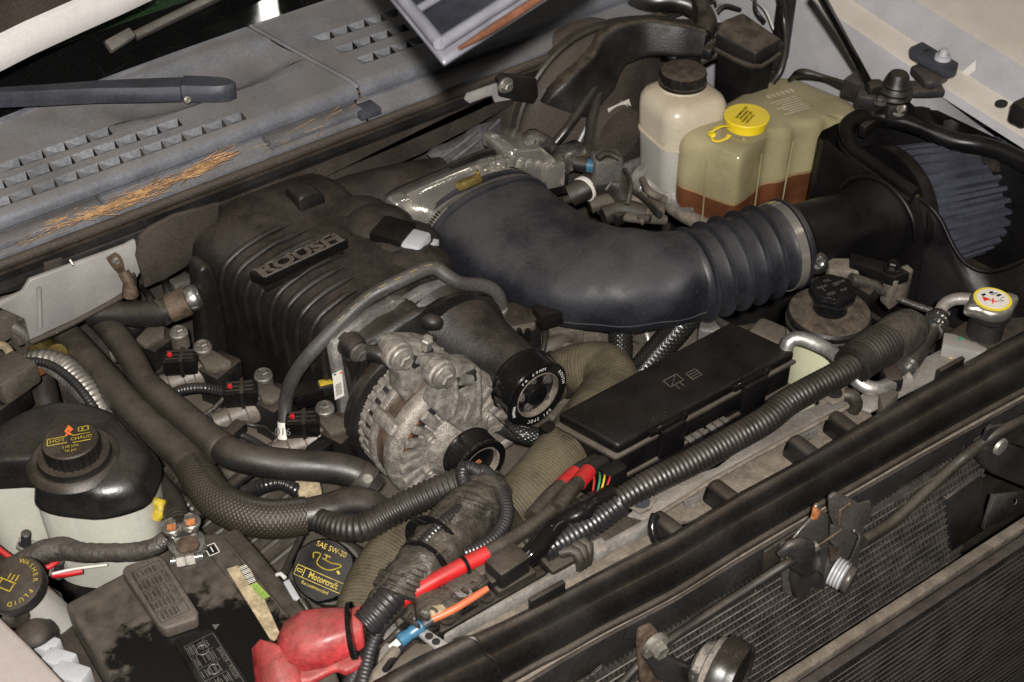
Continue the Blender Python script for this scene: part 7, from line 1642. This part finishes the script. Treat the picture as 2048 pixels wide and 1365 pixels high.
for i in range(12):
    f = i/11; x = 1050-220*f; y = 1105+145*f
    tube('tape_fold', [P(x-16, y-10, .008), P(x, y-2, .018), P(x+14, y+10, .004)], R3.uniform(.002, .004), M['tape'], fh, n=6)
ow = thing('orange_wire', P(900, 1215, .0), 'orange wire with blue crimp joint in front of the taped harness', 'wire')
tube('orange_run', [P(975, 1177, .022), P(945, 1196, .020), P(905, 1220, .016), P(862, 1240, .010)], [.0035, .0042, .0044, .0044], M['orange'], ow, n=10)
tube('grey_run', [P(864, 1239, .010), P(838, 1256, .006)], .005, M['wiper'], ow, n=10)
lathe('blue_joint', P(798, 1283, .002), P(836, 1257, .006)-P(798, 1283, .002), [(.006, 0), (.0075, .001), (.0070, .010), (.0060, .013), (.0070, .016), (.0078, .028), (.006, .030)], M['blue'], ow, n=18)
tube('white_end', [P(798, 1283, .002), P(785, 1294, -.002), P(775, 1300, -.006)], .0042, M['wwire'], ow, n=10)
o = box('yellow_plug', P(876, 1224, .012), (.018, .014, .012), M['labelold'], None, xd=(.9, -.4, 0), bevel=.003); props(o, 'small yellow plug behind the orange wire', 'plug')
# red rubber positive terminal cover
tc = thing('terminal_cover', P(610, 1310, -.06), 'red rubber positive terminal cover on the battery', 'terminal cover')
hx = []
for (x, y, z, w_, h_) in ((556, 1300, -.030, .020, .012), (572, 1286, -.022, .030, .024), (606, 1272, -.014, .036, .030), (648, 1264, -.010, .034, .030), (690, 1256, -.008, .028, .028), (726, 1248, -.006, .022, .024)):
    c = P(x, y, z); d = (P(726, 1248, -.006)-P(572, 1286, -.022)); d.z = 0; d.normalize(); s_ = V((-d.y, d.x, 0)); u_ = V((0, 0, 1))
    h_ *= .78
    hx.append([c-s_*w_*1.05-u_*h_*.7, c-s_*w_-u_*h_*.1, c-s_*w_*.62+u_*h_*.62, c+s_*w_*.05+u_*h_*.80, c+s_*w_*.66+u_*h_*.55, c+s_*w_-u_*h_*.15, c+s_*w_*1.05-u_*h_*.7])
loft('cable_hood', hx, M['redcover'], tc, bevel=.0035, ang=50)
prism('side_flap', [P(x, y, -.026) for x, y in ((548, 1330), (590, 1290), (660, 1262), (728, 1262), (727, 1290), (712, 1300), (733, 1322), (690, 1344), (672, 1334), (620, 1362), (570, 1365))], .012, M['redcover'], tc, bevel=.005, seg=3)
rng_ = [[P(500, 1296, -.035), P(520, 1275, -.02), P(548, 1284, -.012), P(562, 1290, -.012), P(556, 1312, -.03), P(530, 1325, -.04)], [P(503, 1330, -.045), P(524, 1318, -.022), P(552, 1322, -.012), P(580, 1322, -.016), P(585, 1345, -.035), P(540, 1350, -.05)], [P(508, 1372, -.05), P(530, 1372, -.03), P(556, 1352, -.016), P(590, 1330, -.018), P(622, 1348, -.036), P(580, 1390, -.05)], [P(515, 1420, -.06), P(540, 1415, -.04), P(570, 1400, -.03), P(605, 1385, -.03), P(620, 1395, -.04), P(590, 1430, -.06)]]
loft('post_hood', rng_, M['redcover'], tc, bevel=.004, ang=60)
prism('rear_fold', [P(x, y, -.010) for x, y in ((562, 1290), (568, 1258), (600, 1234), (632, 1226), (650, 1246), (640, 1262), (600, 1280))], .03, M['redcover'], tc, bevel=.008, seg=3)
prism('pull_tab', [P(x, y, .008) for x, y in ((684, 1246), (705, 1216), (724, 1206), (726, 1218), (716, 1236), (712, 1250))], .006, M['redcover'], tc, bevel=.002)
lathe('zip_tie', P(704, 1262, -.004), P(722, 1248, 0)-P(640, 1262, -.006), [(.030, -.003), (.033, -.0025), (.033, .0025), (.030, .003)], M['blkgloss'], tc, n=30, sx=.8, xd=(0, 0, 1))
text('+', P(556, 1318, -.0095), (1, -.2, 0), (0, 0, 1), .012, M['redcover'], tc, name='raised_mark', raise_=.0008)
# ================================================================== SMALL PIPES BEHIND THE INTAKE ELBOW
eh = thing('emission_hose', P(1200, 400, -.12), 'brownish rubber elbow hose with white band behind the intake elbow', 'hose')
tube('elbow_hose', [P(1140, 392, -.06), P(1170, 378, -.05), P(1205, 362, -.045), P(1232, 368, -.05), P(1245, 395, -.07)], [.018, .019, .020, .020, .018], M['hosedust'], eh, n=18)
lathe('white_band', P(1170, 378, -.05), (1, .2, .1), [(.0195, -.004), (.021, -.003), (.021, .003), (.0195, .004)], M['label'], eh, n=22)
tube('wire_tie', [P(1212, 380, -.04), P(1225, 360, -.026), P(1222, 335, -.02)], .002, M['zinc'], eh, n=6)
tube('lower_stub', [P(1180, 412, -.08), P(1215, 402, -.075), P(1250, 405, -.08)], .013, M['block'], eh, n=14)
tube('lower_stub', [P(1205, 432, -.09), P(1245, 418, -.085), P(1290, 430, -.09)], .016, M['hosedust'], eh, n=14)
prism('gold_bracket', [P(x, y, -.085) for x, y in ((1262, 395), (1290, 405), (1300, 425), (1285, 445), (1262, 415))], .008, M['slamdust'], eh, bevel=.002)
bv = thing('map_sensor', P(1205, 350, -.05), 'dusty grey and blue sensor at the end of the glossy vacuum hose', 'sensor')
tube('blue_collar', [P(1172, 330, -.006), P(1188, 332, -.006)], .011, M['blue'], bv, n=16)
tube('barrel', [P(1150, 326, -.006), P(1176, 330, -.006)], .012, M['blk'], bv, n=16)
box('block', P(1212, 334, -.01), (.045, .035, .045), M['wiperblade'], bv, xd=(.9, -.4, 0), bevel=.005)
tube('strap', [P(1195, 318, .015), P(1215, 308, .018), P(1238, 318, .01)], .006, M['hosedust'], bv, n=8)
o = tube('black_wire_clump', [P(1040, 290, .02), P(1065, 280, .03), P(1090, 285, .025), P(1108, 300, .015)], [.010, .016, .014, .008], M['tape'], n=10, jit=.25, lab='tangle of dusty black wires behind the throttle body', cat='wiring')
tube('firewall_sleeve', [P(1062, 210, .0), P(1045, 250, -.02), P(1035, 300, -.05)], .018, M['hosedust'], n=14, lab='dusty sleeve rising behind the throttle body', cat='pipe')

# ================================================================== SMALL WIRING THAT FILLS THE GAPS
def cluster(name, lab, wires, conns=(), cat='wiring'):
    t = thing(name, W(wires[0][0][0])-V((0, 0, .03)), lab, cat)
    for pts, r_, m in wires: tube('wire', pts, r_, M[m], t, n=8, step=.008)
    for p, sz, xd, m in conns: box('connector', p, sz, M[m], t, xd=xd, bevel=.003)
    return t
def q3(z, *pts): return [P(x, y, z+.012*sin(i*1.9)) for i, (x, y) in enumerate(pts)]
cluster('injector_wiring', 'tangle of dusty injector wires between the coils and the heater hoses', [(q3(-.12, (300, 720), (340, 745), (350, 790), (380, 830), (430, 870)), .004, 'tape'), (q3(-.10, (390, 880), (430, 860), (480, 870), (520, 890), (560, 920)), .005, 'condclean'), (q3(-.11, (450, 830), (500, 850), (540, 860), (570, 900)), .003, 'hose'), (q3(-.12, (240, 690), (280, 730), (300, 760)), .004, 'hose'), (q3(-.10, (560, 905), (600, 915), (650, 912), (690, 925)), .0045, 'tape'), (q3(-.13, (330, 800), (370, 850), (420, 890)), .006, 'hosedust')], [(P(470, 862, -.10), (.03, .018, .016), (1, .4, 0), 'blk'), (P(590, 905, -.10), (.028, .02, .018), (1, -.3, 0), 'block'), (P(350, 765, -.1), (.026, .018, .016), (.6, .8, 0), 'blk'), (P(640, 900, -.09), (.03, .022, .02), (.9, .2, 0), 'blkclean')])
cluster('throttle_wiring', 'loose dusty wires and hoses behind the intake elbow', [(q3(-.06, (1150, 360), (1190, 350), (1240, 370), (1290, 400), (1320, 430)), .005, 'hose'), (q3(-.08, (1130, 400), (1180, 395), (1230, 420), (1300, 440)), .007, 'hosedust'), (q3(-.05, (1250, 340), (1262, 370), (1255, 410)), .004, 'tape'), (q3(-.10, (1200, 420), (1260, 435), (1330, 440)), .008, 'block'), (q3(-.07, (1285, 360), (1300, 385), (1330, 400)), .006, 'slamdust')], [(P(1275, 400, -.08), (.03, .02, .02), (.8, -.5, 0), 'slamdust'), (P(1240, 430, -.09), (.034, .024, .02), (.9, .1, 0), 'blk'), (P(1310, 420, -.1), (.03, .03, .03), (.5, .6, 0), 'block')])
cluster('bank_wiring', 'dusty wires and castings below the intake elbow', [(q3(-.08, (960, 620), (1000, 660), (1020, 710), (1030, 760)), .005, 'tape'), (q3(-.09, (1080, 620), (1090, 680), (1075, 730), (1070, 760)), .004, 'hose'), (q3(-.10, (1100, 650), (1150, 660), (1200, 640), (1230, 660)), .006, 'tape'), (q3(-.11, (1090, 700), (1130, 690), (1180, 700), (1220, 690)), .005, 'block'), (q3(-.10, (1260, 640), (1290, 660), (1300, 700)), .005, 'zinc'), (q3(-.08, (1430, 640), (1470, 660), (1520, 655), (1560, 670)), .007, 'hosedust')], [(P(1130, 665, -.10), (.05, .03, .03), (.8, -.5, 0), 'block'), (P(1190, 720, -.12), (.04, .04, .03), (.7, .4, 0), 'block'), (P(1290, 720, -.11), (.05, .04, .03), (.9, -.2, 0), 'block'), (P(1420, 665, -.09), (.03, .03, .03), (.7, .5, 0), 'aluclean')])
cluster('support_wiring', 'thin black wires and clips along the passenger end of the radiator support', [(q3(.0, (905, 1190), (880, 1220), (850, 1250), (800, 1300), (770, 1340)), .0035, 'condclean'), (q3(-.01, (840, 1200), (820, 1240), (800, 1260), (760, 1300)), .004, 'hose'), (q3(.01, (1000, 1140), (960, 1175), (930, 1190), (900, 1200)), .003, 'hose'), (q3(.012, (1050, 1120), (1010, 1150), (980, 1160)), .0035, 'blkgloss')], [(P(905, 1205, .0), (.03, .016, .014), (.9, -.5, 0), 'blkclean'), (P(850, 1215, -.01), (.026, .02, .02), (.8, -.6, 0), 'blk'), (P(815, 1230, -.02), (.03, .03, .02), (.9, -.3, 0), 'block')])
cluster('fender_wiring', 'thin wires running down the inner fender beside the relay box', [(q3(.08, (1510, -10), (1512, 20), (1530, 45)), .003, 'hose'), (q3(.07, (1500, -5), (1530, 20), (1548, 60)), .002, 'wwire'), (q3(.05, (1430, 30), (1450, 12), (1480, 20)), .004, 'hose')])
cluster('cowl_leads', 'dusty leads hanging below the insulation flap left of the supercharger', [(q3(-.02, (285, 575), (300, 600), (310, 630)), .005, 'braidb'), (q3(-.02, (330, 555), (335, 580), (345, 605)), .006, 'braidb'), (q3(-.03, (270, 600), (272, 615), (280, 640)), .004, 'tape')], [(P(365, 575, -.03), (.03, .02, .03), (1, 0, 0), 'zinc')])

# ================================================================== HANGING WORK LAMP AT THE TOP
LZ = .61
c1, c0, c2 = P(880, 88, LZ), P(782, -30, LZ), P(1086, -45, LZ)
wl2 = thing('work_lamp', c1, 'blurred pale lattice-backed work lamp with orange edge hanging over the cowl', 'work lamp')
lu = (c2-c1); lv = (c0-c1)*2.0
def lam(u, v, dz=0): return c1+lu*u+lv*v+V((0, 0, dz))
tube('frame_bar', [lam(0, 0), lam(0, 1)], .006, M['lampgrey'], wl2, n=10)
tube('frame_bar', [lam(0, 0), lam(1.6, 0)], .0055, M['lampgrey'], wl2, n=10)
for v in (.26, .52, .78, 1.0): tube('lattice_bar', [lam(0, v), lam(1.6, v)], .004, M['lampgrey'], wl2, n=8)
for u, va, vb in ((.30, .26, .52), (.62, .0, .26), (.62, .26, .52), (.45, .52, 1), (.8, .26, .78), (.95, 0, .52), (.2, .52, 1.0)):
    tube('lattice_bar', [lam(u, va), lam(u, vb)], .004, M['lampgrey'], wl2, n=8)
prism('inner_case', [lam(.03, .03, -.006), lam(1.6, .03, -.006), lam(1.6, .98, -.006), lam(.03, .98, -.006)], .002, M['lampdark'], wl2, bevel=.003)
prism('lamp_shell', [lam(-.02, -.05, -.008), lam(1.6, -.07, -.008), lam(1.6, 1.0, -.008), lam(-.02, 1.0, -.008)], .009, M['lampgrey'], wl2, bevel=.008, seg=3)
tube('orange_edge', [lam(.12, -.055, -.006), lam(.5, -.065, -.006), lam(1.6, -.065, -.006)], [.002, .004, .004], M['lampor'], wl2, n=10)
tube('hanging_cord', [lam(.8, .98, .0), lam(.8, 1.05, .25), lam(.75, 1.1, 1.0), lam(.75, 1.1, 1.9)], .004, M['blk'], wl2, n=8, step=.05)
# ================================================================== CEILING TUBE (its glint shows in the windshield)
def mirror(x, y, z):
    n = V((0, -.565, .825)).normalized(); p = PP(x, y, V((0, .64, .20)), n); d = ray(x, y).normalized(); r = d-n*(2*d.dot(n)); return p+r*((z-p.z)/r.z)
ct = thing('ceiling_tube', mirror(575, 22, 2.6), 'lit fluorescent ceiling tube mirrored in the windshield', 'tube lamp')
tube('glass_tube', [mirror(575, 22, 2.6), mirror(552, -120, 2.6)], .022, M['tubeglow'], ct, n=12, step=.2)
